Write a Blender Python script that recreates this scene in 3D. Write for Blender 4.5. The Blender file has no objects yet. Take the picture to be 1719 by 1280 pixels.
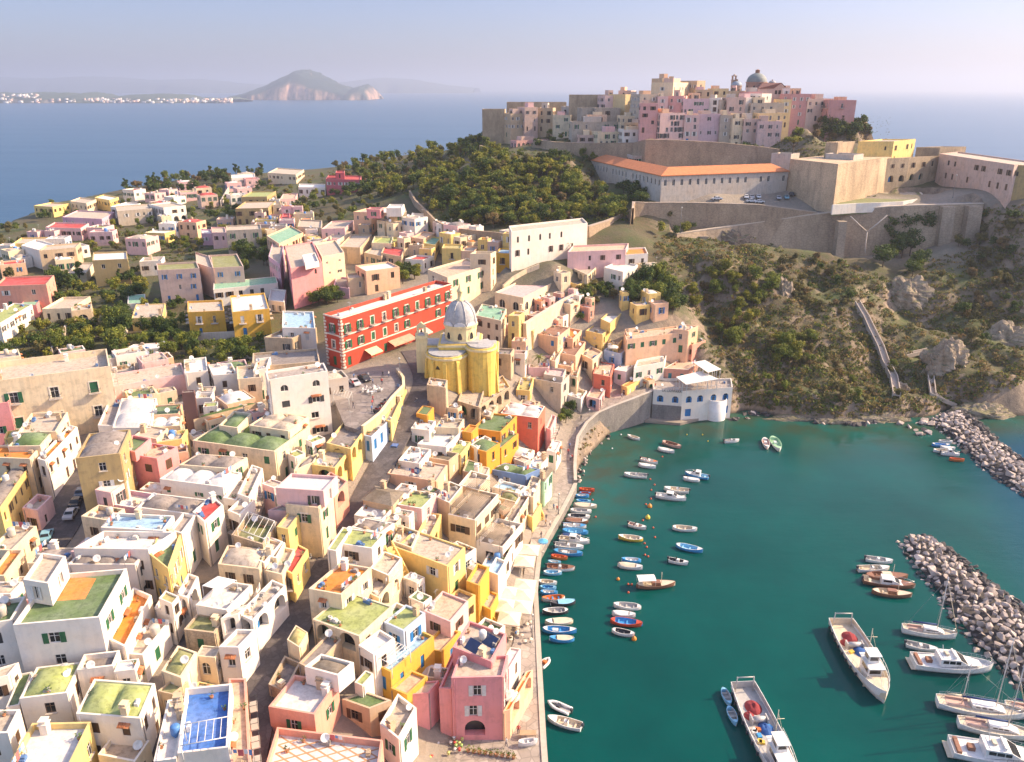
import bpy, math, random
import numpy as np
from mathutils import Vector, Matrix, noise
random.seed(7)
SC = bpy.context.scene
COL = SC.collection
R = math.radians
# ---------------------------------------------------------------- camera
CW, CH, CF, HZ = 1719.0, 1280.0, 1340.0, 148.0
CAMZ = 90.0
PITCH = math.atan((CH / 2 - HZ) / CF)
cP, sP = math.cos(PITCH), math.sin(PITCH)
cam_d = bpy.data.cameras.new('camera'); cam = bpy.data.objects.new('camera', cam_d); COL.objects.link(cam)
cam.location = (0, 0, CAMZ); cam.rotation_euler = (math.pi / 2 - PITCH, 0, 0)
cam_d.sensor_width = 36; cam_d.sensor_fit = 'HORIZONTAL'; cam_d.lens = CF / CW * 36
cam_d.clip_start = 0.5; cam_d.clip_end = 120000
SC.camera = cam
def ray(px, py):
    u = (px - CW / 2) / CF; v = (CH / 2 - py) / CF
    return u, cP + v * sP, -sP + v * cP
def P(px, py, z):
    dx, dy, dz = ray(px, py); t = (z - CAMZ) / dz
    return Vector((dx * t, dy * t, z))
def PD(px, py, y):
    dx, dy, dz = ray(px, py); t = y / dy
    return Vector((dx * t, y, CAMZ + dz * t))
ZO = dict(Z1=(0, 860), Z2=(380, 860), Z3=(640, 860), Z4=(0, 560), Z5=(300, 560), Z6=(560, 620), Z7=(660, 420), Z8=(860, 420),
          G1=(0, 280), G2=(240, 260), G3=(500, 220), T4=(760, 80), T5=(1000, 80), T6=(1299, 80), C7=(1040, 360), C8=(1299, 360),
          H1=(880, 690), H2=(1299, 860))
def Z(zone, u, v):
    o = ZO[zone]; return o[0] + u * 420 / 1280, o[1] + v * 420 / 1280
# ---------------------------------------------------------------- terrain
TP = [(880,1270,2),(850,1230,2),(890,1050,2),(900,960,2),(920,880,2),(945,820,2.2),(955,760,3),(975,715,4.5),(1010,690,6),(1050,672,7),(1095,655,8),
(720,1270,3),(780,1230,2),(700,1180,6),(620,1180,10),(560,1260,9),(410,1270,12),(430,1180,12),(480,1080,13),(520,1000,13.5),(560,940,14),(590,870,15),
(630,800,16.5),(660,745,18),(690,700,20),(712,660,22),(700,620,23.4),(690,590,24),(620,650,24),(600,670,24),(650,640,24),(585,690,23),
(700,800,14),(760,850,11),(800,780,12),(850,760,9),(880,800,5),(820,900,6),(860,930,3),(700,950,11),(750,1000,8),(640,1050,11),(700,1100,7),(800,1020,4),
(770,1100,4),(900,740,7),(940,730,5),(870,700,12),(745,655,22),(800,660,19),(850,640,17),(880,620,17),(930,680,8),(905,650,13),(960,640,12),(1000,640,10),
(1050,640,9),(1000,580,17),(940,560,20),(900,550,22),(1080,600,14),(1150,610,11),(1170,560,20),(1100,560,20),(960,500,27),(880,520,25),(850,480,28),
(1000,500,27),(1080,510,26),(1130,520,25),(500,880,15.5),(450,1000,14.5),(380,1080,14.5),(330,1150,14),(250,1200,13.5),(150,1250,13),(0,1280,13),
(100,1100,14),(0,1000,15),(80,900,16),(110,860,16.5),(130,800,17.5),(150,760,18),(250,850,17),(300,960,15.5),(350,800,18),(450,760,19),(300,700,20),
(520,740,20),(560,700,22),(400,640,22),(200,700,20),(60,700,19),(0,640,20),(200,620,21),(560,640,23.5),(600,625,24),(300,580,22),(150,600,21),(50,580,21),
(480,560,24),(420,520,24),(300,500,24),(150,500,23),(30,480,23),(540,500,26),(650,480,28),(750,450,30),(800,480,29),(450,420,28),(350,420,26),(200,430,25),
(50,430,25),(550,420,30),(650,420,32),(750,410,34),(850,440,36),(930,440,37),(1000,470,30),(1040,440,34),(1080,400,40),(50,370,26),(150,360,27),(250,350,28),
(400,350,31),(500,330,34),(600,330,38),(680,350,40),(700,380,37),(800,395,38),(860,395,39),(1000,375,42),(0,378,24),(130,335,27),(400,300,34),(500,290,37),
(600,275,41),(700,250,48),(800,236,58),(820,235,62),(750,300,50),(900,300,53),(1000,330,47),(950,260,62),(850,260,60),(700,300,44),(620,300,41),(650,340,40),
(750,360,41),(900,370,41),(1050,372,43),(1050,348,44.5),(1090,342,48),(1200,338,48.3),(1330,332,48.3),(1000,312,48),(1110,392,38.3),(1200,378,40),(1400,352,45.5),
(1500,345,47.6),(1640,345,48.6),(1600,320,52),(1719,330,52),(1719,345,50),(1780,350,50),(1350,420,34),(1430,438,30),(1500,440,29),(1560,425,32),(1640,405,36),(885,600,19.4),(1200,440,35),(1200,500,24),(1250,600,11),
(1350,560,16),(1400,500,23),(1400,620,8),(1150,450,31),(1120,480,28),(1190,560,17),(1500,520,18),(1480,480,25),(1530,620,6),(1560,480,24),(1650,500,22),(1700,450,30),
(1719,560,14),(1600,600,11),(1600,640,9),(1560,600,7),(1100,245,64),(1200,255,63),(1300,265,61),(1350,240,65),(1430,190,77),(1490,215,71),(1387,206,74.5),(1350,215,73.5),(1450,206,74),(1040,240,65),(1150,300,55),
(1300,310,52),(1240,290,55),(1530,312,51),(1580,310,51.3),(1620,312,51.5),(1480,322,49.5),(1500,330,49),(1550,328,50),(1450,338,48)]
TXY = [(-10,505,62),(60,480,68),(140,450,70),(60,420,67),(110,410,68),(150,400,68),(205,385,60),(250,335,48),(220,300,51),(280,280,45),(-200,90,14),(-330,100,14),(-330,300,21),(-330,400,22),(-80,70,12),(0,70,4),(210,250,36),(240,230,25)]
_p = [P(*t) for t in TP]
pts = np.array([[p.x, p.y] for p in _p] + [[a, b] for a, b, c in TXY]); zv = np.array([t[2] for t in TP] + [c for a, b, c in TXY], float)
D = np.sqrt(((pts[:, None] - pts[None]) ** 2).sum(-1))
n = len(pts); A = np.zeros((n + 1, n + 1)); A[:n, :n] = -D - np.eye(n) * 0.4; A[:n, n] = 1; A[n, :n] = 1
wt = np.linalg.solve(A, np.append(zv, 0))
COAST = [P(-60,392,23), P(0,370,24), P(60,343,26), P(200,316,29), P(330,294,33), P(430,280,36), P(520,280,38), P(600,267,41), P(700,242,48), P(790,235,58)]
COAST = [(-420, COAST[0].y)] + [(p.x, p.y + 5) for p in COAST] + [(-30, 520), (40, 530), (150, 500), (186, 462), (203, 428), (206, 398), (212, 366), (250, 342), (340, 325), (340, 230)]
_f = [(1800,697),(1719,698),(1650,702),(1600,690),(1560,702),(1500,708),(1400,712),(1320,704),(1250,692),(1190,700),(1130,706),(1100,700),(1085,704),(1030,728),(985,775),(965,815),(940,862),(905,925),(898,990),(905,1130),(915,1290)]

COAST += [tuple(P(a, b, 0))[:2] for a, b in _f] + [(4, 60), (-420, 60)]
CO = np.array(COAST)
GX0, GX1, GY0, GY1, GS = -340.0, 360.0, 62.0, 560.0, 2.0
gx = np.arange(GX0, GX1 + .1, GS); gy = np.arange(GY0, GY1 + .1, GS)
XX, YY = np.meshgrid(gx, gy)
q = np.stack([XX.ravel(), YY.ravel()], 1)
ZZ = np.concatenate([(-np.sqrt(((c[:, None] - pts[None]) ** 2).sum(-1))) @ wt[:n] + wt[n] for c in np.array_split(q, 40)])
ins = np.zeros(len(q), bool); dist = np.full(len(q), 1e9)
for i in range(len(CO)):
    a = CO[i]; b = CO[(i + 1) % len(CO)]; e = b - a
    c = ((a[1] > q[:, 1]) != (b[1] > q[:, 1])); 
    with np.errstate(divide='ignore', invalid='ignore'):
        xi = a[0] + (q[:, 1] - a[1]) * e[0] / (e[1] if e[1] else 1e-9)
    ins ^= c & (q[:, 0] < xi)
    t = np.clip(((q - a) @ e) / (e @ e), 0, 1); dist = np.minimum(dist, np.sqrt(((q - a - t[:, None] * e) ** 2).sum(1)))
sd = np.where(ins, dist, -dist)
# wild = cliff and hill ground that is rough
def seg_region(x, y): return 0
wild = np.zeros(len(q))
cx, cy = q[:, 0], q[:, 1]
def blob(px, py, z, r):
    p = P(px, py, z); return np.exp(-(((cx - p.x) ** 2 + (cy - p.y) ** 2) / r ** 2))
for b in [(1200,500,24,28),(1300,560,16,28),(1400,520,20,32),(1350,640,6,26),(1500,560,14,30),(1600,560,14,32),(1700,520,20,35),(1690,470,28,20),(1450,640,6,22),(1250,600,12,22),(1450,210,74,30),(1190,440,34,16),(1560,640,6,22)]:
    wild = np.maximum(wild, blob(*b))
nz = np.array([noise.fractal(Vector((x * .07, y * .07, 3.1)), 0.9, 2.1, 5) for x, y in q])
nz2 = np.array([noise.noise(Vector((x * .03, y * .03, 9.1))) for x, y in q])
ZZ = ZZ + wild * (nz * 4.6 + nz2 * 4.5) + (1 - wild) * nz * 0.12
slope = np.where(wild > .25, 1.7, 3.0)
ZZ = np.minimum(ZZ, -3 + slope * np.maximum(sd, 0) + np.where(wild > .25, (nz + .5) * 3.0, 0) * (sd > 0)); ZZ = np.where(sd < 0, np.maximum(-3 + sd * .25, -8), ZZ)
# the road bench between the two long walls, and the drop in front of the outer wall
W1 = [P(*Z('T4', *p), z) for p, z in (((690, 918), 43.2), ((790, 888), 43.8), ((880, 850), 44.5))] + [PD(*Z('T4', 922, 826), 300), PD(*Z('T4', 926, 792), 308)] + [PD(*Z('T5', *p), 310) for p in ((260, 796), (480, 796), (640, 800), (830, 806), (1000, 828), (1132, 846))]
W2 = [P(*Z('T5', *p), z) for p, z in (((410, 955), 38.5), ((560, 934), 39.2), ((720, 912), 40.3), ((900, 886), 42), ((1060, 862), 43.9), ((1220, 844), 45.5))] + [P(*Z('T6', *p), z) for p, z in (((345, 840), 45.9), ((450, 828), 46.6), ((580, 816), 47.4), ((720, 810), 48), ((860, 806), 48.5), ((1070, 800), 49))]
W2B = [36, 34, 31, 30, 29, 28, 27, 27, 27, 28, 31, 34]
_l = [W2[0].lerp(W2[1], -.02)] + W2
for k in range(len(ZZ)):
    x, y = cx[k], cy[k]
    if not (30 < x < 215 and 245 < y < 335): continue
    for i in range(len(W2) - 1):
        p, r = W2[i], W2[i + 1]
        if p.x <= x <= r.x:
            t = (x - p.x) / (r.x - p.x); yl = p.y + (r.y - p.y) * t; zl = p.z + (r.z - p.z) * t; zb_ = W2B[i] + (W2B[i + 1] - W2B[i]) * t
            if -14 < y - yl < 0.5: ZZ[k] = min(ZZ[k], zb_ + 2.5 + nz[k] * 1.2)
            elif 0.5 <= y - yl < 12:
                for j in range(len(W1) - 1):
                    a_, b_ = W1[j], W1[j + 1]
                    if a_.x <= x <= b_.x and y < a_.y + (b_.y - a_.y) * (x - a_.x) / (b_.x - a_.x) + .2: ZZ[k] = min(ZZ[k], zl - .5)
                if x > W1[-1].x: ZZ[k] = min(ZZ[k], max(zl - .2, 47)) if y - yl < 7 else ZZ[k]
LW = [P(*Z('T6', *p), 48.6) for p in ((290, 812), (545, 800), (765, 758), (690, 722), (480, 742), (330, 788))]
for k in range(len(ZZ)):
    if 100 < cx[k] < 200 and 285 < cy[k] < 345:
        if min((LW[i].x - cx[k]) ** 2 + (LW[i].y - cy[k]) ** 2 for i in range(6)) < 90: ZZ[k] = min(ZZ[k], 48.3)
ZG = ZZ.reshape(XX.shape)
def T(x, y):
    i = (x - GX0) / GS; j = (y - GY0) / GS
    i = min(max(i, 0), len(gx) - 1.001); j = min(max(j, 0), len(gy) - 1.001)
    a, b = int(i), int(j); fx, fy = i - a, j - b
    return float((ZG[b, a] * (1 - fx) + ZG[b, a + 1] * fx) * (1 - fy) + (ZG[b + 1, a] * (1 - fx) + ZG[b + 1, a + 1] * fx) * fy)
def PT(px, py, h=0.0):
    """point where the view ray through the pixel meets the ground raised by h (march)."""
    dx, dy, dz = ray(px, py); t = 60.0; prev = None
    while t < 700:
        z = CAMZ + dz * t
        g = z - (T(dx * t, dy * t) + h)
        if g < 0:
            lo, hi = t - 3, t
            for _ in range(14):
                m = (lo + hi) / 2
                if CAMZ + dz * m - (T(dx * m, dy * m) + h) < 0: hi = m
                else: lo = m
            return Vector((dx * hi, dy * hi, CAMZ + dz * hi))
        t += 3
    return P(px, py, h + 30)
# ---------------------------------------------------------------- materials
MATS = {}
def new_mat(name):
    m = bpy.data.materials.new(name); m.use_nodes = True
    nt = m.node_tree; b = nt.nodes['Principled BSDF']
    return m, nt, b
def nd(nt, typ, **kw):
    x = nt.nodes.new(typ)
    for k, v in kw.items():
        if k.startswith('i_'): x.inputs[k[2:].replace('_', ' ')].default_value = v
        else: setattr(x, k, v)
    return x
def ramp(nt, src, stops):
    r = nt.nodes.new('ShaderNodeValToRGB'); nt.links.new(src, r.inputs[0])
    e = r.color_ramp.elements
    while len(e) < len(stops): e.new(0.5)
    for k, (p, c) in enumerate(stops):
        e[k].position = p; e[k].color = (c, c, c, 1) if not isinstance(c, tuple) else (*c, 1)
    return r
def mixc(nt, fac, a, b, blend='MIX'):
    m = nt.nodes.new('ShaderNodeMix'); m.data_type = 'RGBA'; m.blend_type = blend
    for s, v in ((m.inputs[0], fac), (m.inputs[6], a), (m.inputs[7], b)):
        if isinstance(v, (int, float)): s.default_value = v
        elif isinstance(v, tuple): s.default_value = (*v, 1)
        else: nt.links.new(v, s)
    return m.outputs[2]
def wpos(nt, sc):
    g = nt.nodes.new('ShaderNodeNewGeometry'); m = nt.nodes.new('ShaderNodeMapping')
    nt.links.new(g.outputs['Position'], m.inputs[0]); m.inputs['Scale'].default_value = sc
    return m.outputs[0]
def noi(nt, sc, scale=1.0, detail=4.0, rough=.6):
    x = nd(nt, 'ShaderNodeTexNoise', i_Scale=scale, i_Detail=detail, i_Roughness=rough)
    nt.links.new(wpos(nt, sc), x.inputs['Vector']); return x.outputs['Fac']
def bump(nt, b, src, s, d):
    x = nd(nt, 'ShaderNodeBump'); x.inputs['Strength'].default_value = s; x.inputs['Distance'].default_value = d
    nt.links.new(src, x.inputs['Height']); nt.links.new(x.outputs[0], b.inputs['Normal'])
def plaster(col, worn=.35):
    k = ('pl', col, worn)
    if k in MATS: return MATS[k]
    m, nt, b = new_mat('plaster'); b.inputs['Roughness'].default_value = .85
    dark = tuple(c * .62 + .03 for c in col); warm = (min(col[0] * 1.02, .9), col[1] * .88, col[2] * .72)
    f1 = ramp(nt, noi(nt, (1, 1, 1), .22), [(.40, 0.0), (.66, 1.0)])
    f2 = ramp(nt, noi(nt, (1.6, 1.6, .16), 1.0, 5), [(.44, 0.0), (.70, 1.0)])
    f3 = ramp(nt, noi(nt, (1, 1, 1), .7, 8, .75), [(.50, 0.0), (.62, 1.0)])
    c = mixc(nt, f1.outputs[0], col, tuple(x * .5 + y * .5 for x, y in zip(col, warm)))
    mul = nt.nodes.new('ShaderNodeMath'); mul.operation = 'MULTIPLY'; nt.links.new(f2.outputs[0], mul.inputs[0]); mul.inputs[1].default_value = worn
    c = mixc(nt, mul.outputs[0], c, dark)
    mul2 = nt.nodes.new('ShaderNodeMath'); mul2.operation = 'MULTIPLY'; nt.links.new(f3.outputs[0], mul2.inputs[0]); mul2.inputs[1].default_value = worn * .8
    c = mixc(nt, mul2.outputs[0], c, tuple(x * .8 for x in dark))
    nt.links.new(c, b.inputs['Base Color'])
    bump(nt, b, noi(nt, (1, 1, 1), 3.0, 5, .7), .35, .05)
    MATS[k] = m; return m
def roofing(col, worn=.5, sc=.5):
    k = ('rf', col, worn)
    if k in MATS: return MATS[k]
    m, nt, b = new_mat('roofing'); b.inputs['Roughness'].default_value = .9
    lum = sum(col) / 3
    pale = tuple(min(.75, c * .6 + .26) for c in col); dk = tuple(c * .34 + .01 for c in col)
    f1 = ramp(nt, noi(nt, (1, 1, 1), sc * .6, 5, .65), [(.38, 0.0), (.68, 1.0)])
    f2 = ramp(nt, noi(nt, (1, 1, 1), sc * 3, 6, .7), [(.46, 0.0), (.64, 1.0)])
    a = nt.nodes.new('ShaderNodeMath'); a.operation = 'MULTIPLY'; nt.links.new(f1.outputs[0], a.inputs[0]); a.inputs[1].default_value = worn * .6
    a2 = nt.nodes.new('ShaderNodeMath'); a2.operation = 'MULTIPLY'; nt.links.new(f2.outputs[0], a2.inputs[0]); a2.inputs[1].default_value = worn
    c = mixc(nt, a.outputs[0], col, pale); c = mixc(nt, a2.outputs[0], c, dk)
    nt.links.new(c, b.inputs['Base Color']); bump(nt, b, noi(nt, (1, 1, 1), 2.0, 5, .7), .4, .08)
    MATS[k] = m; return m
def stone(col, sc=1.0, joints=True, rough_bump=.6):
    k = ('st', col, sc, joints)
    if k in MATS: return MATS[k]
    m, nt, b = new_mat('stone'); b.inputs['Roughness'].default_value = .92
    f1 = ramp(nt, noi(nt, (1, 1, 1), .12 * sc, 6, .65), [(.35, 0.0), (.7, 1.0)])
    f2 = ramp(nt, noi(nt, (.5, .5, .12), .9 * sc, 6, .7), [(.46, 0.0), (.72, 1.0)])
    c = mixc(nt, f1.outputs[0], col, tuple(x * .62 for x in col))
    g = nt.nodes.new('ShaderNodeMath'); g.operation = 'MULTIPLY'; nt.links.new(f2.outputs[0], g.inputs[0]); g.inputs[1].default_value = .65
    c = mixc(nt, g.outputs[0], c, (col[0] * .38, col[1] * .38, col[2] * .42))
    if joints:
        v = nd(nt, 'ShaderNodeTexVoronoi', feature='DISTANCE_TO_EDGE', i_Scale=1.0)
        nt.links.new(wpos(nt, (1.3 * sc, 1.3 * sc, 2.2 * sc)), v.inputs['Vector'])
        r = ramp(nt, v.outputs['Distance'], [(.0, .62), (.12, 1.0)])
        c = mixc(nt, .7, c, r.outputs[0], 'MULTIPLY')
    nt.links.new(c, b.inputs['Base Color']); bump(nt, b, noi(nt, (1, 1, 1), 1.3 * sc, 7, .75), rough_bump, .25)
    MATS[k] = m; return m
def tiles(col):
    k = ('tl', col)
    if k in MATS: return MATS[k]
    m, nt, b = new_mat('roof_tiles'); b.inputs['Roughness'].default_value = .85
    f = ramp(nt, noi(nt, (1, 1, 1), .8, 6, .7), [(.35, 0.0), (.7, 1.0)])
    c = mixc(nt, f.outputs[0], col, tuple(x * .6 for x in col))
    f2 = ramp(nt, noi(nt, (1, 1, 1), 4, 3, .7), [(.45, 0.0), (.65, 1.0)])
    c = mixc(nt, f2.outputs[0], c, (col[0] * .8, col[1] * .95, col[2] * 1.1))
    nt.links.new(c, b.inputs['Base Color']); bump(nt, b, noi(nt, (1, 1, 1), 5, 3), .5, .06)
    MATS[k] = m; return m
def paint(col, rough=.5, var=.12, metal=0.0):
    k = ('pt', col, rough, var, metal)
    if k in MATS: return MATS[k]
    m, nt, b = new_mat('paint'); b.inputs['Roughness'].default_value = rough; b.inputs['Metallic'].default_value = metal
    f = ramp(nt, noi(nt, (1, 1, 1), 1.4, 5, .7), [(.4, 0.0), (.7, 1.0)])
    c = mixc(nt, f.outputs[0], col, tuple(max(0, x * (1 - 2.2 * var)) for x in col)); nt.links.new(c, b.inputs['Base Color'])
    MATS[k] = m; return m
def glassm():
    if 'glass' in MATS: return MATS['glass']
    m, nt, b = new_mat('window_glass'); b.inputs['Roughness'].default_value = .12; b.inputs['IOR'].default_value = 1.45
    f = ramp(nt, noi(nt, (1, 1, 1), .3, 2), [(.4, (.012, .014, .017)), (.65, (.05, .05, .05))])
    nt.links.new(f.outputs[0], b.inputs['Base Color']); MATS['glass'] = m; return m
# ---------------------------------------------------------------- mesh builder
class MB:
    def __init__(s): s.v = []; s.f = []; s.m = []; s.sm = []
    def face(s, pts, mi=0, smooth=False):
        b = len(s.v); s.v += [tuple(p) for p in pts]; s.f.append(tuple(range(b, b + len(pts)))); s.m.append(mi); s.sm.append(smooth)
    def box(s, x0, y0, z0, x1, y1, z1, mi=0, M=None):
        c = [(x0,y0,z0),(x1,y0,z0),(x1,y1,z0),(x0,y1,z0),(x0,y0,z1),(x1,y0,z1),(x1,y1,z1),(x0,y1,z1)]
        if M is not None: c = [tuple(M @ Vector(p)) for p in c]
        b = len(s.v); s.v += c
        for f in ((3,2,1,0),(4,5,6,7),(0,1,5,4),(1,2,6,5),(2,3,7,6),(3,0,4,7)): s.f.append(tuple(b + i for i in f)); s.m.append(mi); s.sm.append(False)
    def prism(s, poly, z0, z1, mi=0, top=None, bottom=True):
        n = len(poly); z0 = z0 if hasattr(z0, '__len__') else [z0] * n; z1 = z1 if hasattr(z1, '__len__') else [z1] * n
        b = len(s.v); s.v += [(p[0], p[1], z) for p, z in zip(poly, z0)] + [(p[0], p[1], z) for p, z in zip(poly, z1)]
        for i in range(n):
            j = (i + 1) % n; s.f.append((b + i, b + j, b + n + j, b + n + i)); s.m.append(mi); s.sm.append(False)
        s.f.append(tuple(b + n + i for i in range(n))); s.m.append(mi if top is None else top); s.sm.append(False)
        if bottom: s.f.append(tuple(b + i for i in reversed(range(n)))); s.m.append(mi); s.sm.append(False)
    def lathe(s, prof, seg=16, c=(0, 0, 0), mi=0, smooth=True, a0=0, a1=2 * math.pi, sx=1, sy=1):
        b = len(s.v); full = abs(a1 - a0 - 2 * math.pi) < 1e-6; k = seg if full else seg + 1
        for r, z in prof:
            for i in range(k):
                a = a0 + (a1 - a0) * i / seg; s.v.append((c[0] + r * math.cos(a) * sx, c[1] + r * math.sin(a) * sy, c[2] + z))
        for j in range(len(prof) - 1):
            for i in range(seg):
                i2 = (i + 1) % k; s.f.append((b + j * k + i, b + j * k + i2, b + (j + 1) * k + i2, b + (j + 1) * k + i)); s.m.append(mi); s.sm.append(smooth)
    def tube(s, pts, r, seg=6, mi=0, smooth=True):
        pts = [Vector(p) for p in pts]; rr = r if hasattr(r, '__len__') else [r] * len(pts); b = len(s.v)
        for i, p in enumerate(pts):
            t = (pts[min(i + 1, len(pts) - 1)] - pts[max(i - 1, 0)]).normalized()
            a = t.cross(Vector((0, 0, 1)) if abs(t.z) < .9 else Vector((1, 0, 0))).normalized(); c = t.cross(a)
            for k in range(seg):
                g = 2 * math.pi * k / seg; s.v.append(tuple(p + (a * math.cos(g) + c * math.sin(g)) * rr[i]))
        for i in range(len(pts) - 1):
            for k in range(seg):
                k2 = (k + 1) % seg; s.f.append((b + i * seg + k, b + i * seg + k2, b + (i + 1) * seg + k2, b + (i + 1) * seg + k)); s.m.append(mi); s.sm.append(smooth)
        s.f.append(tuple(b + k for k in reversed(range(seg)))); s.m.append(mi); s.sm.append(False)
        e = b + (len(pts) - 1) * seg; s.f.append(tuple(e + k for k in range(seg))); s.m.append(mi); s.sm.append(False)
    def grid(s, fn, nu, nv, mi=0, smooth=True):
        b = len(s.v)
        for j in range(nv + 1):
            for i in range(nu + 1): s.v.append(tuple(fn(i / nu, j / nv)))
        for j in range(nv):
            for i in range(nu):
                a = b + j * (nu + 1) + i; s.f.append((a, a + 1, a + nu + 2, a + nu + 1)); s.m.append(mi); s.sm.append(smooth)
    def mesh(s, name, mats):
        me = bpy.data.meshes.new(name); me.from_pydata(s.v, [], s.f)
        for m in (mats if isinstance(mats, (list, tuple)) else [mats]): me.materials.append(m)
        me.polygons.foreach_set('material_index', s.m); me.polygons.foreach_set('use_smooth', s.sm); me.update()
        return me
    def build(s, name, mats, parent=None, loc=(0, 0, 0)):
        o = bpy.data.objects.new(name, s.mesh(name, mats)); COL.objects.link(o)
        o.parent = parent; o.location = loc; return o
def link(name, me, parent=None, loc=(0, 0, 0), rz=0.0, sc=None):
    o = bpy.data.objects.new(name, me); COL.objects.link(o); o.parent = parent; o.location = loc
    if rz: o.rotation_euler = (0, 0, rz)
    if sc: o.scale = sc if hasattr(sc, '__len__') else (sc,) * 3
    return o
def tag(o, label=None, cat=None, group=None, kind=None):
    if label: o['label'] = label
    if cat: o['category'] = cat
    if group: o['group'] = group
    if kind: o['kind'] = kind
    return o
def empty(name, loc, rz=0.0, label=None, cat=None, group=None):
    o = bpy.data.objects.new(name, None); COL.objects.link(o); o.location = loc; o.rotation_euler = (0, 0, rz); o.empty_display_size = .5
    return tag(o, label, cat, group)
def copy_tree(o, parent=None):
    c = o.copy(); COL.objects.link(c); c.parent = parent
    for ch in o.children: copy_tree(ch, c)
    return c
def np_mesh(name, V, quads, mat, midx=None, smooth=False):
    me = bpy.data.meshes.new(name); V = np.asarray(V, np.float32); Q = np.asarray(quads, np.int32); k = Q.shape[1]
    me.vertices.add(len(V)); me.vertices.foreach_set('co', V.ravel())
    me.loops.add(Q.size); me.loops.foreach_set('vertex_index', Q.ravel())
    me.polygons.add(len(Q)); me.polygons.foreach_set('loop_start', np.arange(0, Q.size, k, dtype=np.int32)); me.polygons.foreach_set('loop_total', np.full(len(Q), k, np.int32))
    for m in (mat if isinstance(mat, (list, tuple)) else [mat]): me.materials.append(m)
    if midx is not None: me.polygons.foreach_set('material_index', np.asarray(midx, np.int32))
    if smooth: me.polygons.foreach_set('use_smooth', np.ones(len(Q), bool))
    me.update(calc_edges=True); return me
# ---------------------------------------------------------------- ground object
def ground_material():
    m, nt, b = new_mat('ground'); b.inputs['Roughness'].default_value = .95
    at = nt.nodes.new('ShaderNodeVertexColor'); at.layer_name = 'landuse'
    sep = nt.nodes.new('ShaderNodeSeparateColor'); nt.links.new(at.outputs[0], sep.inputs[0])
    g = nt.nodes.new('ShaderNodeNewGeometry'); sx = nt.nodes.new('ShaderNodeSeparateXYZ'); nt.links.new(g.outputs['True Normal'], sx.inputs[0])
    n1 = noi(nt, (1, 1, 1), .12, 7, .7); n2 = noi(nt, (1, 1, 1), .8, 6, .7)
    soil = mixc(nt, ramp(nt, n2, [(.35, 0.0), (.7, 1.0)]).outputs[0], (.10, .07, .04), (.06, .065, .022))
    grass = mixc(nt, ramp(nt, n1, [(.4, 0.0), (.65, 1.0)]).outputs[0], (.055, .08, .018), (.10, .085, .032))
    veg = mixc(nt, ramp(nt, noi(nt, (1, 1, 1), .05, 5), [(.42, 0.0), (.6, 1.0)]).outputs[0], soil, grass)
    town = mixc(nt, ramp(nt, n2, [(.35, 0.0), (.7, 1.0)]).outputs[0], (.30, .25, .2), (.22, .19, .16))
    c = mixc(nt, sep.outputs[0], veg, town)
    rock = mixc(nt, ramp(nt, noi(nt, (1, 1, .35), .35, 8, .75), [(.32, 0.0), (.68, 1.0)]).outputs[0], (.36, .27, .185), (.12, .09, .07))
    st = ramp(nt, sx.outputs['Z'], [(.60, 1.0), (.84, 0.0)])
    fr = nt.nodes.new('ShaderNodeMath'); fr.operation = 'MULTIPLY'; nt.links.new(st.outputs[0], fr.inputs[0]); nt.links.new(sep.outputs[1], fr.inputs[1])
    c = mixc(nt, fr.outputs[0], c, rock)
    pz = nt.nodes.new('ShaderNodeSeparateXYZ'); nt.links.new(g.outputs['Position'], pz.inputs[0])
    wet = ramp(nt, pz.outputs['Z'], [(0.0, 1.0), (1.0, 0.0)]); wet.color_ramp.elements[1].position = .9
    c = mixc(nt, wet.outputs[0], c, (.055, .045, .03))
    nt.links.new(c, b.inputs['Base Color']); bump(nt, b, noi(nt, (1, 1, 1), .9, 8, .75), .8, .5)
    return m
nx, ny = len(gx), len(gy)
ii = (np.arange(ny - 1)[:, None] * nx + np.arange(nx - 1)[None]).ravel()
me = np_mesh('ground', np.stack([XX.ravel(), YY.ravel(), ZZ], 1), np.stack([ii, ii + 1, ii + nx + 1, ii + nx], 1), ground_material(), smooth=True)
town = np.zeros(len(q))
for b in [(700,900,11,45),(500,900,15,45),(250,950,16,45),(300,750,20,40),(100,1100,14,40),(550,1150,10,45),(850,700,12,35),(1000,600,14,30),(620,650,24,26),(720,480,29,30),(560,430,30,26),(450,640,22,22),(900,1000,3,30),(130,700,19,24),(1200,338,47,22),(1300,335,48,22),(1500,335,50,20),(1620,335,51,24),(1150,210,70,32),(1250,215,70,32)]:
    town = np.maximum(town, np.clip(blob(*b) * 1.8 - .3, 0, 1))
ca = me.color_attributes.new('landuse', 'FLOAT_COLOR', 'POINT')
ca.data.foreach_set('color', np.stack([town * (1 - wild), np.ones(len(q)), wild, np.ones(len(q))], 1).astype(np.float32).ravel())
tag(link('ground', me), kind='structure')
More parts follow.
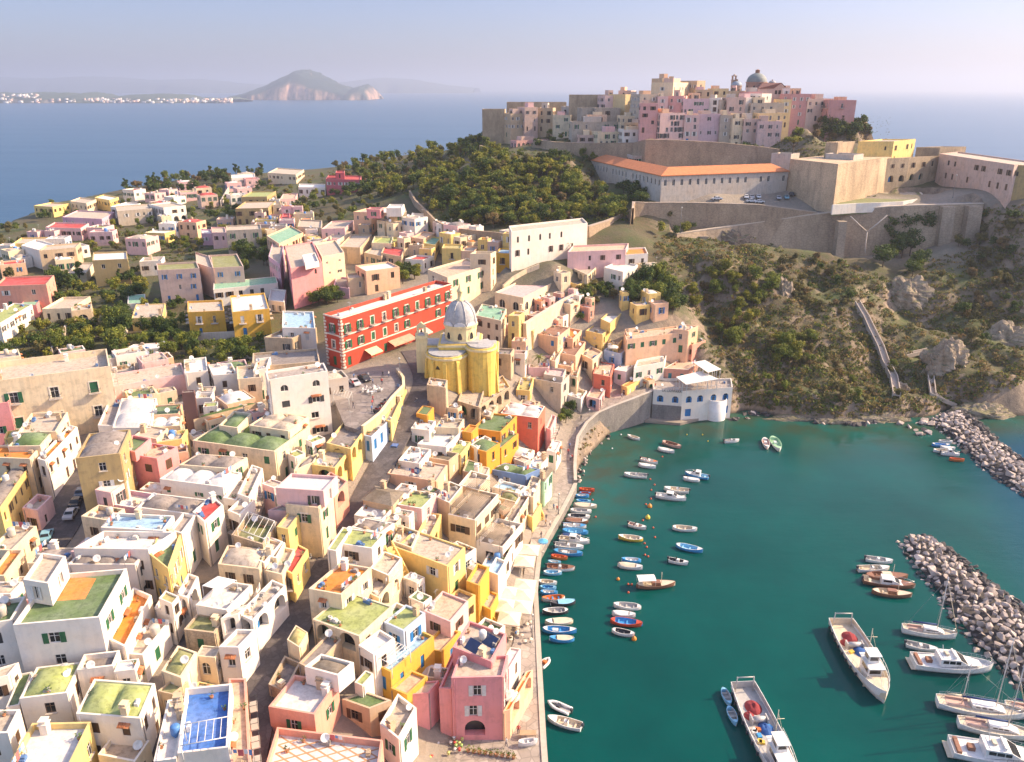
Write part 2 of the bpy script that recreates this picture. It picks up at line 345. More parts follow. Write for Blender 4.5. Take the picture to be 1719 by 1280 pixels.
# ---------------------------------------------------------------- houses
WC = dict(W=(.76,.70,.62), C=(.72,.59,.40), E=(.74,.47,.30), P=(.68,.27,.27), p=(.72,.46,.44), S=(.66,.32,.23), Y=(.75,.55,.19), O=(.66,.38,.05), A=(.70,.31,.03), R=(.44,.05,.02),
          G=(.45,.38,.30), T=(.53,.40,.26), B=(.45,.55,.70), U=(.16,.27,.52), L=(.56,.36,.44), M=(.38,.62,.46), K=(.17,.09,.08), D=(.44,.32,.14), X=(.64,.16,.10), H=(.52,.46,.40), Q=(.58,.42,.35), r=(.42,.11,.09), N=(.50,.13,.15))
RC = dict(g=(.10,.16,.05), l=(.30,.34,.10), o=(.62,.20,.02), w=(.62,.58,.54), t=(.46,.37,.28), k=(.22,.18,.155), r=(.45,.04,.03), b=(.05,.16,.48), m=(.22,.22,.07), e=(.55,.37,.25), c=(.34,.28,.24),
          a=(.30,.46,.60), n=(.24,.11,.06), y=(.42,.34,.12), j=(.22,.40,.26), f=(.17,.13,.085), G=(.08,.20,.04), p=(.58,.38,.36))
SHC = dict(g=(.02,.12,.05), b=(.02,.17,.42), n=(.10,.055,.03), w=(.62,.6,.56), t=(.03,.22,.24), k=(.05,.05,.05))
SUNV = Vector((.755, .40, .515))
_wm = {}
def q1(x): return max(.3, round(x * 5) / 5)
def window_meshes(w, h, fc):
    k = (w, h, fc)
    if k not in _wm:
        t = .09; mb = MB(); f = MATS_FRAME[fc]
        for x0, z0, x1, z1 in ((-w/2, 0, -w/2 + t, h), (w/2 - t, 0, w/2, h), (-w/2 + t, 0, w/2 - t, t), (-w/2 + t, h - t, w/2 - t, h), (-.04, t, .04, h - t)): mb.box(x0, -.05, z0, x1, .03, z1)
        if h > 1.5: mb.box(-w/2 + t, -.045, h * .62, -.04, .02, h * .62 + .06); mb.box(.04, -.045, h * .62, w/2 - t, .02, h * .62 + .06)
        fr = mb.mesh('window', f)
        mb = MB(); mb.face([(-w/2 + t, -.01, t), (w/2 - t, -.01, t), (w/2 - t, -.01, h - t), (-w/2 + t, -.01, h - t)]); pn = mb.mesh('pane', glassm())
        mb = MB(); mb.box(-w/2 - .12, -.38, -.1, w/2 + .12, .0, -.01); sl = mb.mesh('sill', plaster(WC['H']))
        _wm[k] = (fr, pn, sl)
    return _wm[k]
MATS_FRAME = {'w': paint((.66, .63, .58), .6), 'n': paint((.16, .10, .06), .6), 'g': paint(SHC['g'], .6), 'b': paint(SHC['b'], .5)}
def simple_window(w, h, fc, sc=None):
    k = ('s', w, h, fc, sc)
    if k not in _wm:
        t = .1; mb = MB()
        for x0, z0, x1, z1 in ((-w/2, 0, -w/2 + t, h), (w/2 - t, 0, w/2, h), (-w/2 + t, 0, w/2 - t, t), (-w/2 + t, h - t, w/2 - t, h), (-.05, t, .05, h - t)): mb.box(x0, -.05, z0, x1, .03, z1)
        mb.face([(-w/2 + t, -.01, t), (w/2 - t, -.01, t), (w/2 - t, -.01, h - t), (-w/2 + t, -.01, h - t)], 1)
        ms = [MATS_FRAME[fc], glassm()]
        if sc:
            mb.box(-w - .02, -.30, 0, -w/2 - .02, -.26, h, 2); mb.box(w/2 + .02, -.30, 0, w + .02, -.26, h, 2); ms.append(paint(SHC[sc], .6))
        _wm[k] = mb.mesh('window', ms)
    return _wm[k]
def shutter_mesh(w, h, c):
    k = ('sh', w, h, c)
    if k not in _wm:
        mb = MB(); mb.box(0, -.05, 0, w, .0, h)
        for i in range(int(h / .16)): mb.box(.05, -.066, .06 + i * .16, w - .05, -.049, .13 + i * .16)
        _wm[k] = mb.mesh('shutter', paint(SHC[c], .6))
    return _wm[k]
def door_mesh(w, h, c):
    k = ('d', w, h, c)
    if k not in _wm:
        mb = MB(); mb.box(-w/2, -.04, 0, w/2, .03, h); mb.box(-.02, -.06, .05, .02, -.039, h - .05)
        for s in (-1, 1):
            for z0, z1 in ((.2, h * .45), (h * .52, h - .2)): mb.box(s * w/4 - w * .17, -.055, z0, s * w/4 + w * .17, -.039, z1)
        _wm[k] = mb.mesh('door', paint(SHC[c], .55))
    return _wm[k]
def hood_mesh(w):
    k = ('hd', w)
    if k not in _wm:
        mb = MB(); x = w / 2 + .25; mb.face([(-x, -.6, 0), (x, -.6, 0), (x, .02, .28), (-x, .02, .28)]); mb.face([(x, -.6, -.07), (-x, -.6, -.07), (-x, .02, .2), (x, .02, .2)]); mb.face([(-x, -.6, -.07), (x, -.6, -.07), (x, -.6, 0), (-x, -.6, 0)])
        for i in range(int(w * 5)): mb.tube([(-x + .1 + i * .2, -.62, .02), (-x + .1 + i * .2, .0, .31)], .06, 5)
        _wm[k] = mb.mesh('hood', tiles((.55, .2, .08)))
    return _wm[k]
def rail_mesh(w):
    k = ('bal', round(w * 2) / 2)
    if k not in _wm:
        w = k[1]; s = MB(); s.box(-w/2, -1.0, -.16, w/2, 0, 0); r = MB()
        for x in np.arange(-w/2 + .05, w/2, .22): r.box(x - .015, -.97, 0, x + .015, -.94, .95)
        r.box(-w/2, -.98, .93, w/2, -.93, .98); r.box(-w/2, -.98, .93, -w/2 + .04, 0, .98); r.box(w/2 - .04, -.98, .93, w/2, 0, .98)
        _wm[k] = (s.mesh('balcony', plaster(WC['H'])), r.mesh('railing', paint((.06, .06, .06), .5)))
    return _wm[k]
_clut = {}
def clutter():
    if _clut: return _clut
    mb = MB(); mb.box(-.4, -.4, 0, .4, .4, 1.3); mb.box(-.5, -.5, 1.3, .5, .5, 1.42); mb.box(-.3, -.3, 1.42, .3, .3, 1.75); mb.box(-.45, -.45, 1.75, .45, .45, 1.85); _clut['chimney'] = [mb.mesh('chimney', plaster(WC[c])) for c in 'WTC']
    mb = MB(); mb.tube([(0, 0, 0), (0, 0, .9)], .035, 5); ax = Vector((.3, -.75, .5)).normalized()
    M = Matrix.Translation((0, 0, .95)) @ ax.to_track_quat('Z', 'Y').to_matrix().to_4x4(); b = len(mb.v); mb.lathe([(.0, 0), (.3, .05), (.5, .16), (.48, .17), (.28, .07), (0, .02)], 12)
    mb.v[b:] = [tuple(M @ Vector(p)) for p in mb.v[b:]]; _clut['satellite_dish'] = [mb.mesh('satellite_dish', paint((.68, .67, .64), .5))]
    mb = MB(); mb.tube([(0, 0, 0), (0, 0, 3.4)], .03, 5)
    mb.tube([(-.7, 0, 3.1), (.7, 0, 3.1)], .02, 4)
    for i in range(7): mb.tube([(-.6 + i * .2, -.45 + i * .03, 3.1), (-.6 + i * .2, .45 - i * .03, 3.1)], .015, 4)
    _clut['antenna'] = [mb.mesh('antenna', paint((.35, .34, .33), .4))]
    mb = MB(); mb.lathe([(0, .15), (.55, .15), (.6, .25), (.6, 1.35), (.5, 1.5), (.15, 1.56), (0, 1.56)], 14); mb.box(-.6, -.1, 0, .6, .1, .15); _clut['water_tank'] = [mb.mesh('water_tank', paint(c, .5)) for c in ((.6, .6, .58), (.08, .22, .5), (.5, .45, .38))]
    mb = MB(); mb.box(-.45, -.2, .1, .45, .2, .8); mb.box(-.4, -.2, 0, -.3, .2, .1); mb.box(.3, -.2, 0, .4, .2, .1); mb.lathe([(.25, 0), (.25, .02), (0, .02)], 12, c=(0, -.0, .8)); _clut['air_conditioner'] = [mb.mesh('air_conditioner', paint((.62, .6, .57), .5))]
    mb = MB(); M = Matrix.Rotation(R(35), 4, 'X'); mb.box(-1.0, -.8, .5, 1.0, .8, .58, 0, M); mb.box(-.9, .45, 0, -.82, .53, .8, 1); mb.box(.82, .45, 0, .9, .53, .8, 1)
    _clut['solar_panel'] = [mb.mesh('solar_panel', [paint((.03, .05, .12), .2), paint((.4, .4, .4), .4)])]
    mb = MB(); mb.lathe([(0, 0), (.16, 0), (.24, .34), (.18, .34), (0, .3)], 8); rs = np.random.RandomState(3)
    for _ in range(14): a = rs.normal(0, .17, 3); mb.face([(a[0] - .12, a[1], .5 + abs(a[2])), (a[0], a[1] + .1, .56 + abs(a[2])), (a[0] + .12, a[1], .5 + abs(a[2])), (a[0], a[1] - .1, .48 + abs(a[2]))], 1)
    _clut['flower_pot'] = [mb.mesh('flower_pot', [paint((.40, .17, .08), .8), paint((.07, .12, .03), .8)])]
    _clut['crate'] = []
    for c in ((.4, .3, .2), (.1, .2, .4), (.55, .52, .48), (.35, .33, .3)): mb = MB(); mb.box(-.45, -.3, 0, .45, .3, .4); mb.box(-.3, -.25, .4, .25, .3, .62); mb.box(.5, -.2, 0, .85, .25, .3); _clut['crate'].append(mb.mesh('crate', paint(c, .8, .2)))
    mb = MB(); mb.tube([(-1.5, 0, 0), (-1.5, 0, 1.7)], .03, 4); mb.tube([(1.5, 0, 0), (1.5, 0, 1.7)], .03, 4); mb.tube([(-1.5, 0, 1.65), (1.5, 0, 1.65)], .012, 3)
    for i, x in enumerate((-1.3, -.7, -.2, .5, 1.0)): mb.box(x, -.015, 1.65 - (.7, .5, .9, .6, .8)[i], x + (.5, .4, .6, .4, .35)[i], .015, 1.65, 1 + i % 3)
    _clut['washing_line'] = [mb.mesh('washing_line', [paint((.3, .3, .3), .5), paint((.74, .73, .72), .9), paint((.15, .28, .5), .9), paint((.55, .12, .12), .9)])]
    return _clut
def inset(poly, d):
    n = len(poly); out = []
    for i in range(n):
        p0, p1, p2 = Vector(poly[i - 1]), Vector(poly[i]), Vector(poly[(i + 1) % n])
        e1 = (p1 - p0).normalized(); e2 = (p2 - p1).normalized(); n1 = Vector((-e1.y, e1.x)); n2 = Vector((-e2.y, e2.x))
        k = 1 + n1.dot(n2); out.append(p1 + (n1 + n2) * (d / max(k, .35)))
    return out
def area(p): return sum(p[i][0] * p[(i + 1) % len(p)][1] - p[(i + 1) % len(p)][0] * p[i][1] for i in range(len(p))) / 2
def wall_face(mb, p, q, z0, z1, ops, mi=0):
    """one wall with real openings; ops = (u0,u1,v0,v1,depth,arched)"""
    p = Vector(p[:2]); q = Vector(q[:2]); L = (q - p).length; d = (q - p) / L; nin = Vector((-d.y, d.x))
    def X(u, v, dep=0): a = p + d * u + nin * dep; return (a.x, a.y, v)
    bands = sorted({(o[2], o[3]) for o in ops}); z = z0
    for v0, v1 in bands:
        if v0 < z - 1e-4: continue
        if v0 > z + 1e-4: mb.face([X(0, z), X(L, z), X(L, v0), X(0, v0)], mi)
        row = sorted(o for o in ops if (o[2], o[3]) == (v0, v1)); u = 0
        for o in row:
            mb.face([X(u, v0), X(o[0], v0), X(o[0], v1), X(u, v1)], mi)
            u0, u1, dep = o[0], o[1], o[4]
            if o[5]:
                r = (u1 - u0) / 2; zs = v1 - min(r, (v1 - v0) * .6); uc = (u0 + u1) / 2; N = 8; rz = v1 - zs
                arc = [(uc - r * math.cos(math.pi * k / N), zs + rz * math.sin(math.pi * k / N)) for k in range(N + 1)]
                for k in range(N):
                    (a, b), (c, e) = arc[k], arc[k + 1]
                    mb.face([X(a, b), X(c, e), X(c, v1), X(a, v1)], mi); mb.face([X(a, b), X(a, b, dep), X(c, e, dep), X(c, e)], mi)
                top = zs
            else:
                top = v1; mb.face([X(u0, v1), X(u0, v1, dep), X(u1, v1, dep), X(u1, v1)], mi)
            mb.face([X(u0, v0), X(u0, v0, dep), X(u0, top, dep), X(u0, top)], mi); mb.face([X(u1, v0, dep), X(u1, v0), X(u1, top), X(u1, top, dep)], mi)
            mb.face([X(u0, v0), X(u1, v0), X(u1, v0, dep), X(u0, v0, dep)], mi)
            if o[6] if len(o) > 6 else False: mb.face([X(u0, v0, dep), X(u1, v0, dep), X(u1, v1, dep), X(u0, v1, dep)], 2)
            u = u1
        mb.face([X(u, v0), X(L, v0), X(L, v1), X(u, v1)], mi); z = v1
    if z < z1 - 1e-4: mb.face([X(0, z), X(L, z), X(L, z1), X(0, z1)], mi)
    return lambda u, v, dep: Vector(X(u, v, dep)), math.atan2(d.y, d.x)
NH = 0
KN = dict(W='white', C='cream', E='peach', P='pink', p='pink', b='pink', a='pink', Y='yellow', g='yellow', O='ochre', D='ochre', S='salmon', d='salmon', T='stone', G='grey', Q='pale', L='lilac', c='lilac', B='blue', U='blue', M='green', f='peach', e='red', N='red', X='red', A='orange', H='beige')
def house(poly, zt, h, wall, roof, opt='', label=None, parent=None, group=None, name='town_house', cat='house'):
    """poly: roof outline (world xy); walls with openings, parapet, roof, windows, doors, roof clutter."""
    global NH
    NH += 1; rnd = random.Random(NH * 77 + 5); o = opt.split(); kv = {}
    for t in o:
        for key in ('ns', 'par', 'sp', 's_', 'fh', 'ww', 'wh', 'c', 't', 'ant', 'dish', 'sol', 'ac', 'bal', 'cut', 'hip', 'skip', 'rb', 'door', 'v'):
            if t.startswith(key) and (key == 's_' or t[len(key):].replace('.', '').isdigit()): kv[key] = t[len(key):]; break
    poly = [Vector((p[0], p[1])) for p in poly]
    if area(poly) < 0: poly.reverse()
    n = len(poly); cx = sum(p.x for p in poly) / n; cy = sum(p.y for p in poly) / n
    room = parent is not None
    zb = zt - h if room else min(min(T(p.x, p.y) for p in poly) - 1.0, zt - h)
    base = Vector((cx, cy, zt - h))
    off = base - (parent['_loc'] and Vector(parent['_loc'])) if room else None
    if room: root = None
    else:
        if name == 'town_house': name = KN.get(wall, 'stone') + '_house'
        root = empty(name, base, 0, label, cat, group); root['_loc'] = tuple(base)
    def L2(p): return (p[0] - cx, p[1] - cy)
    lp = [L2(p) for p in poly]; par = float(kv.get('par', .55)); tw = .28
    far = cy > 245; mb = MB(); A_ = abs(area(poly)); SIDE = math.sqrt(A_)
    if SIDE < 3: par = min(par, .25); tw = .18
    lz = lambda z: z - base.z
    fh = float(kv.get('fh', 3.5)); openings = []
    shc = kv.get('s_', rnd.choice('ggnwnk'))[0]
    for i in range(n):
        p, q = poly[i], poly[(i + 1) % n]; L = (q - p).length; d = (q - p) / max(L, .01); nout = Vector((d.y, -d.x)); mid = (p + q) / 2
        vis = nout.dot(Vector((0, 0)) - mid) > -.05 * mid.length; ops = []; specs = []
        if vis and L > 1.8 and 'blind' not in o:
            ww = q1(float(kv.get('ww', rnd.choice((.9, 1.0, 1.1))))); wh = q1(float(kv.get('wh', rnd.choice((1.5, 1.7, 1.9)))))
            sp = float(kv.get('sp', rnd.uniform(2.3, 3.3))); ncol = max(1, int((L - .8) / sp)); rows = max(1, int((h - par - .4) / fh + .35)); pitch = L / ncol
            if L < 2.6: ncol = 1; pitch = L
            gz = max(T(mid.x, mid.y), zt - h) if not room else zt - h
            if not room: rows = max(1, int((zt - gz - par - .4) / fh + .3))
            skip = float(kv.get('skip', .15))
            for r_ in range(rows):
                zc = zt - par - fh * (r_ + .52) if not room else zt - par - 1.3; last = (r_ == rows - 1)
                v0 = zc - wh / 2; v1 = zc + wh / 2; bal = False; typ = 'win'; w_ = ww
                if v0 < zb + .2: continue
                if 'bal' in kv and r_ < int(kv['bal']): v0 = v1 - max(wh, 2.1); bal = True
                arch = ('arch' in o and last and not room) or ('archall' in o) or ('archtop' in o and r_ == 0)
                if last and not room and 'nodoor' not in o and r_ > 0 or ('door' in o and last): v0 = v1 - 2.3; typ = 'door'
                if arch and last and 'arch' in o: w_ = min(pitch * .66, 2.9); v1 = v0 + 2.7; typ = 'arch'
                for c_ in range(ncol):
                    if rnd.random() < skip and not (r_ == 0 and c_ == ncol // 2): continue
                    u = (c_ + .5) * pitch + rnd.uniform(-.12, .12) * (pitch - w_) * (0 if 'reg' in o else 1); tt = typ
                    if tt == 'door' and rnd.random() < .35: tt = 'none'
                    if u - w_/2 < .25 or u + w_/2 > L - .25 or tt == 'none': continue
                    dep = 1.1 if tt == 'arch' else .26
                    ops.append((u - w_/2, u + w_/2, v0, v1, dep, arch, True)); specs.append((tt, u, v0, w_, v1 - v0, dep, bal, arch))
        zbl = zb
        X, rz = wall_face(mb, lp[i], lp[(i + 1) % n], lz(zb), lz(zt), [(a, b, lz(c), lz(e), f, g, k) for a, b, c, e, f, g, k in ops])
        for s in specs: openings.append((X, rz, s))
    ip = inset(lp, tw); zr = lz(zt - par)
    for i in range(n):
        j = (i + 1) % n
        mb.face([(*lp[i], lz(zt)), (*lp[j], lz(zt)), (*ip[j], lz(zt)), (*ip[i], lz(zt))], 1); mb.face([(*ip[j], zr - .3), (*ip[i], zr - .3), (*ip[i], lz(zt)), (*ip[j], lz(zt))], 1 if 'wp' in o else 0)
    wm = plaster(WC[wall], .6 if 'old' in o else (.22 if wall in 'W' else .36)) if 'stone' not in o else stone(WC[wall])
    copc = WC['W'] if 'wcop' in o else tuple(x * .85 + .05 for x in WC[wall])
    if room:
        loc = base - Vector(parent['_loc']); wobj = mb.build('rooftop_room', [wm, plaster(copc), glassm()], parent, loc); host = wobj; hostloc = base
    else: wobj = mb.build('wall', [wm, plaster(copc), glassm()], root, (0, 0, 0)); host = root
    # roof
    rb = MB(); rm = roofing(RC[roof], .35 if roof in 'wo' else .55)
    if 'hip' in o:
        ex = inset(lp, -.3); 
        if n == 4:
            a = (Vector(lp[0]) + Vector(lp[3])) / 2; b = (Vector(lp[1]) + Vector(lp[2])) / 2
            if (Vector(lp[1]) - Vector(lp[0])).length < (Vector(lp[3]) - Vector(lp[0])).length: ex = ex[1:] + ex[:1]; lp2 = lp[1:] + lp[:1]; a = (Vector(lp2[0]) + Vector(lp2[3])) / 2; b = (Vector(lp2[1]) + Vector(lp2[2])) / 2
            m1 = a.lerp(b, .25); m2 = a.lerp(b, .75); zt_ = lz(zt) + .02; zr2 = zt_ + min(SIDE * .18, 1.6)
            E = [(p[0], p[1], zt_) for p in ex]; r1 = (m1.x, m1.y, zr2); r2 = (m2.x, m2.y, zr2)
            rb.face([E[0], E[1], r2, r1]); rb.face([E[1], E[2], r2]); rb.face([E[2], E[3], r1, r2]); rb.face([E[3], E[0], r1]); rb.face([E[3], E[2], E[1], E[0]])
        rm = tiles(RC[roof]) if roof in 'onr' else rm
    elif n == 4 and ('v' in o or 'v' in kv):
        q = [Vector((p[0], p[1])) for p in ip]; l1 = (q[1] - q[0]).length; l2 = (q[3] - q[0]).length; nv = int(kv.get('v', max(1, round(max(l1, l2) / 6))))
        nu_, nv_ = (nv, max(1, round(l2 / (l1 / nv) ))) if l1 > l2 else (max(1, round(l1 / (l2 / nv))), nv); nu_, nv_ = min(nu_, 4), min(nv_, 4); ht = min(.22 * min(l1 / nu_, l2 / nv_), 1.2)
        def f(u, v):
            p = (q[0] * (1 - u) + q[1] * u) * (1 - v) + (q[3] * (1 - u) + q[2] * u) * v
            a = abs(math.sin(math.pi * u * nu_)); b = abs(math.sin(math.pi * v * nv_)); return (p.x, p.y, zr + ht * (min(a * 1.25, 1) * min(b * 1.25, 1)) ** .8)
        rb.grid(f, 8 * nu_, 8 * nv_)
    else: rb.face([(*p, zr) for p in ip])
    roofo = rb.build('roof', rm, host, (0, 0, 0))
    # windows and doors
    for X, rz, (tt, u, v0, w_, h_, dep, bal, arch) in openings:
        pos = X(u, lz(v0), dep - .08 if tt != 'arch' else dep - .06); w_ = round(w_, 2); h_ = round(h_, 2)
        fc = 'b' if name == 'restaurant' else 'w' if shc in 'gwbtk' else 'n'
        if tt == 'arch':
            if rnd.random() < .6: link('door', door_mesh(1.2, 2.2, rnd.choice('gnbt')), host, pos, rz)
            continue
        if tt == 'door': link('door', door_mesh(w_, h_, shc if shc != 'w' else rnd.choice('gnb')), host, pos, rz); continue
        if room or far: link('window', simple_window(w_, h_, fc, shc if (rnd.random() < .6 and not arch) else None), host, pos, rz)
        else:
            fr, pn, sl = window_meshes(w_, h_, fc); wo = link('window', fr, host, pos, rz); link('pane', pn, wo)
            if (name == 'palace' or wall == 'C' and h > 9) and not arch:
                k = ('sr', w_, h_); y = -(dep - .08) - .07
                if k not in _wm:
                    sm_ = MB(); a = w_ / 2
                    for x0, z0, x1, z1 in ((-a - .2, -.2, -a, h_ + .25), (a, -.2, a + .2, h_ + .25), (-a, h_, a, h_ + .25), (-a, -.2, a, 0)): sm_.box(x0, 0, z0, x1, .09, z1)
                    _wm[k] = sm_.mesh('surround', plaster((.72, .64, .53)))
                link('surround', _wm[k], wo, (0, y, 0))
            if name == 'restaurant':
                for x in (-w_ / 2, w_ * .2): link('shutter', shutter_mesh(round(w_ * .3, 2), round(h_ * .8, 2), 'b'), wo, (x, -.05, 0))
            if not arch and name != 'restaurant':
                s = rnd.random(); y = -(dep - .08) - (.09 if name == 'palace' or wall == 'C' and h > 9 else .01)
                if s < .42 or 'open' in o:
                    sm = shutter_mesh(round(w_ / 2, 2), h_, shc); a = link('shutter', sm, wo, (-w_ - .02, y, 0)); b = link('shutter', sm, wo, (w_/2 + .02, y, 0))
                elif s < .7:
                    sm = shutter_mesh(round(w_ / 2, 2), h_, shc); link('shutter', sm, wo, (-w_/2, -.06, 0)); link('shutter', sm, wo, (0, -.06, 0))
                elif not bal: link('sill', sl, wo)
                if wall in 'WC' and rnd.random() < .25 and not bal: link('hood', hood_mesh(w_), wo, (0, y, h_ + .1))
        if bal:
            bs, br = rail_mesh(w_ + 1.0); bo = link('balcony', bs, host, X(u, lz(v0) , 0), rz); 
            if not room: link('railing', br, bo)
    if not room and not far and n == 4:
        for i in range(4):
            p, q = lp[i], lp[(i + 1) % 4]; d = Vector((q[0] - p[0], q[1] - p[1])); d.normalize(); nn = Vector((d.y, -d.x)); m = (poly[i] + poly[(i + 1) % 4]) / 2
            if nn.dot(-m) > 0 and rnd.random() < .55:
                c = Vector(p) + d * rnd.choice((.25, .4)) + nn * .07; dp_ = MB(); dp_.tube([(c.x, c.y, lz(zt) - .3), (c.x, c.y, lz(zb))], .06, 5); dp_.build('drainpipe', paint((.30, .26, .22), .6) if rnd.random() < .6 else wm, root)
    # roof clutter
    if not room and n >= 3 and ('bare' not in o or (not far and A_ > 14)):
        cl = clutter(); k = {'chimney': int(kv.get('c', rnd.choice((0, 0, 0, 1)))), 'antenna': int(kv.get('ant', rnd.choice((0, 0, 1)))), 'satellite_dish': int(kv.get('dish', rnd.choice((0, 1, 1, 2)))), 'water_tank': int(kv.get('t', rnd.choice((0, 0, 0, 1)))), 'air_conditioner': int(kv.get('ac', rnd.choice((0, 1, 1)))), 'flower_pot': rnd.randint(0, 4), 'crate': rnd.randint(0, 3), 'washing_line': rnd.choice((0, 0, 0, 1)), 'solar_panel': int(kv.get('sol', 0))}
        if 'bare' in o: k.update(antenna=0, water_tank=0, satellite_dish=min(k['satellite_dish'], 1), chimney=min(k['chimney'], 1))
        if far: k.update(flower_pot=0, crate=min(k['crate'], 1), washing_line=0)
        if SIDE < 4.5: k = {a: min(b, 1) if a in ('satellite_dish', 'chimney', 'flower_pot') else 0 for a, b in k.items()}
        if 'hip' in o: k = {'chimney': 1}
        for nm, cnt in k.items():
            for _ in range(cnt):
                i = rnd.randrange(n); t = rnd.uniform(.15, .85); s = rnd.uniform(.75, .88)
                if nm in ('solar_panel', 'water_tank'): s = rnd.uniform(.2, .6)
                a = Vector(ip[i]); b = Vector(ip[(i + 1) % n]); p = a.lerp(b, t) * s
                zz = zr - .02 if 'hip' not in o else lz(zt)
                link(nm, rnd.choice(cl[nm]), roofo if nm == 'chimney' else host, (p.x, p.y, zz), rnd.uniform(-.3, .3) if nm in ('satellite_dish',) else math.atan2((b - a).y, (b - a).x) if nm != 'solar_panel' else R(-40), rnd.uniform(.85, 1.15))
    return root if not room else wobj
def roof_z(px, py, h):
    z = 20 + h; 
    for _ in range(60):
        p = P(px, py, z); z = z * .6 + (T(p.x, p.y) + h) * .4
    return z
LAST = None; HOUSES = []
def quad_from(zone, pts, z):
    w = [P(*Z(zone, *p), z) for p in pts]; w = [Vector((p.x, p.y)) for p in w]
    if len(w) == 3: w.append(w[0] + w[2] - w[1])
    return w
def town(table):
    global LAST, LASTZ
    for line in table.strip().split('\n'):
        line = line.strip()
        if not line or line[0] == '#': continue
        f = [x.strip() for x in line.split('|')]; zone, ps, hs, wr, opt, label = (f + [''] * 6)[:6]
        pts_ = [tuple(float(c) for c in p.split(',')) for p in ps.split()]
        up = zone.startswith('^')
        if up:
            zt = LASTZ + float(hs); poly = quad_from(zone[1:], pts_, zt); house(poly, zt, float(hs) + .55, wr[0], wr[1], opt, parent=LAST); continue
        b = pts_[1]; 
        if hs.startswith('='): zt, h = (float(x) for x in hs[1:].split('/'))
        else: h = float(hs); zt = roof_z(*Z(zone, *b), h)
        poly = quad_from(zone, pts_, zt); LAST = house(poly, zt, h, wr[0], wr[1], opt, label); LASTZ = zt; HOUSES.append((LAST, poly, zt))
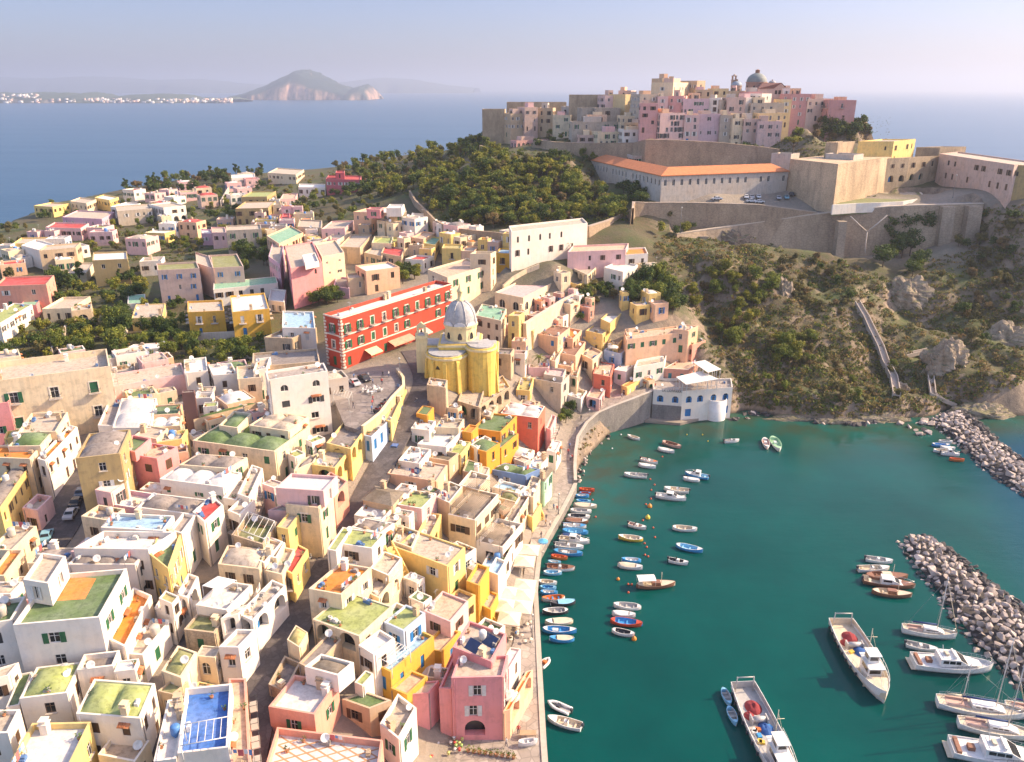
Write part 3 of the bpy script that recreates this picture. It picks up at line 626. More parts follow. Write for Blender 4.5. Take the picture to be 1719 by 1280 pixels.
town('''
# ---- lower left
Z1|65,578 508,538 648,288|11|Wg|s_g skip.1 sp5 ww1.4 wh1.5 par.7 c0 t0 dish0 ant0 ac0 nodoor|large white house with dark green flat roof and an orange roof patch
^Z1|118,345 245,365 335,225|3.0|Wt|
Z1|-160,590 58,552 130,430|10.5|Wg|s_k par.6 t1 c0 nodoor|white house with green roof cut by the left picture edge, beside the large white one
Z1|540,640 640,690 775,425|6.4|Wo|s_g wcop par.8 c0 t0 dish0 skip.3 bare|white terrace wing with long orange balcony floor beside the green and orange roof
Z1|625,722 730,732 865,560|4.6|Wt|s_g wcop par.6 sp4 c0|white lower wing with green shutters under the long orange balcony
Z1|375,185 758,190 900,100|9.5|Ww|wcop par1.0 skip.2 nodoor|white house with broad white walled terrace behind the orange roof patch
Z1|345,268 690,268 745,205|8.0|Wk|v3 par.3 bare|low white house with row of grey vaults behind the large white house
Z1|515,78 835,95 890,18|9.5|Wa|wcop par.5 c1 nodoor|white house with pale blue painted flat roof above the walled terrace
Z1|765,215 860,290 925,115|8.8|Yg|s_w sp2 skip0 par.9 bare|yellow house with narrow loggia beside the white walled terrace
Z1|865,92 930,108 1000,15|8.6|Wc|s_w bare|narrow white house with grey roof left of the red roof
Z4|985,912 1045,965 1142,876|8.5|Wr|s_g par.3 c1 t0 sp3.5|white house with bright red flat roof and a red chimney box
Z1|790,488 885,530 962,395|5.2|Wt|wcop s_n|small white house with tan terrace and yellow mat on the alley
^Z1|812,440 880,470 915,430|2.3|Wy|
Z1|905,420 960,440 1015,330|5.6|Wt|arch s_n|white alley house with arch and cluttered brown terrace
Z1|1000,475 1160,502 1290,372|5.6|Ww|wcop par.9 bare|white house with walled roof terrace under a white canopy
Z1|940,600 1095,618 1160,535|4.2|Tm|old par.3 stone bare|old grey stone house with mossy flat roof in the alley
Z1|825,812 925,848 1006,715|5.5|Cm|par.25 v1 bare c0|cream house with bright moss green vaulted roof
Z1|1000,735 1100,745 1132,690|4.6|Ct|archtop par.2 bare|small cream chapel front with three arched openings
Z1|805,915 882,932 962,868|4.2|Tm|par.3 bare|low ochre house with mossy roof below the green vault
Z1|905,1235 1168,1205 1186,876|9|Wb|wcop par.9 c0 t0 dish0 ant0 bare sp4|white house with bright blue roof terrace and pergola
Z1|785,1275 900,1262 962,950|8|Ww|wcop c2|white house with stepped terraces left of the blue roof
Z1|1182,1330 1285,1330 1258,850|8|Se|s_n par.4 skip.1 bal1|narrow salmon house between blue roof and the dark street
Z1|98,955 342,925 418,766|6|Wl|v1 par.15 c0 s_n bare|white house with pale green vaulted roof at lower left
Z1|30,1000 98,985 165,815|5|Wg|par.2 bare|white side wing with darker green roof at lower left
Z1|388,1030 716,1056 792,876|7|Wl|v2 par.2 s_n c1 bare t0|white house with bulging pale green roof and two water tanks
Z1|15,1340 340,1332 465,1072|7|Yw|s_g wp par.8 c1 sp3|yellow house with wide white roof terrace at bottom left
Z1|-150,1135 40,1130 102,1008|6.5|Wt|s_n|white house with tan roof at bottom of the left edge
Z1|-110,880 40,835 95,768|7|Wt|s_n bare|white house with tan roof beside the pale green vault at left edge
Z1|500,1240 690,1278 765,1168|3.6|Ct|wcop par.6|cream annex with walled yard in front of the bulging green roof
# ---- left streets
Z4|-60,248 562,168 545,78|14|Ct|old fh5.6 s_g skip0 sp6 ww1.6 wh2.4 bal2 reg par1.3 c2 nodoor|large cream palace with green shutters on two tall storeys
Z4|-110,372 42,352 58,330|11|Pt|s_g archtop|pink house beside the large cream palace at left edge
Z4|-90,632 152,642 206,580|9|Co|par.35 s_n|cream house with bright orange flat roof at left edge
Z4|-120,905 0,898 162,665|7.5|Yk|v2 s_n skip.1 par.3|yellow fronted house with grey vaults facing the left street
Z4|40,578 206,576 266,505|9.5|Cg|v1 par.3 s_n bare|cream house with green vaulted roof behind the orange roof
Z4|88,508 286,502 346,402|9.5|Ct|s_n par.7|cream house with tan roof terrace in front of the cream palace
Z4|190,640 232,652 396,478|8.5|Wo|s_n skip.1 sp2.6|white street house row with narrow orange roof edge
Z4|112,892 190,905 266,832|4.4|pt|par1.0 s_n bare|low pink house with railed terrace on the left street
Z4|-60,1105 60,1110 186,985|5.6|Ct|s_n skip.1|cream house with laundry terrace at corner of the left street
Z4|-60,1240 22,1240 122,1105|6|Co|s_n archtop|peach cream house with orange roof at corner of the left street
Z4|385,640 612,614 666,490|13.5|Dk|v2 s_w sp4 ww1.2 skip.3 par.35 old nodoor|tall ochre brown house with dark vaulted roof on the left street
Z4|612,610 802,640 908,580|8.5|Pe|s_n par.5 skip.1 ww1.6 c0 bare|rose pink house with tan terrace roof and brown shutters
^Z4|595,586 690,606 772,537|1.5|Pg|blind
Z4|485,800 566,815 656,752|8|pw|s_k par.2 bare sp3|small pink house with pale tiled edge roof
Z4|535,868 690,892 802,820|5.6|Lw|wcop par.9 bare blind|lilac house with white terrace and clothes lines
Z4|700,890 986,926 1060,850|7|Wk|v2 par.3 ant1 bare|white house with broad dark grey vaulted roof left of the red roof
Z4|816,744 1140,786 1236,712|7.5|Ww|wcop s_g par.35 v3 skip.3 wh.8|long white house with white domed roof panels
Z4|1140,840 1208,852 1288,760|6.5|Wt|wcop bal1 s_n|white annex with balconies on end of the long white house
Z4|915,672 1170,692 1266,634|8|Ck|v2 par.25 bare|cream house with two grey vaults behind the long white house
Z4|575,482 772,482 802,332|7|Ww|v2 par.2 bare|white house with whitewashed bulging roof
Z4|500,470 578,472 628,345|6.5|Wc|wcop bare|narrow white house with bluish terrace beside the cream palace
Z4|770,420 916,412 932,360|6.2|Eg|par.3 bare|peach house with flat green roof below the low pink row
Z4|765,482 922,472 936,415|5.6|Cw|v2 par.2 bare|cream house with white lumpy roof under the flat green roof
Z4|690,520 800,540 860,486|7.6|Ct|par.3 bare|cream house with tan roof behind the rose pink one
Z4|800,560 930,540 960,490|6.5|Yt|s_n|yellow cream house with small square openings behind rose pink house
Z4|578,272 948,208 926,150|4.8|pt|fh3 s_w skip.1 sp4.5 wh1.7 ww1 reg par.5 nodoor|low pale pink house row with white framed windows
Z4|570,218 692,196 690,150|3.2|Tt|old par.9 stone blind bare|roofless old stone shed beside the gardens
# ---- centre left
Z5|15,305 78,300 82,288|10|Kk|blind bare par.2|narrow dark maroon wall block between the green roofs
Z5|70,548 490,604 662,480|7.5|Cg|old v3 s_g sp4 skip.15 par.3 bare dish1|wide cream house with rippled green domed roof and green shutters
^Z5|205,470 300,484 372,410|1.9|Cg|v1
Z5|360,470 560,500 665,425|8.4|Ct|v2 par.3 bare|cream house with pale plaster domes behind the rippled green roof
Z5|75,440 235,400 418,352|5.5|Tg|v2 par.3 bare|ochre house with two green vaults right of the maroon block
Z5|455,238 762,192 742,150|14|Wc|s_k skip.1 archtop sp4 ww1.5 wh1.4 par.5 bare nodoor|tall white house with row of half round top windows by the square
Z5|175,215 300,205 270,150|6|Ww|s_n bare|white cube house with open roof terrace behind the green vaults
Z5|30,205 150,190 140,120|6|Ww|s_n bare|white house with stepped chimneys above the low pale pink row
Z5|300,235 420,225 410,160|7|Ct|s_n bare|yellowish cream house left of the tall white one
Z5|380,190 450,180 470,120|7.5|Wt|bare|white house with slanted terrace behind the yellowish cream one
Z5|755,560 880,592 966,475|7|Yk|s_g sp3 skip.1 par.5 arch old|long pale yellow house with grey roof along the main street
Z5|680,672 800,688 872,600|6.5|Yt|s_g arch par.6 bare sp3|pale yellow house with two arches on the main street
Z5|590,700 690,660 715,610|6|Ck|v1 par.8 bare blind|cream yard house with curved parapet behind the yellow arches
Z5|940,518 986,530 1082,440|6|Bk|s_b sp2.6 skip.05 par.3 bare door|light blue house fronts under the square along the main street
Z5|1050,440 1086,452 1166,282|5.8|Yk|s_b sp4 par.5 bare|yellow retaining house front under the square
Z5|545,872 715,892 788,812|10|Ct|old s_g sp3 skip.05 par.5 bare|tall cream house with pink terrace rooms on the main street
^Z5|495,790 740,806 812,730|2.6|pw|s_k
Z5|700,782 790,836 864,756|7|St|s_g arch skip0 sp3 par.6 bare|salmon house with arched doorway on the main street
Z5|455,905 545,908 620,880|7.2|pt|par1.0 blind bare|pink walled terrace left of the tall cream house
Z5|270,1030 430,1080 508,965|7|Tm|par1.1 stone blind bare|stone walled roof terrace with white pergola frame
Z5|500,990 560,1002 626,915|8|Yt|s_g sp2.5 skip0 par.4 bare|pale yellow house with bright green shutters by the pergola terrace
Z5|200,1180 410,1205 452,1105|6.5|Ct|v1 old par.25|cream house with worn patchy vaulted roof
Z5|525,1200 582,1232 662,1105|5.6|Yr|s_k skip.1 par.3 sp2.5 bare|small yellow house with dark red roofs on the main street
Z5|415,1130 500,1150 545,1070|6.5|Ct|wcop bare|cream house with tiled terrace above the small yellow house
Z5|250,905 310,930 390,850|7|Wt|wcop bal1 s_n bare|white house end with open balconies right of the red roof
Z5|300,820 360,842 430,690|7.5|Wt|s_w bal2 sp2.5 skip0|white house with orange edged balconies right of the white domed panels
# ---- main street lower left row
Z2|60,520 135,556 306,376|5.8|Wt|wcop s_g sp3 arch skip.1|white street house row with outside stairs on the dark street
Z2|-30,545 60,520 120,470|6|Wt|arch bare|white house with terrace above the white street row
Z2|-40,690 62,692 150,600|6.5|Wt|s_b bare sp3|white street house with blue shutters at the dark street
Z2|200,300 285,320 350,190|6.2|Ct|bal1 s_n bare|cream house with laundry balcony on the dark street
Z2|120,230 195,260 290,150|6.5|Wt|wcop bare|white terrace house behind the laundry balcony
# ---- right of the main street
Z2|560,158 745,186 812,108|8.4|Wl|par.15 s_n skip.3 sp3.5 bare c0|white house with pale olive green roof and holes in it
Z2|515,190 562,200 640,85|7.6|Wl|par.1 blind bare|narrow white wing with sloping olive roof edge on the street
Z2|550,250 660,270 745,186|4.6|Wt|wcop par.8 bare|white balcony terrace below the olive green roof
Z2|420,392 588,422 742,284|8.6|Co|old s_w sp3.2 skip.1 par.5 bare wh1.4|cream house with bright orange roof terrace and thin white poles
Z2|440,548 680,636 850,482|7.5|Cl|old arch skip.1 par.15 bare|cream house with broad yellow green roof and arched porch
Z2|805,562 906,608 1018,515|9.5|Bl|s_b par.3 skip.3 c1 bare|pale blue and white house with yellow green flat roof
Z2|675,680 752,728 862,645|7.5|Ww|wcop bare|white roof terrace between the yellow green roofs
Z2|748,772 840,818 1062,634|6|Oa|s_b door sp3 skip0 par.6 bare|ochre yellow house with bright blue doors and blue terrace floor
Z2|1010,505 1146,562 1238,455|7.5|pe|s_n par.35 skip.2|pale pink house with smooth peach roof right of the yellow green roofs
Z2|1000,690 1100,715 1200,610|4.6|Oe|door s_b par.5 bare|ochre terrace house with blue door below the peach roof
Z2|865,180 1130,277 1222,180|9.5|Yt|s_w sp5 skip.4 par.3 ww1.1|big pale yellow house with worn beige flat roof
Z2|735,285 830,325 900,235|6.8|Ct|s_n wcop par.4 bare|cream house with white slanted canopy beside orange roof
Z2|700,400 780,440 890,300|5|Ct|old arch bare|old cream house with arches below the white canopy
Z2|215,995 450,1036 572,868|6.2|Sw|wp s_g par.7 sp4 skip.2 c2|salmon house with grey terrace and dark vaulted room
^Z2|400,790 570,836 652,768|2.3|Wf|v1 blind
Z2|195,1310 770,1385 800,1165|7.5|Sw|par1.0 bare s_n|salmon house with white roof and diamond tile lines at bottom edge
Z2|590,956 732,1006 845,962|4.8|Tg|par.2 s_n bare|stone coloured house with flat green roof by the red courtyard
Z2|655,870 696,888 752,826|5.2|Wl|par.15 bare blind|small white house with pale green sloping roof
Z2|785,1082 882,1162 972,1000|6.5|Wt|wcop par.8 s_g sp3|white house with walled terrace and reed mats near the quay
Z2|310,652 372,692 416,615|5.2|Cy|v1 par.1 blind bare|small cream block with yellow barrel roof on the street side
Z2|370,772 440,808 590,650|5.2|Tk|old par.3 bare|old stone coloured house with dark roof strip by the street
Z2|920,935 1032,925 1088,860|6.6|Pe|s_n par.8 bare blind|dark pink house with orange terrace under a parasol
Z2|840,900 925,935 1030,840|5.6|Oe|par.4 bare blind|orange floored terrace house below the blue doors
Z2|215,880 300,920 380,770|3.4|Tk|blind bare par.9 stone|roofless stone yard wall on the right of the street
# ---- quay front
Z3|358,848 622,842 650,730|11.4|Pt|s_w open skip.05 sp5 ww1.2 wh1.8 par.5 c0 arch nodoor bare|large rose pink house with white windows at the quay corner
Z3|365,690 562,765 640,622|12.2|Pt|s_w sol2 t1 par.5 c1 blind|rose pink rear wing with solar panels and cluttered roof
Z3|295,900 358,905 430,735|8.6|Pt|s_k archtop blind bare par.7|rose pink stair wing with dark steps beside the quay corner house
Z3|622,1022 660,1010 776,805|5.4|Eo|arch sp3.2 skip0 par.9 bare|peach arcade wing with orange terrace over the quay
Z3|600,792 655,802 714,700|9|Ww|s_n wp par.5 bare|white upper terrace house behind the peach arcade
Z6|585,742 724,774 845,640|8.5|Ck|s_n par.8 wcop skip.2 sp3 ww2 wh1.6|cream house with wooden pergola roof terraces
Z6|730,880 866,912 968,790|6.5|Wk|s_n par.8 wcop sp2.6 ww1.6 skip.1|white house with lower pergola terrace facing the boats
Z6|525,655 592,684 660,600|8|Tt|wcop blind bare|tan house with walled terrace left of the pergolas
Z6|760,1000 850,1035 930,880|4.8|Wa|wcop s_n sp2.6 par.6|white quay house with blue grey terrace near the cream parasols
Z6|640,590 740,620 800,545|7.6|Ct|wcop par.8 bare|cream terrace house behind the wooden pergolas
Z6|860,790 905,810 1010,640|6.4|Ck|s_n wcop sp2.5 skip0|cream quay house with grey pergola deck above the boats
Z3|435,352 498,375 552,282|8|Oe|blind par.7 bare|deep yellow house with orange terrace and outside stairs
Z3|545,300 598,322 640,250|7|Wa|wcop blind bare|white house with blue terrace between deep yellow and the quay
Z3|500,470 560,500 600,420|3.5|Ot|blind bare par.4|deep yellow lower stair block behind the cream parasols
Z6|275,532 525,574 582,490|5.6|Et|s_w par.3 skip.3 sol1|pale peach house with flat tan roof right of the main street
Z6|325,692 450,714 527,636|7|pl|wcop par.15 s_w sp4|pale pink house with flat olive green roof in the middle
Z6|150,666 296,697 356,630|6|Tf|hip blind|house with dark tent shaped roof by the main street
Z6|105,746 250,772 312,700|5|Ww|par.5 blind bare|white house with broken open roof by the main street
Z6|88,808 242,838 312,788|6|Wk|v2 par.3 bare|white house with two small domes above the olive green roof
Z6|420,852 492,864 552,742|5|Yt|s_n par.8 bare|yellow house with walled yard behind the worn beige roof
Z6|300,880 400,915 440,830|6|Ct|par.8 blind bare|cream walled terrace left of the worn beige roof
Z6|395,302 490,314 522,265|4.8|Ww|bare wcop|small white cube house near the ochre kiosk roof
Z6|428,382 576,398 664,312|5|Ww|s_k bare|white house with plain white roof left of the green gold one
Z6|330,466 440,484 498,410|5|Ww|bare blind|white flat house right of the blue parked car
Z6|480,450 590,470 640,430|5|Tf|bare par.8|tan house with grey pergola beside the plain white roof
Z6|520,296 640,302 668,255|5.4|Ct|bare|cream house with tan roof below the old stone tower
Z6|422,226 480,237 513,195|4.2|Ag|par.15 blind bare|tiny orange block with green roof at the street edge
Z6|710,302 855,322 938,240|8.2|Ag|s_k par.4 skip.3 bare|bright orange house with flat green roof
Z6|680,396 782,424 852,378|5.6|Ag|v1 par.2 s_n bare|bright orange lower house with green vault
Z6|800,392 858,404 946,330|6|Ag|par.15 s_n sp3 bare|orange side wing with green roof beside the coral house
Z6|575,427 650,438 702,372|4.8|Yl|par.2 s_k bare|yellow house with two pale green roof panels
Z6|658,318 705,326 740,290|6|Ao|blind bare par.3|narrow orange terrace block left of the bright orange house
Z6|855,225 1046,250 1082,190|9.6|Xw|v2 par.4 s_k skip.4 sp4 wcop bare c1|coral red house with white double domed roof
Z6|890,440 986,462 1028,415|5|Ww|v1 par.2 bare|white house with single white dome below the coral house
Z6|1000,480 1042,512 1098,455|4.6|Ww|s_k wcop bare|white house with small terrace facing the promenade
Z6|798,512 980,545 1056,512|5.6|Ug|v2 par.25 s_w bare skip.4|blue house with two green vaulted roofs
Z6|812,602 946,636 988,600|5.8|Wa|wcop blind bare|white house with sky blue roof terrace
Z6|843,657 936,682 966,625|5|Cm|v1 par.15 blind bare|cream house with olive barrel roof below the blue terrace
Z6|660,520 736,542 760,482|5.2|Tg|par.2 s_n bare|tan house with olive green roof left of the blue house
Z6|735,552 770,562 798,505|5|Ct|par.4 bare|small tan cream house beside the blue house
Z6|1050,562 1076,572 1120,512|6.6|Mf|s_g sp2 skip0 hip|narrow mint green house on the promenade
Z6|972,642 1022,657 1062,558|7|Ct|blind bare par.5|cream house with yellow outside stairs on the promenade
Z6|980,740 1018,760 1064,690|3.6|Yt|blind bare par.3|yellow stair landing block on the promenade
Z7|395,995 428,1012 502,965|4.6|Ww|blind bare|white terrace cube left of the promenade kiosk
Z6|1090,416 1136,426 1166,370|5.4|Ww|s_g sp2 bare par.2|white kiosk house with glazed front on the promenade
Z6|1085,300 1110,310 1140,240|7|pe|s_w bal1 sp2.5 bare|pink balcony front on the end of the coral house
# ---- under and beside the church
Z7|172,690 266,704 278,665|8|Tt|old blind bare par.4|square old plaster tower below the church
Z7|330,772 440,806 470,700|7|Tt|old stone arch bare par.6|old stone terrace house below the yellow church
Z7|440,800 600,700 560,640|6|Tt|old arch sp3.5 skip.1 stone bare|arched stone retaining house right of the church foot
Z7|450,842 500,856 538,785|5|Tt|v1 old blind bare par.1|small stone barrel vaulted chapel behind the orange house
Z7|688,652 860,684 902,640|9|He|old s_k skip.3 sp4 par.4 bare|large bare stone coloured house with a pink terrace roof
^Z7|770,635 868,650 885,610|1.3|Hp|blind
Z7|688,602 795,602 818,540|6|pe|blind par.9 bare|pink round terrace house with small palm
Z7|630,715 700,720 720,655|4.6|Yy|bare par.6|yellow house with small terrace at church steps
Z7|730,425 842,447 905,398|7.2|En|s_b par.3 skip.4 bare|peach house with red brown tiled terrace and one blue shutter
Z7|842,440 920,455 965,410|6|Eo|s_n bare|peach house with orange tiled balcony roof
Z7|840,524 932,542 985,470|6.4|En|blind bare par.4|peach house with two brown slatted awnings
Z7|815,580 912,598 952,530|5.4|Ee|s_n sp2.4 skip.05 nodoor bare|peach house with dark square windows under slatted awnings
Z7|900,640 940,650 985,520|6|Ct|bare arch|cream stepped house with curved stone ramp
Z7|985,412 1070,432 1166,362|6|Yt|s_n par.4 sp3.5 bare|lemon yellow house with flat pale roof
^Z7|1062,352 1112,376 1170,322|2.6|Yw|blind wp
Z7|972,446 1062,466 1078,438|3.6|Yt|s_n bare|low lemon yellow wing in front of lemon house
Z7|1100,470 1150,490 1195,430|4.8|Ye|bare blind|yellow terrace under the lemon house
Z7|1078,512 1166,532 1228,480|6|Be|s_b par.7 sp3 bare|light blue house with plant terrace and parasol
Z7|960,532 1020,562 1072,520|6.5|Ce|bal1 s_n bare|cream house with railed balconies left of light blue house
Z7|1022,632 1112,650 1132,584|6.4|Xe|s_n par.3 skip.1 bare|dusty red house with small balcony over the promenade
Z7|988,748 1056,764 1092,702|4.4|pe|arch bare par.5|low pale pink house at foot of dusty red house
Z7|1130,612 1190,622 1242,580|5|Ww|s_g par.2 bare|white house with green shutters beside light blue house
Z7|1168,692 1196,702 1268,664|3.8|Yo|s_w par.1 bare sp2.5|little yellow house with orange roof edge on the promenade
Z7|893,742 962,762 992,720|4|Ww|bal1 s_g bare|white terrace house right of the stone coloured house
Z7|800,560 830,570 870,500|7|Ce|bare blind|cream wall house between peach houses
# ---- pink hotel
Z8|583,458 860,422 842,388|6|Ee|s_g nodoor fh3.6 skip.05 sp3.4 reg par.4 bare|long peach house with row of green shuttered doors
Z8|822,405 900,412 952,388|8|Ee|s_g par.3 sp4 skip.2 bare|tall peach end block of the long peach house
Z8|880,475 922,488 990,462|7.2|Se|s_n sp4 skip.1 par.4 bare nodoor|salmon block at right end of the long peach house
Z8|612,525 900,492 880,462|4.6|Ee|s_t door sp3.4 skip.1 bare par.5|peach lower terrace storey with green doors
Z8|622,602 778,572 790,535|5.2|Wt|s_g sp3 skip.1 wcop bare par.7|white house with green door and slanting white parapet
Z8|776,605 900,612 985,560|4.6|Se|s_t bare par.4 wcop|salmon low house behind the white restaurant
Z8|585,430 650,420 640,395|6.2|Ee|par.3 blind bare|low peach wall house below the bushes
''')
town('''
G1|172,200 268,206 356,188|5.5|Yt|s_n fh3 bare|yellow villa nearest the sea at the far left coast
G1|130,215 172,220 200,200|4|Yt|bare|low ochre wing left of the yellow sea villa
G1|358,176 442,188 492,168|6|Ct|s_n bare|beige house with dark windows right of the yellow sea villa
G1|484,158 560,172 606,156|6|Yw|s_n bare|yellow and white block behind the lilac house
G1|318,258 520,268 588,232|6|Lt|s_w bare|lilac house with flat pale roof on the left coast
G1|232,310 412,316 454,290|5.6|pr|s_n bare|dusty pink house with red roof and dark shutters below the lilac house
G1|598,228 778,214 762,190|6.6|Gt|s_w bare old|long grey white weathered house among gardens
G1|765,192 836,210 950,198|7.5|Wt|s_n bare arch|white house with big arch right of the long grey one
G1|565,205 640,212 720,188|5.5|Ww|bare|white flat cube behind the long grey white house
G1|64,394 230,390 268,360|4|Yt|bare|low yellow house with broad cream roof at left
G1|108,402 200,428 276,396|7.5|Ww|blind bare|white blank cube house left of the gardens
G1|200,430 386,414 412,388|8|Tt|old bare skip.6|tan unplastered house joined to the white cube
G1|472,480 652,472 648,432|9|Dw|s_g sp3.6 skip.05 bare|square ochre house with white roof and green windows
G1|345,545 440,545 482,492|3.4|Ct|blind bare|low cream yard shed beside the square ochre house
G1|-30,612 236,602 276,556|9|Sr|s_w sp5 skip.2 bare|salmon house with red roof and white balcony at left edge
G1|214,728 364,724 462,664|4|Ct|par.7 bare|cream house with broad paved roof beside the stone arch
G1|364,740 466,726 470,702|6.2|Tt|old archtop sp9 fh5 ww2.8 wh3.4 bare|tall stone garden portal with a deep arch
G1|-100,792 0,802 164,706|6|Wl|s_k par.3 bare|white house with green roof facing right at left edge
G1|100,712 186,708 206,680|4|Pj|bare par.2|pink block with green roof beside the salmon house
G1|806,530 1020,520 1006,486|11|Qm|s_b skip.05 sp3 bare|pale pink apartment house with blue shutters
G1|1088,518 1246,510 1212,446|10|Qm|s_b sp4 skip.1 bare|pale pink apartment house with two blue upper shutters, right of the first
G1|1004,492 1092,522 1082,462|10.4|Qt|blind bare|blank lilac link between the pale pink apartments
G2|360,690 690,656 680,622|4.4|Wj|s_n sp3 skip.1 par.2 bare nodoor|long low white house with turquoise roof
G1|672,776 832,770 846,700|3.6|Yt|par.2 bare|low yellow house with plain beige roof among trees
G1|652,702 742,696 742,652|2.6|Wj|par.1 blind bare|green roofed shed behind the low yellow house
G2|228,806 416,798 406,742|7|Ot|s_w sp4 bal1 old bare|deep yellow house with beige roof left of its twin
G2|455,806 646,788 622,706|7.4|Ow|s_w sp4 bal1 bare|deep yellow house with white roof right of its twin
G1|618,942 832,928 892,896|2.4|Ww|par.1 blind bare|long white roofed shed in the gardens
G2|300,402 352,404 346,382|5|Lw|s_w bare|small lilac house with white roof
G2|352,398 426,398 420,370|6.4|pt|s_n bare|small pink house between lilac and grey houses
G2|425,388 606,380 600,356|9|Gt|s_g sp3.4 skip.1 bare old|greyish cream house with green windows and an arch
G2|472,276 640,272 680,236|8|Dt|old skip.3 bare|tan house with walled terrace under the green roofed one
G2|502,216 634,214 680,186|9|Dl|bare s_n|tan house with pale green roof on the rise
G2|452,120 574,114 570,98|5|Ww|archall ww1.2 bare sp2.5|white villa with arches by the coast trees
G2|638,92 782,102 824,76|5.5|Ct|s_n bare|cream villa with pink side by the coast trees
G2|935,124 1112,128 1118,108|6|Nr|s_w bare sp3|crimson villa with square turret by the hillside trees
^G2|985,92 1030,92 1032,82|3|Nr|
G2|795,166 932,168 932,150|4.4|Ww|bare|long white house left of the crimson villa
G2|700,228 780,222 792,196|3.4|pe|bare|low pink house with palm beside it
G2|636,334 692,334 692,304|4.6|pt|bare|pink house left of the crimson water box
G2|692,334 766,332 772,302|5.4|Dr|bare t0|tan house with crimson box on its roof
^G2|712,318 750,318 752,300|2|Nr|blind
G2|632,414 696,456 820,398|9|Ej|s_n bare|orange tan house with turquoise patched roof
G2|755,582 916,552 868,444|12|Pt|archtop skip.5 sp4 bare s_n|tall rose pink block with half round window
^G2|830,560 900,545 880,500|1.2|Ww|blind
G2|915,522 1030,500 985,436|10.5|Ct|skip.4 bare ww.7 wh.9|tall cream block joined to the rose pink block
G2|642,520 700,560 720,470|10|Lt|s_w bare|long lilac house wall along the shaded lane
G2|790,368 912,374 916,336|5.5|Gt|bare old|grey house with walled roof behind the rose pink block
G2|912,380 1032,376 1078,336|6.4|pt|bare|pale pink house with cluttered terraces
G2|915,440 1010,430 1066,392|5.6|Ct|bare old|cream house with turquoise stair behind cream block
G2|1000,470 1110,475 1170,410|6|Tt|bare old blind|stone coloured blank house in the middle of town
G3|284,414 372,416 434,398|9|Et|s_g bare|tall peach house with roof turret above the middle town
^G3|352,400 420,402 438,392|3|Pe|
G3|428,420 556,414 546,386|7.6|Cw|s_g skip.1 sp4 bare|cream house with green shutters right of tall peach house
^G3|452,395 530,395 545,375|2.8|Ww|blind
G3|550,450 640,455 680,425|4|Ww|bare par.9|white terrace with pergola by the wood wall
G3|376,574 476,582 536,546|4.6|Yl|bare|yellow house with pale green flat roof
G3|225,606 322,600 378,528|5|Tt|old stone bare|bare stone house beside yellow green roofed one
G3|348,718 520,696 462,668|7|Ew|s_n skip0 sp4 bare|pale peach house with white roof and brown windows
G3|256,756 362,744 352,720|5.4|Tt|s_w bare|small tan house left of the pale peach one
G3|182,796 262,806 272,752|3.4|Lk|bare blind|lilac yard house behind the red palace
G3|425,624 530,644 546,602|5.6|Tr|bare|tan house with dark red tiled patch
G3|548,654 640,660 698,640|4.6|Wr|bare s_n|white house with low red and yellow roofs
G3|582,544 642,554 702,522|5.6|Ee|bare|peach house with orange roof under the wood wall
G3|640,574 702,584 734,546|5.4|Yj|bare|yellow house with green awning roof under the wood wall
G3|736,600 834,602 842,580|7.4|Yy|s_n sp4 bal1 bare|pale yellow square house with small balcony
G3|836,614 902,616 928,590|6|Et|bare blind|cream gabled house right of pale yellow square house
G3|880,628 986,630 1014,616|12|Ct|s_n skip.4 par.8 bare|tall cream end block with scroll gable
G3|664,708 766,750 970,688|11|Ce|s_g skip.05 sp5 ww1.2 wh1.9 bare|cream mansion with green shutters behind the church dome
G3|1012,624 1082,628 1102,602|6.4|Oa|s_n bal1 bare|small deep yellow house with roof tank
G3|930,560 1010,575 1040,545|3.4|Wj|bare blind|white shed with green roof by the wood wall
T4|300,942 690,898 664,872|11|Wt|archtop skip.1 sp4 nodoor bare fh4.4 s_n|big white house with large arched glazing below the wood
T4|588,1046 886,1034 900,1002|8.5|pe|s_n sp4 skip.2 bare|pinkish white villa with orange tiled terrace
T4|884,1060 1000,1054 985,1022|5.6|Wo|s_n sp2.6 skip0 bare|small white house with two dark windows at cliff edge
T4|774,1124 872,1148 948,1112|8|Ww|wcop skip.3 bare|white stepped house with roof terrace at cliff edge
T4|578,1112 690,1164 772,1092|6|Ct|old arch bare|old cream terrace house with stairs below the pink white villa
T4|550,1188 642,1214 698,1192|4.5|Yk|s_n bare|small yellow house with grey roof above the trees
Z7|520,216 666,244 860,146|8.5|Cp|archtop fh5 ww2.2 wh2.6 sp4 skip.1 par.5 bare c0|cream arcade house with pinkish roof beside the steep lane
Z7|420,334 552,362 580,300|9|Cj|par.3 s_n bare|cream house with pale turquoise roof behind the dome
Z7|588,335 642,338 672,318|10|Yt|archtop bare s_w|yellow house with curved gable arch by the church
G2|620,934 762,940 888,884|5|Tt|old par.6 bare skip.5|old brown stone house left of the red palace
G2|712,884 882,888 872,802|6.4|Wa|wcop bare|white and blue roofed house left of the red palace
G2|558,1086 905,1058 892,990|5|Tk|old par.5 skip.5 bare|long old stone house with rubble roof behind tall white one
G2|640,744 722,754 732,692|3.4|Ww|bare|small white yard house behind white roofed yellow twin
G2|1170,450 1270,455 1280,420|5|Cl|bare|cream house with small green roof in the middle town
G2|1130,500 1220,520 1280,480|5|Tt|bare old|tan house with half broken roof in the middle town
''')
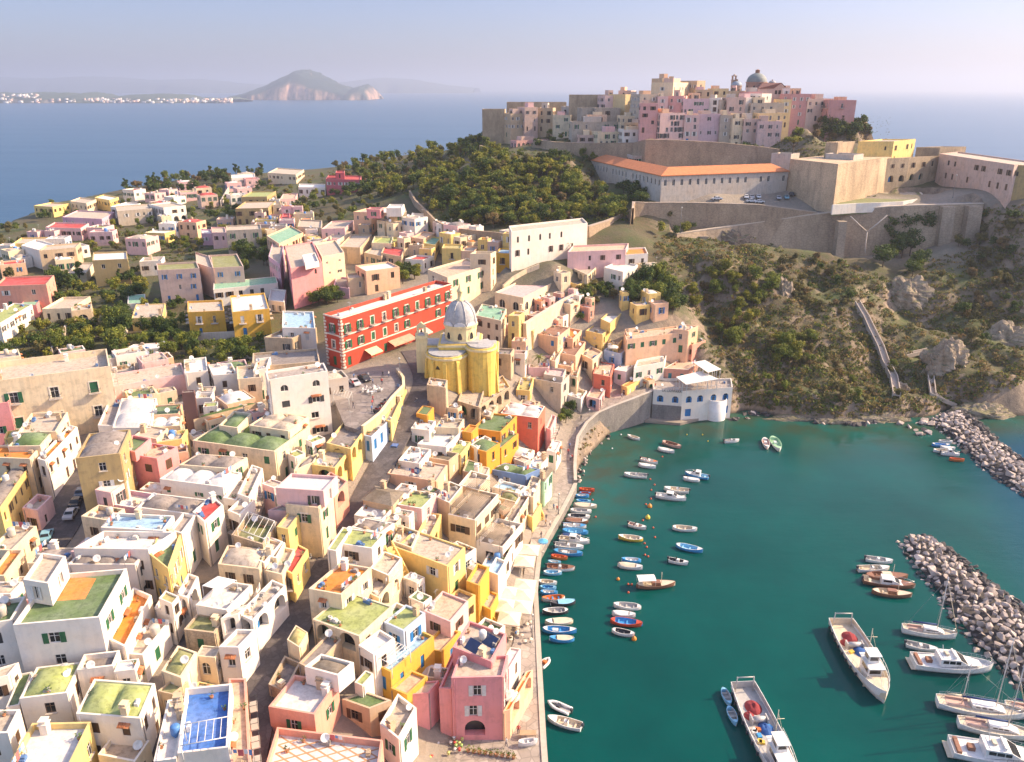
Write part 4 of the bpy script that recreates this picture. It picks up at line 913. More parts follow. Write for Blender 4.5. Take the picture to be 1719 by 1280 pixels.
# ------------------------------------------------ the walled village on the headland
def far_house(zone, u0, u1, v, Y, dep, h, wr, opt, label, slant=0.0):
    a = PD(*Z(zone, u0, v), Y - slant / 2); b = PD(*Z(zone, u1, v), Y + slant / 2); zt = (a.z + b.z) / 2
    d = Vector((b.x - a.x, b.y - a.y)).normalized(); nb = Vector((-d.y, d.x)) * dep
    poly = [Vector((a.x, a.y)), Vector((b.x, b.y)), Vector((b.x, b.y)) + nb, Vector((a.x, a.y)) + nb]
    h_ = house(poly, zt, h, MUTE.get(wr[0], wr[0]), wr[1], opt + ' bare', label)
    if 'stone' not in opt and u1 - u0 > 50:
        e = Vector((b.x - a.x, b.y - a.y)); L_ = e.length; e /= L_; t0 = random.uniform(.05, .4) * L_; t1 = t0 + random.uniform(.25, .45) * L_; r_ = random.uniform(1.2, 2.6); f = nb.normalized(); A2 = Vector((a.x, a.y)) + f * random.uniform(.5, 3); house([A2 + e * t0, A2 + e * t1, A2 + e * t1 + f * 5, A2 + e * t0 + f * 5], zt + r_, r_ + .5, random.choice('CpQHE'), 't', 'bare s_k sp2.6', parent=h_)
    return h_
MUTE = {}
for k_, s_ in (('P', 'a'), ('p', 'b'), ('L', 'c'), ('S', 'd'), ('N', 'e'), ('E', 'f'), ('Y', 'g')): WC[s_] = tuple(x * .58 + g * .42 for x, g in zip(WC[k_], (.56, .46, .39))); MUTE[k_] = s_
FT = '''T5|230,320,286|378|Pt|fh3 s_n sp3|lilac pink house at left end of the village front row
T5|318,336,330|379|Se|blind|narrow brick red strip house in the village front row
T5|332,456,336|377|pt|fh2.6 s_k skip.1 sp2.2|wide pinkish tan house with dark window rows in village front
T5|456,532,346|378|pe|fh3 s_w skip.1 sp2.5|pink house with white windows in the village front row
T5|528,640,340|379|Lt|fh3 s_k skip.2 sp2.6|pale lilac house in middle of the village front row
T5|640,704,346|378|Gt|fh3 s_w skip.2 sp2.6|grey house right of the pale lilac one in front row
T5|702,762,362|377|Ct|fh3 s_k skip.3 old|stained cream house in the village front row
T5|760,842,366|377|Qt|fh3 s_k skip.1 sp2.4|greyish pink house with balconies in village front row
T5|832,956,378|374|pt|fh3.4 s_k skip.6 old|pale pink tapering house over the village wall
T5|836,962,336|384|Yt|fh3 s_k skip.2 sp3|yellow banded house above the pale pink tapering one
T5|796,966,285|392|Gt|fh3.2 s_k skip.1 sp3.2|long grey house with windows above yellow banded one
T5|228,322,240|396|Gt|fh3 s_w skip.2|grey flat house at left of the village second row
T5|320,372,250|395|pt|fh3 s_w|small pink house in the village second row
T5|370,452,248|396|Pt|fh3 s_w skip.3|rose pink house in the village second row
T5|450,582,262|394|Lt|fh3.2 s_g skip0 sp2.2 reg|lilac house with row of green doors in second row
T5|580,642,258|395|Wt|fh3 s_n|white house between lilac and grey in second row
T5|640,680,268|395|Gt|fh3 s_n|narrow grey house in the village second row
T5|676,770,256|393|Qt|fh3 s_k skip0 sp3.6 reg|pale lilac house with six regular dark windows
T5|766,852,256|396|Ww|fh3 s_n skip.5|plain white house below the church domes
T5|296,342,190|424|Gt|fh3 skip.4|grey tower house at left of the village skyline
T5|340,402,176|421|Tt|fh4 skip.4|tan palace wing on the village skyline
T5|398,522,180|419|Ct|fh4.5 s_w skip0 sp3.2 reg|cream palace with row of windows on the skyline
T5|520,562,170|421|Tt|fh4 skip.5|tan tower end of the cream skyline palace
T5|340,392,158|430|Tt|blind|roof turret block behind the skyline palace
T5|380,400,148|432|Tt|blind|thin top turret over the skyline palace
T5|512,602,216|414|Tt|fh3 s_n|low tan houses right of the skyline palace
T5|600,682,210|416|Yt|fh3 s_n|ochre house on the skyline with antennas
T5|680,762,222|414|Tt|fh3 old|weathered tan house left of the abbey
T5|756,852,226|410|Nt|fh3 s_w skip.2|dark red house below the abbey dome
T5|852,902,236|405|Ww|fh3|white small house below the abbey front
T5|960,1042,210|418|Wt|fh3 s_w|white house right of the abbey pediment
T5|958,1004,266|400|Yt|fh3 skip.2|narrow bright yellow house beside the red skyline house
T5|1002,1106,238|404|Nr|fh3.4 s_w skip0 sp3|red skyline house with white windows
T5|1086,1216,262|406|Qt|fh3.2 s_k skip.1|grey pink house between the two red ones
T6|286,424,270|400|Nr|fh3.6 s_k skip0 sp3.4 bal1|crimson house at right end of the skyline
T4|150,266,316|458|Tt|stone old blind|square stone tower at left end of the citadel
T4|276,582,280|476|Tt|stone old blind|long flat stone curtain building of the citadel
T4|368,436,306|452|Qt|fh4 old skip.2|pinkish stone house against the citadel curtain
T4|434,512,310|455|Tt|fh4 old skip.4|tan stone house against the citadel curtain
T4|596,782,242|442|Tt|stone old blind|high blank stone palace of the citadel
T4|780,850,246|430|pt|fh3 s_k|pink and white house in the citadel left half
T4|848,912,220|436|Qk|fh3 skip.3|grey topped house on the citadel skyline
T4|884,910,240|426|Yt|fh3 blind|narrow yellow house on the citadel skyline
T4|908,962,240|428|Ct|fh3 s_n|cream house on the citadel skyline
T4|660,858,310|418|Gt|stone old skip.7 fh4|broad grey stone palace with blind arches
T4|612,912,380|405|Gt|fh3.4 old skip.5 sp4|long bluish grey house under the stone palace
T4|858,962,350|400|Ct|fh3 old|cream house stepping up to the village
T4|878,982,384|392|Tt|fh3 old skip.5|tan stone house stepping up to the village
T4|876,1016,420|385|Wt|fh3 skip.4|white house at the left end of the village wall
T5|0,128,310|412|Gt|stone old skip.6|stone house behind the stepping cream house
T4|296,370,338|452|Tt|fh4 old|tan house against the left part of the citadel curtain
T4|512,604,346|438|Ct|fh3.4 old skip.3|cream stained house in the gap of the citadel
T4|556,664,302|446|Ht|fh3.6 old skip.4|beige citadel house behind the cream stained one
T4|640,724,448|397|Qt|fh3 old|low greyish pink house at the foot of the citadel
T4|744,872,432|393|Ct|fh3 old skip.3|long low cream house at the foot of the citadel
T4|926,1012,316|406|pt|fh3 s_w|pale pink house left of the village front row
T4|690,790,344|410|Et|fh3.4 old|peach house under the stone palace with blind arches'''
for l in FT.split('\n'):
    z_, a, y, wr, op, lb = l.split('|'); u0, u1, v = (float(t) for t in a.split(','))
    op = op.replace('skip0', 'skip.28').replace('skip.1', 'skip.32').replace('skip.2', 'skip.4')
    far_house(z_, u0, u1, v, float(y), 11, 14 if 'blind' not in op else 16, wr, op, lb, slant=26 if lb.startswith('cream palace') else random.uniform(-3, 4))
# ---------------------------------------------------------------- walls, streets, quay
def inpoly(x, y, pl):
    c = False
    for i in range(len(pl)):
        a, b = pl[i - 1], pl[i]
        if (a[1] > y) != (b[1] > y) and x < (b[0] - a[0]) * (y - a[1]) / (b[1] - a[1]) + a[0]: c = not c
    return c

def strip(name, left, right, zl, zr, mat, parent=None, thick=.6, kind=None):
    mb = MB(); n = len(left)
    L = [(p[0], p[1], z) for p, z in zip(left, zl)]; Q = [(p[0], p[1], z) for p, z in zip(right, zr)]
    dn = lambda p: (p[0], p[1], p[2] - thick)
    for i in range(n - 1):
        mb.face([L[i], Q[i], Q[i + 1], L[i + 1]], 0); mb.face([dn(L[i]), L[i], L[i + 1], dn(L[i + 1])], 0); mb.face([Q[i], dn(Q[i]), dn(Q[i + 1]), Q[i + 1]], 0)
    mb.face([L[0], dn(L[0]), dn(Q[0]), Q[0]], 0); mb.face([L[-1], Q[-1], dn(Q[-1]), dn(L[-1])], 0)
    o = mb.build(name, mat, parent); return tag(o, kind=kind) if kind else o
def resample(pts, step):
    out = []
    for a, b in zip(pts, pts[1:]):
        a = Vector(a); b = Vector(b); k = max(1, int((b - a).length / step))
        for i in range(k): out.append(a.lerp(b, i / k))
    out.append(Vector(pts[-1])); return out
def smooth2(pts, it=2):
    for _ in range(it):
        o = [pts[0]]
        for a, b in zip(pts, pts[1:]): o += [a.lerp(b, .25), a.lerp(b, .75)]
        o.append(pts[-1]); pts = o
    return pts
ROADS = []
def road(name, px, width, mat, lift=.14, fixz=None):
    c = [PT(x, y) for x, y in px]; c = smooth2([Vector((p.x, p.y)) for p in c]); c = resample(c, 1.5); n = len(c); L = []; Q = []
    for i in range(n):
        t = (c[min(i + 1, n - 1)] - c[max(i - 1, 0)]).normalized(); nn = Vector((-t.y, t.x)); L.append(c[i] + nn * width / 2); Q.append(c[i] - nn * width / 2)
    z = [max(T(p.x, p.y), T(a.x, a.y), T(b.x, b.y)) + lift for p, a, b in zip(c, L, Q)]
    for _ in range(3): z = [(z[max(i - 1, 0)] + 2 * z[i] + z[min(i + 1, n - 1)]) / 4 + .015 for i in range(n)]
    ROADS.append((c, width)); strip(name, L, Q, z, z, mat, kind='structure'); return c, z
def paving(col, sc):
    m, nt, b = new_mat('paving'); b.inputs['Roughness'].default_value = .8
    v = nd(nt, 'ShaderNodeTexVoronoi', feature='DISTANCE_TO_EDGE', i_Scale=1.0); nt.links.new(wpos(nt, (sc, sc, sc)), v.inputs['Vector'])
    v2 = nd(nt, 'ShaderNodeTexVoronoi', i_Scale=1.0); nt.links.new(wpos(nt, (sc, sc, sc)), v2.inputs['Vector'])
    bw = nt.nodes.new('ShaderNodeRGBToBW'); nt.links.new(v2.outputs['Color'], bw.inputs[0]); c = mixc(nt, .45, col, bw.outputs[0], 'SOFT_LIGHT'); f = ramp(nt, noi(nt, (1, 1, 1), .35, 6, .7), [(.35, 0.0), (.7, 1.0)])
    c = mixc(nt, f.outputs[0], c, tuple(x * .62 for x in col)); c = mixc(nt, .55, c, ramp(nt, v.outputs['Distance'], [(0, .45), (.08, 1.0)]).outputs[0], 'MULTIPLY')
    nt.links.new(c, b.inputs['Base Color']); return m
BASALT = paving((.10, .085, .085), 1.1); QUAYP = paving((.38, .32, .27), .7); PIAZZA = paving((.26, .22, .20), .5)
MAIN, MAINZ = road('main_street', [(405,1330),(418,1240),(440,1165),(482,1080),(525,1000),(560,945),(592,880),(632,805),(660,752),(688,706),(708,668),(714,640),(704,612),(690,590)], 5.4, BASALT)
road('side_street', [(40,960),(85,915),(115,865),(128,820),(134,785),(150,755)], 6.5, BASALT)
road('alley', [(250,1290),(262,1240),(285,1180),(300,1120),(330,1040),(350,980)], 2.4, BASALT)
# square
sqp = [P(*Z('Z5', *p), 24.25) for p in ((770,215),(880,205),(1010,190),(1118,198),(1150,245),(1152,285),(1095,345),(1035,425),(985,466),(940,500),(850,472),(790,330))]
mb = MB(); mb.prism([(p.x, p.y) for p in sqp][::-1], 17, 24.25, 0); tag(mb.build('square', PIAZZA), kind='structure')
# promenade with its sea wall
outp = [(918,1330,2),(912,1240,2),(906,1130,2),(899,990,2),(906,925,2),(922,895,2),(941,862,2.1),(957,832,2.3),(966,812,2.6),(965,790,3.0),(966,765,3.6),(970,738,4.4),(985,714,5.4),(1003,698,6.2),(1030,686,7.0),(1062,674,7.6),(1092,662,8.1),(1101,655,8.3)]
inn = [(600,1330,2.4),(690,1250,2.4),(800,1215,2.4),(862,1080,2.4),(880,960,2.4),(893,900,2.4),(912,855,2.5),(928,815,2.6),(938,785,2.9),(944,760,3.3),(950,738,3.9),(958,715,4.7),(968,698,5.6),(985,683,6.4),(1010,672,7.2),(1045,660,7.8),(1085,650,8.3),(1100,648,8.5)]
o_ = [P(*p) for p in outp]; i_ = [P(*p) for p in inn]
strip('promenade', i_, o_, [p.z + .06 for p in i_], [p.z + .03 for p in o_], QUAYP, thick=.8, kind='structure')
sea_wall_m = stone((.30, .27, .24), 1.0)
def wall_line(name, pts, zb, th, mat, label=None, coping=None, cat='wall', parent=None, ch=.25, batter=0.0):
    """a free-standing or retaining wall along 3-D top points; zb = base height(s)"""
    pts = [Vector(p) for p in pts]; n = len(pts); zb = zb if hasattr(zb, '__len__') else [zb] * n; A_, B_ = [], []; bt = []
    for i in range(n):
        t = pts[min(i + 1, n - 1)] - pts[max(i - 1, 0)]; nn = Vector((-t.y, t.x)).normalized(); A_.append(pts[i].to_2d() + nn * th / 2); B_.append(pts[i].to_2d() - nn * th / 2); bt.append(nn * batter)
    c = sum((p for p in pts), Vector()) / n; root = parent or empty(name, (c.x, c.y, min(zb)), 0, label, cat); off = Vector((0, 0, 0)) if parent else Vector((c.x, c.y, min(zb)))
    mb = MB(); f = lambda p, z: (p[0] - off.x, p[1] - off.y, z - off.z)
    for i in range(n - 1):
        j = i + 1; zt, zu = pts[i].z, pts[j].z
        mb.face([f(A_[j] + bt[j] * 0, zb[j]), f(A_[i], zb[i]), f(A_[i], zt), f(A_[j], zu)]); mb.face([f(B_[i] - bt[i], zb[i]), f(B_[j] - bt[j], zb[j]), f(B_[j], zu), f(B_[i], zt)])
        mb.face([f(A_[i], zt), f(B_[i], zt), f(B_[j], zu), f(A_[j], zu)])
    mb.face([f(A_[0], zb[0]), f(B_[0] - bt[0], zb[0]), f(B_[0], pts[0].z), f(A_[0], pts[0].z)]); mb.face([f(B_[-1] - bt[-1], zb[-1]), f(A_[-1], zb[-1]), f(A_[-1], pts[-1].z), f(B_[-1], pts[-1].z)])
    mb.build('masonry' if not parent else name, mat, root)
    if coping:
        mc = MB(); k = (th / 2 + .08) / (th / 2); 
        for i in range(n - 1):
            j = i + 1; m1 = pts[i].to_2d(); m2 = pts[j].to_2d(); a, b, c_, d = m1 + (A_[i] - m1) * k, m1 + (B_[i] - m1) * k, m2 + (B_[j] - m2) * k, m2 + (A_[j] - m2) * k
            z1, z2 = pts[i].z + .004, pts[j].z + .004
            mc.face([f(a, z1 + ch), f(b, z1 + ch), f(c_, z2 + ch), f(d, z2 + ch)]); mc.face([f(b, z1), f(c_, z2), f(c_, z2 + ch), f(b, z1 + ch)]); mc.face([f(d, z2), f(a, z1), f(a, z1 + ch), f(d, z2 + ch)])
        mc.face([f(A_[0], pts[0].z), f(B_[0], pts[0].z), f(B_[0], pts[0].z + ch), f(A_[0], pts[0].z + ch)]); mc.build('coping', coping, root)
    return root
wall_line('sea_wall', o_[:9], -4, .7, sea_wall_m, 'low stone quay edge behind the moored rowing boats', plaster((.45, .40, .34)), ch=.2)
up = [Vector((p.x, p.y, p.z + .8)) for p in o_[8:]]
wall_line('sea_wall', up, -3, .6, sea_wall_m, 'high grey stone sea wall with parapet climbing to the white restaurant', plaster((.48, .43, .37)), ch=.15)
# ---------------------------------------------------------------- red palace
def bar(mb, p, q, z0, z1, out, th, mi=0, off=(0, 0, 0)):
    d = Vector((q[0] - p[0], q[1] - p[1])).normalized(); n = Vector((d.y, -d.x)); a = Vector(p[:2]); b = Vector(q[:2])
    pl = [a + n * out, b + n * out, b - n * th, a - n * th]; mb.prism([(v.x - off[0], v.y - off[1]) for v in pl][::1], z0 - off[2], z1 - off[2], mi)
zt = roof_z(*Z('G3', 215, 958), 13.4)
poly = quad_from('G3', [(130, 936), (215, 958), (788, 780)], zt)
rp = house(poly, zt, 13.4, 'R', 'w', 's_g fh4.2 sp4.3 skip.05 ww1.2 wh2.1 par.9 reg bal1 c3 ant2', 'big vermilion red palace with green shutters and white trim beside the domed church', name='palace')
off = Vector(rp['_loc']); trim = plaster((.70, .62, .52)); mb = MB(); pp = [Vector((p.x, p.y)) for p in poly]
if area(pp) < 0: pp.reverse()
ed = sorted(((pp[i], pp[(i + 1) % 4]) for i in range(4)), key=lambda e: (e[0] + e[1]).y)[:2]
for p, q in ed:
    for z in (zt - .12, zt - 4.75, zt - 8.9): bar(mb, p, q, z - .16, z + .16, .14, .02, 0, off)
mb.build('string_course', trim, rp)
mb = MB()
for p, q in ed:
    d = (q - p).normalized()
    for e in (p, q - d * .9):
        for k in range(16): bar(mb, e + (d * .3 if (k % 2 and e is not p) else d * 0), e + d * (.9 if k % 2 == 0 else .6), zt - 13.2 + k * .8, zt - 13.2 + k * .8 + .55, .07, .02, 0, off)
mb.build('quoins', trim, rp)
long_ = max(ed, key=lambda e: (e[1] - e[0]).length); d = (long_[1] - long_[0]).normalized(); nn = Vector((d.y, -d.x)); Lr = (long_[1] - long_[0]).length
for t, c in ((.22, (.72, .58, .34)), (.42, (.70, .32, .20)), (.52, (.68, .30, .2)), (.68, (.6, .5, .4))):
    a = long_[0] + d * Lr * t; mb = MB(); w2 = 2.2; z0 = zt - 10.2
    q4 = [a - d * w2, a + d * w2]; f = lambda v, o, z: (v.x + nn.x * o - off.x, v.y + nn.y * o - off.y, z - off.z)
    mb.face([f(q4[0], .05, z0), f(q4[0], 2.3, z0 - .9), f(q4[1], 2.3, z0 - .9), f(q4[1], .05, z0)]); mb.face([f(q4[0], 2.3, z0 - .9), f(q4[0], 2.3, z0 - 1.2), f(q4[1], 2.3, z0 - 1.2), f(q4[1], 2.3, z0 - .9)])
    mb.face([f(q4[0], .05, z0 - .04), f(q4[1], .05, z0 - .04), f(q4[1], 2.3, z0 - .94), f(q4[0], 2.3, z0 - .94)]); mb.build('awning', paint(c, .8), rp)
# ---------------------------------------------------------------- domed church
YC, XC = 190.0, -12.7
ch = empty('church', (XC, YC, 20), 0, 'yellow baroque church with grey leaded dome above the harbour steps', 'church')
yel = plaster((.74, .52, .11), .6); yel2 = plaster((.72, .60, .33), .4); lead = paint((.40, .39, .385), .6, .15); 
def body(poly, z0, z1, roofm=lead, wallm=yel, nm='wall', corn=True):
    mb = MB(); mb.prism(poly, z0 - 20, z1 - 20); mb.build(nm, wallm, ch)
    r = inset([Vector(p) for p in poly], .45); mb = MB(); mb.prism([(p.x, p.y) for p in r], z1 - 20 + .003, z1 - 20 + .35); mb.build('roof', roofm, ch)
    if corn:
        mb = MB(); e = inset([Vector(p) for p in poly], -.25); mb.prism([(p.x, p.y) for p in e], z1 - 20 - .75, z1 - 20 - .25); mb.build('cornice', yel2, ch)
def arcpoly(cx, cy, r, a0, a1, n, back=3.0):
    a0, a1 = R(a0), R(a1); p = [(cx + r * math.cos(a0 + (a1 - a0) * i / n), cy + r * math.sin(a0 + (a1 - a0) * i / n)) for i in range(n + 1)]
    am = (a0 + a1) / 2; return p + [(p[-1][0] - back * math.cos(am), p[-1][1] - back * math.sin(am)), (p[0][0] - back * math.cos(am), p[0][1] - back * math.sin(am))]
body([(-5.2, -4.6), (5.0, -4.6), (5.0, 5), (-5.2, 5)], 14, 31.4)
body(arcpoly(-3.2, -4.8, 5.0, 165, 330, 8, 4.5), 12, 29.6)
body(arcpoly(5.2, -4.4, 3.6, -165, 35, 12, 3), 12, 31.2)
body([(-10.2, -2.8), (-5.0, -2.8), (-5.0, 3.2), (-10.2, 3.2)], 16, 30.4)
body([(-10.8, -3.6), (-8.2, -3.6), (-8.2, -1.0), (-10.8, -1.0)], 16, 33.2, nm='bell_tower', wallm=yel2)
body([(3.6, -2), (9.2, -2), (9.2, 6), (3.6, 6)], 16, 29.0)
# tapered buttresses
mb = MB()
for a in (200, 232, 268, 305):
    a = R(a); c = Vector((-3.2 + 5.0 * math.cos(a), -4.8 + 5.0 * math.sin(a))); u = Vector((math.cos(a), math.sin(a))); t = Vector((-u.y, u.x)) * .45
    q = [c + t, c - t]; 
    b_ = [(q[0] + u * 1.5), (q[1] + u * 1.5)]; e_ = [(q[0] + u * .35), (q[1] + u * .35)]; z0, z1 = -6, 8.2
    mb.face([(*b_[1], z0), (*b_[0], z0), (*e_[0], z1), (*e_[1], z1)]); mb.face([(*b_[0], z0), (*q[0], z0), (*q[0], z1), (*e_[0], z1)]); mb.face([(*q[1], z0), (*b_[1], z0), (*e_[1], z1), (*q[1], z1)]); mb.face([(*e_[0], z1), (*q[0], z1 + .5), (*q[1], z1 + .5), (*e_[1], z1)])
for a in (-120, -60, -10):
    a = R(a); c = Vector((5.2 + 3.6 * math.cos(a), -4.4 + 3.6 * math.sin(a))); u = Vector((math.cos(a), math.sin(a))); t = Vector((-u.y, u.x)) * .3; q = [c + t, c - t]; b_ = [q[0] + u * 1.1, q[1] + u * 1.1]; z0, z1 = -6, 8
    mb.face([(*b_[1], z0), (*b_[0], z0), (*q[0], z1), (*q[1], z1)]); mb.face([(*b_[0], z0), (*q[0], z0), (*q[0], z1)]); mb.face([(*q[1], z0), (*b_[1], z0), (*q[1], z1)])
mb.build('buttress', yel, ch)
mb = MB(); mb.lathe([(4.15, 10.8), (4.15, 11.5), (3.95, 11.5), (3.95, 15.1), (4.25, 15.1), (4.3, 15.6), (3.9, 15.7)], 16, smooth=False); dr = mb.build('drum', yel2, ch)
mb = MB()
prof = [(4.0 * math.cos(t) ** .9 if t < 1.5 else .75, 15.7 + 5.6 * math.sin(t)) for t in np.linspace(0, 1.38, 12)] + [(.75, 21.3)]
mb.lathe(prof, 48)
for i in range(8):
    a = math.pi / 4 * i + .39; mb.tube([((r + .03) * math.cos(a), (r + .03) * math.sin(a), z) for r, z in prof[:-1]], .16, 5)
dm = mb.build('dome', lead, ch)
mb = MB(); mb.lathe([(.95, 21.2), (.95, 21.5), (.62, 21.6), (.62, 23.4), (.85, 23.5), (.8, 23.7), (.45, 24.2), (.18, 24.9), (.12, 25.4), (.0, 25.5)], 12); ln = mb.build('lantern', yel2, dm)
for i in range(8):
    a = math.pi / 4 * i; u = Vector((math.cos(a), math.sin(a), 0)); t = Vector((-u.y, u.x, 0))
    for w_, h_, o_ff, m, nm in ((.85, 2.2, 3.92, yel2, 'window_frame'), (.55, 1.8, 4.0, glassm(), 'window')):
        mb = MB(); c = u * o_ff; N = 8
        pts_ = [(-w_ * .8, 0), (w_ * .8, 0), (w_, h_ * .25), (w_ * .75, h_ * .6)] + [(w_ * .6 * math.cos(k * math.pi / N), h_ * .7 + w_ * .7 * math.sin(k * math.pi / N)) for k in range(N + 1)] + [(-w_ * .75, h_ * .6), (-w_, h_ * .25)]
        fr = [tuple(c + t * x + Vector((0, 0, 12.1 + y + (.2 if nm == 'window' else 0)))) for x, y in pts_]; bk = [tuple(Vector(p) - u * .4) for p in fr]
        mb.face(fr)
        for k in range(len(fr)): mb.face([fr[k], bk[k], bk[(k + 1) % len(fr)], fr[(k + 1) % len(fr)]])
        mb.build(nm, m, dr)
mb = MB()
for i in range(8):
    a = math.pi / 4 * i; u = Vector((math.cos(a), math.sin(a), 0)); t = Vector((-u.y, u.x, 0)); c = u * 4.02
    pts_ = [(1.45 * math.cos(k * math.pi / 8), .95 * math.sin(k * math.pi / 8)) for k in range(9)]; fr = [tuple(c + t * x + Vector((0, 0, 15.65 + y))) for x, y in pts_]; bk = [tuple(Vector(p) - u * .5) for p in fr]
    mb.face(fr)
    for k in range(8): mb.face([fr[k + 1], fr[k], bk[k], bk[k + 1]])
mb.build('dome_scroll', plaster((.62, .62, .64)), dm)
# apse windows, door, bell gable
def tri_win(cx, cy, z, ang, s):
    u = Vector((math.cos(ang), math.sin(ang), 0)); t = Vector((-u.y, u.x, 0)); c = Vector((cx, cy, z)); mb = MB()
    mb.face([tuple(c + t * x + Vector((0, 0, y))) for x, y in ((-s, 0), (s, 0), (s * .55, s * 1.1), (0, s * 1.6), (-s * .55, s * 1.1))]); mb.build('window', glassm(), ch)
a = R(248); tri_win(-3.2 + 5.06 * math.cos(a), -4.8 + 5.06 * math.sin(a), 6.6, R(248), .6)
mb = MB(); mb.box(-11.0, -3.0, 13.2, -8.0, -1.6, 13.5); mb.box(-10.6, -2.7, 13.5, -10.1, -1.9, 15.4); mb.box(-8.9, -2.7, 13.5, -8.4, -1.9, 15.4); mb.box(-10.1, -2.7, 14.9, -8.9, -1.9, 15.4); mb.face([(-10.7, -2.75, 15.4), (-8.3, -2.75, 15.4), (-9.5, -2.75, 16.5)]); mb.face([(-8.3, -1.85, 15.4), (-10.7, -1.85, 15.4), (-9.5, -1.85, 16.5)]); mb.face([(-10.7, -2.75, 15.4), (-9.5, -2.75, 16.5), (-9.5, -1.85, 16.5), (-10.7, -1.85, 15.4)]); mb.face([(-9.5, -2.75, 16.5), (-8.3, -2.75, 15.4), (-8.3, -1.85, 15.4), (-9.5, -1.85, 16.5)]); mb.build('bell_gable', yel2, ch)
mb = MB(); mb.lathe([(.0, .75), (.12, .72), (.2, .4), (.34, 0), (0, 0)], 10, c=(-9.5, -2.3, 13.9)); mb.build('bell', paint((.14, .10, .05), .4, metal=.8), ch)
# ---------------------------------------------------------------- white restaurant on the rock
zt = 9.6
Lp, Mp, Rp = (P(*Z('Z8', *p), zt) for p in ((722, 712), (872, 722), (1128, 702)))
rpoly = [(Lp.x, Lp.y), (Mp.x, Mp.y), (Rp.x, Rp.y), (Rp.x + 1.5, Rp.y + 7.5), (Lp.x + 1.0, Lp.y + 9)]
rs = house(rpoly, zt, 8.6, 'W', 'c', 's_b archtop sp3.6 skip.05 fh3.9 ww1.8 wh1.9 par.7 bare', 'white seaside restaurant with blue arched windows and roofed terraces on the rocks', name='restaurant', cat='restaurant')
ro = Vector(rs['_loc'])
def canopy(pts, z, posts=True, nm='terrace_roof'):
    w = [P(*Z('Z8', *p), z) for p in pts]; mb = MB(); pl = [(p.x - ro.x, p.y - ro.y) for p in w]
    if area(pl) < 0: pl.reverse()
    mb.prism(pl, z - ro.z, z - ro.z + .18); o = mb.build(nm, plaster((.74, .71, .66)), rs); mb = MB()
    for i in range(len(pl)):
        a, b = Vector(pl[i]), Vector(pl[(i + 1) % len(pl)])
        for t in (0.04, .36, .68): c = a.lerp(b, t); mb.box(c.x - .07, c.y - .07, 9.6 - ro.z - .3, c.x + .07, c.y + .07, z - ro.z)
    mb.build('post', paint((.7, .68, .65), .5), o)
canopy([(838, 652), (888, 690), (1052, 662), (965, 622)], zt + 2.9); canopy([(925, 577), (1000, 628), (1068, 612), (985, 566)], zt + 4.2)
mb = MB()
for p, q in ((Lp, Mp), (Mp, Rp)):
    for k in range(17): c = p.lerp(q, k / 16); mb.box(c.x - .03 - ro.x, c.y + .1 - ro.y, zt - ro.z, c.x + .03 - ro.x, c.y + .16 - ro.y, zt - ro.z + .95)
    bar(mb, p, q, zt + .9, zt + .98, .0, .08, 0, ro); bar(mb, p, q, zt + .45, zt + .5, .0, .06, 0, ro)
mb.build('railing', paint((.72, .7, .68), .4), rs)
c = P(*Z('Z8', 1052, 745), 7.4); mb = MB(); mb.lathe([(2.9, -9), (2.9, -1.2), (2.65, -1.2), (2.65, -2), (0, -2)], 18, c=(c.x - ro.x, c.y - ro.y + 1.2, c.z - ro.z), a0=math.pi, a1=2 * math.pi); mb.build('round_terrace', plaster((.73, .71, .68)), rs)
cu = bpy.data.curves.new('sign', 'FONT'); cu.body = 'LA LAMPARA'; cu.size = .95; cu.extrude = .03; to = bpy.data.objects.new('tmp', cu); COL.objects.link(to); tme = bpy.data.meshes.new_from_object(to.evaluated_get(bpy.context.evaluated_depsgraph_get())); bpy.data.objects.remove(to)
tme.materials.clear(); tme.materials.append(paint((.10, .07, .05), .6)); so_ = link('sign_lettering', tme, rs); dd = (Mp - Lp).normalized(); so_.rotation_euler = (math.pi / 2, 0, math.atan2(dd.y, dd.x)); so_.location = Lp + dd * 2.4 + Vector((dd.y, -dd.x, 0)) * .06 - ro + Vector((0, 0, -.55))
mb = MB(); bar(mb, Lp, Mp, -2, 5.0, .35, .1, 0, ro); mb.build('stone_base', stone((.26, .24, .23)), rs)
ap = [P(*p, .7) for p in ((1083, 706), (1142, 711), (1216, 692), (1210, 684), (1140, 690), (1100, 690))]; mb = MB(); mb.prism([(p.x, p.y) for p in ap], -4, .75)
tag(mb.build('landing', stone((.40, .33, .26), .7, False)), kind='structure')
# ---------------------------------------------------------------- long orange-roofed palace (former prison)
ze = 58.2
K = P(*Z('T5', 338, 656), ze); E = P(*Z('T5', 985, 632), ze); W_ = P(*Z('T4', 694, 572), ze); k2, e2, w2 = (Vector((p.x, p.y)) for p in (K, E, W_))
dE = (e2 - k2).normalized(); dW = (w2 - k2).normalized(); nE = Vector((-dE.y, dE.x)); nW = Vector((dW.y, -dW.x)); dp = 11
if nE.dot(w2 - k2) < 0: nE = -nE
if nW.dot(e2 - k2) < 0: nW = -nW
bis = k2 + (dE * dp / abs(dE.cross(dW)) + dW * dp / abs(dE.cross(dW)))
poly = [k2, e2, e2 + nE * dp, bis, w2 + nW * dp, w2]
dv = house(poly, ze, 13, 'H', 't', 'archall old fh5.2 sp3.5 ww1.2 wh2.4 skip.05 par.1 s_k bare nodoor reg', 'long L-shaped old prison palace with orange tiled roofs on the terrace', name='palace')
do = Vector(dv['_loc']); mb = MB(); hz = 2.6
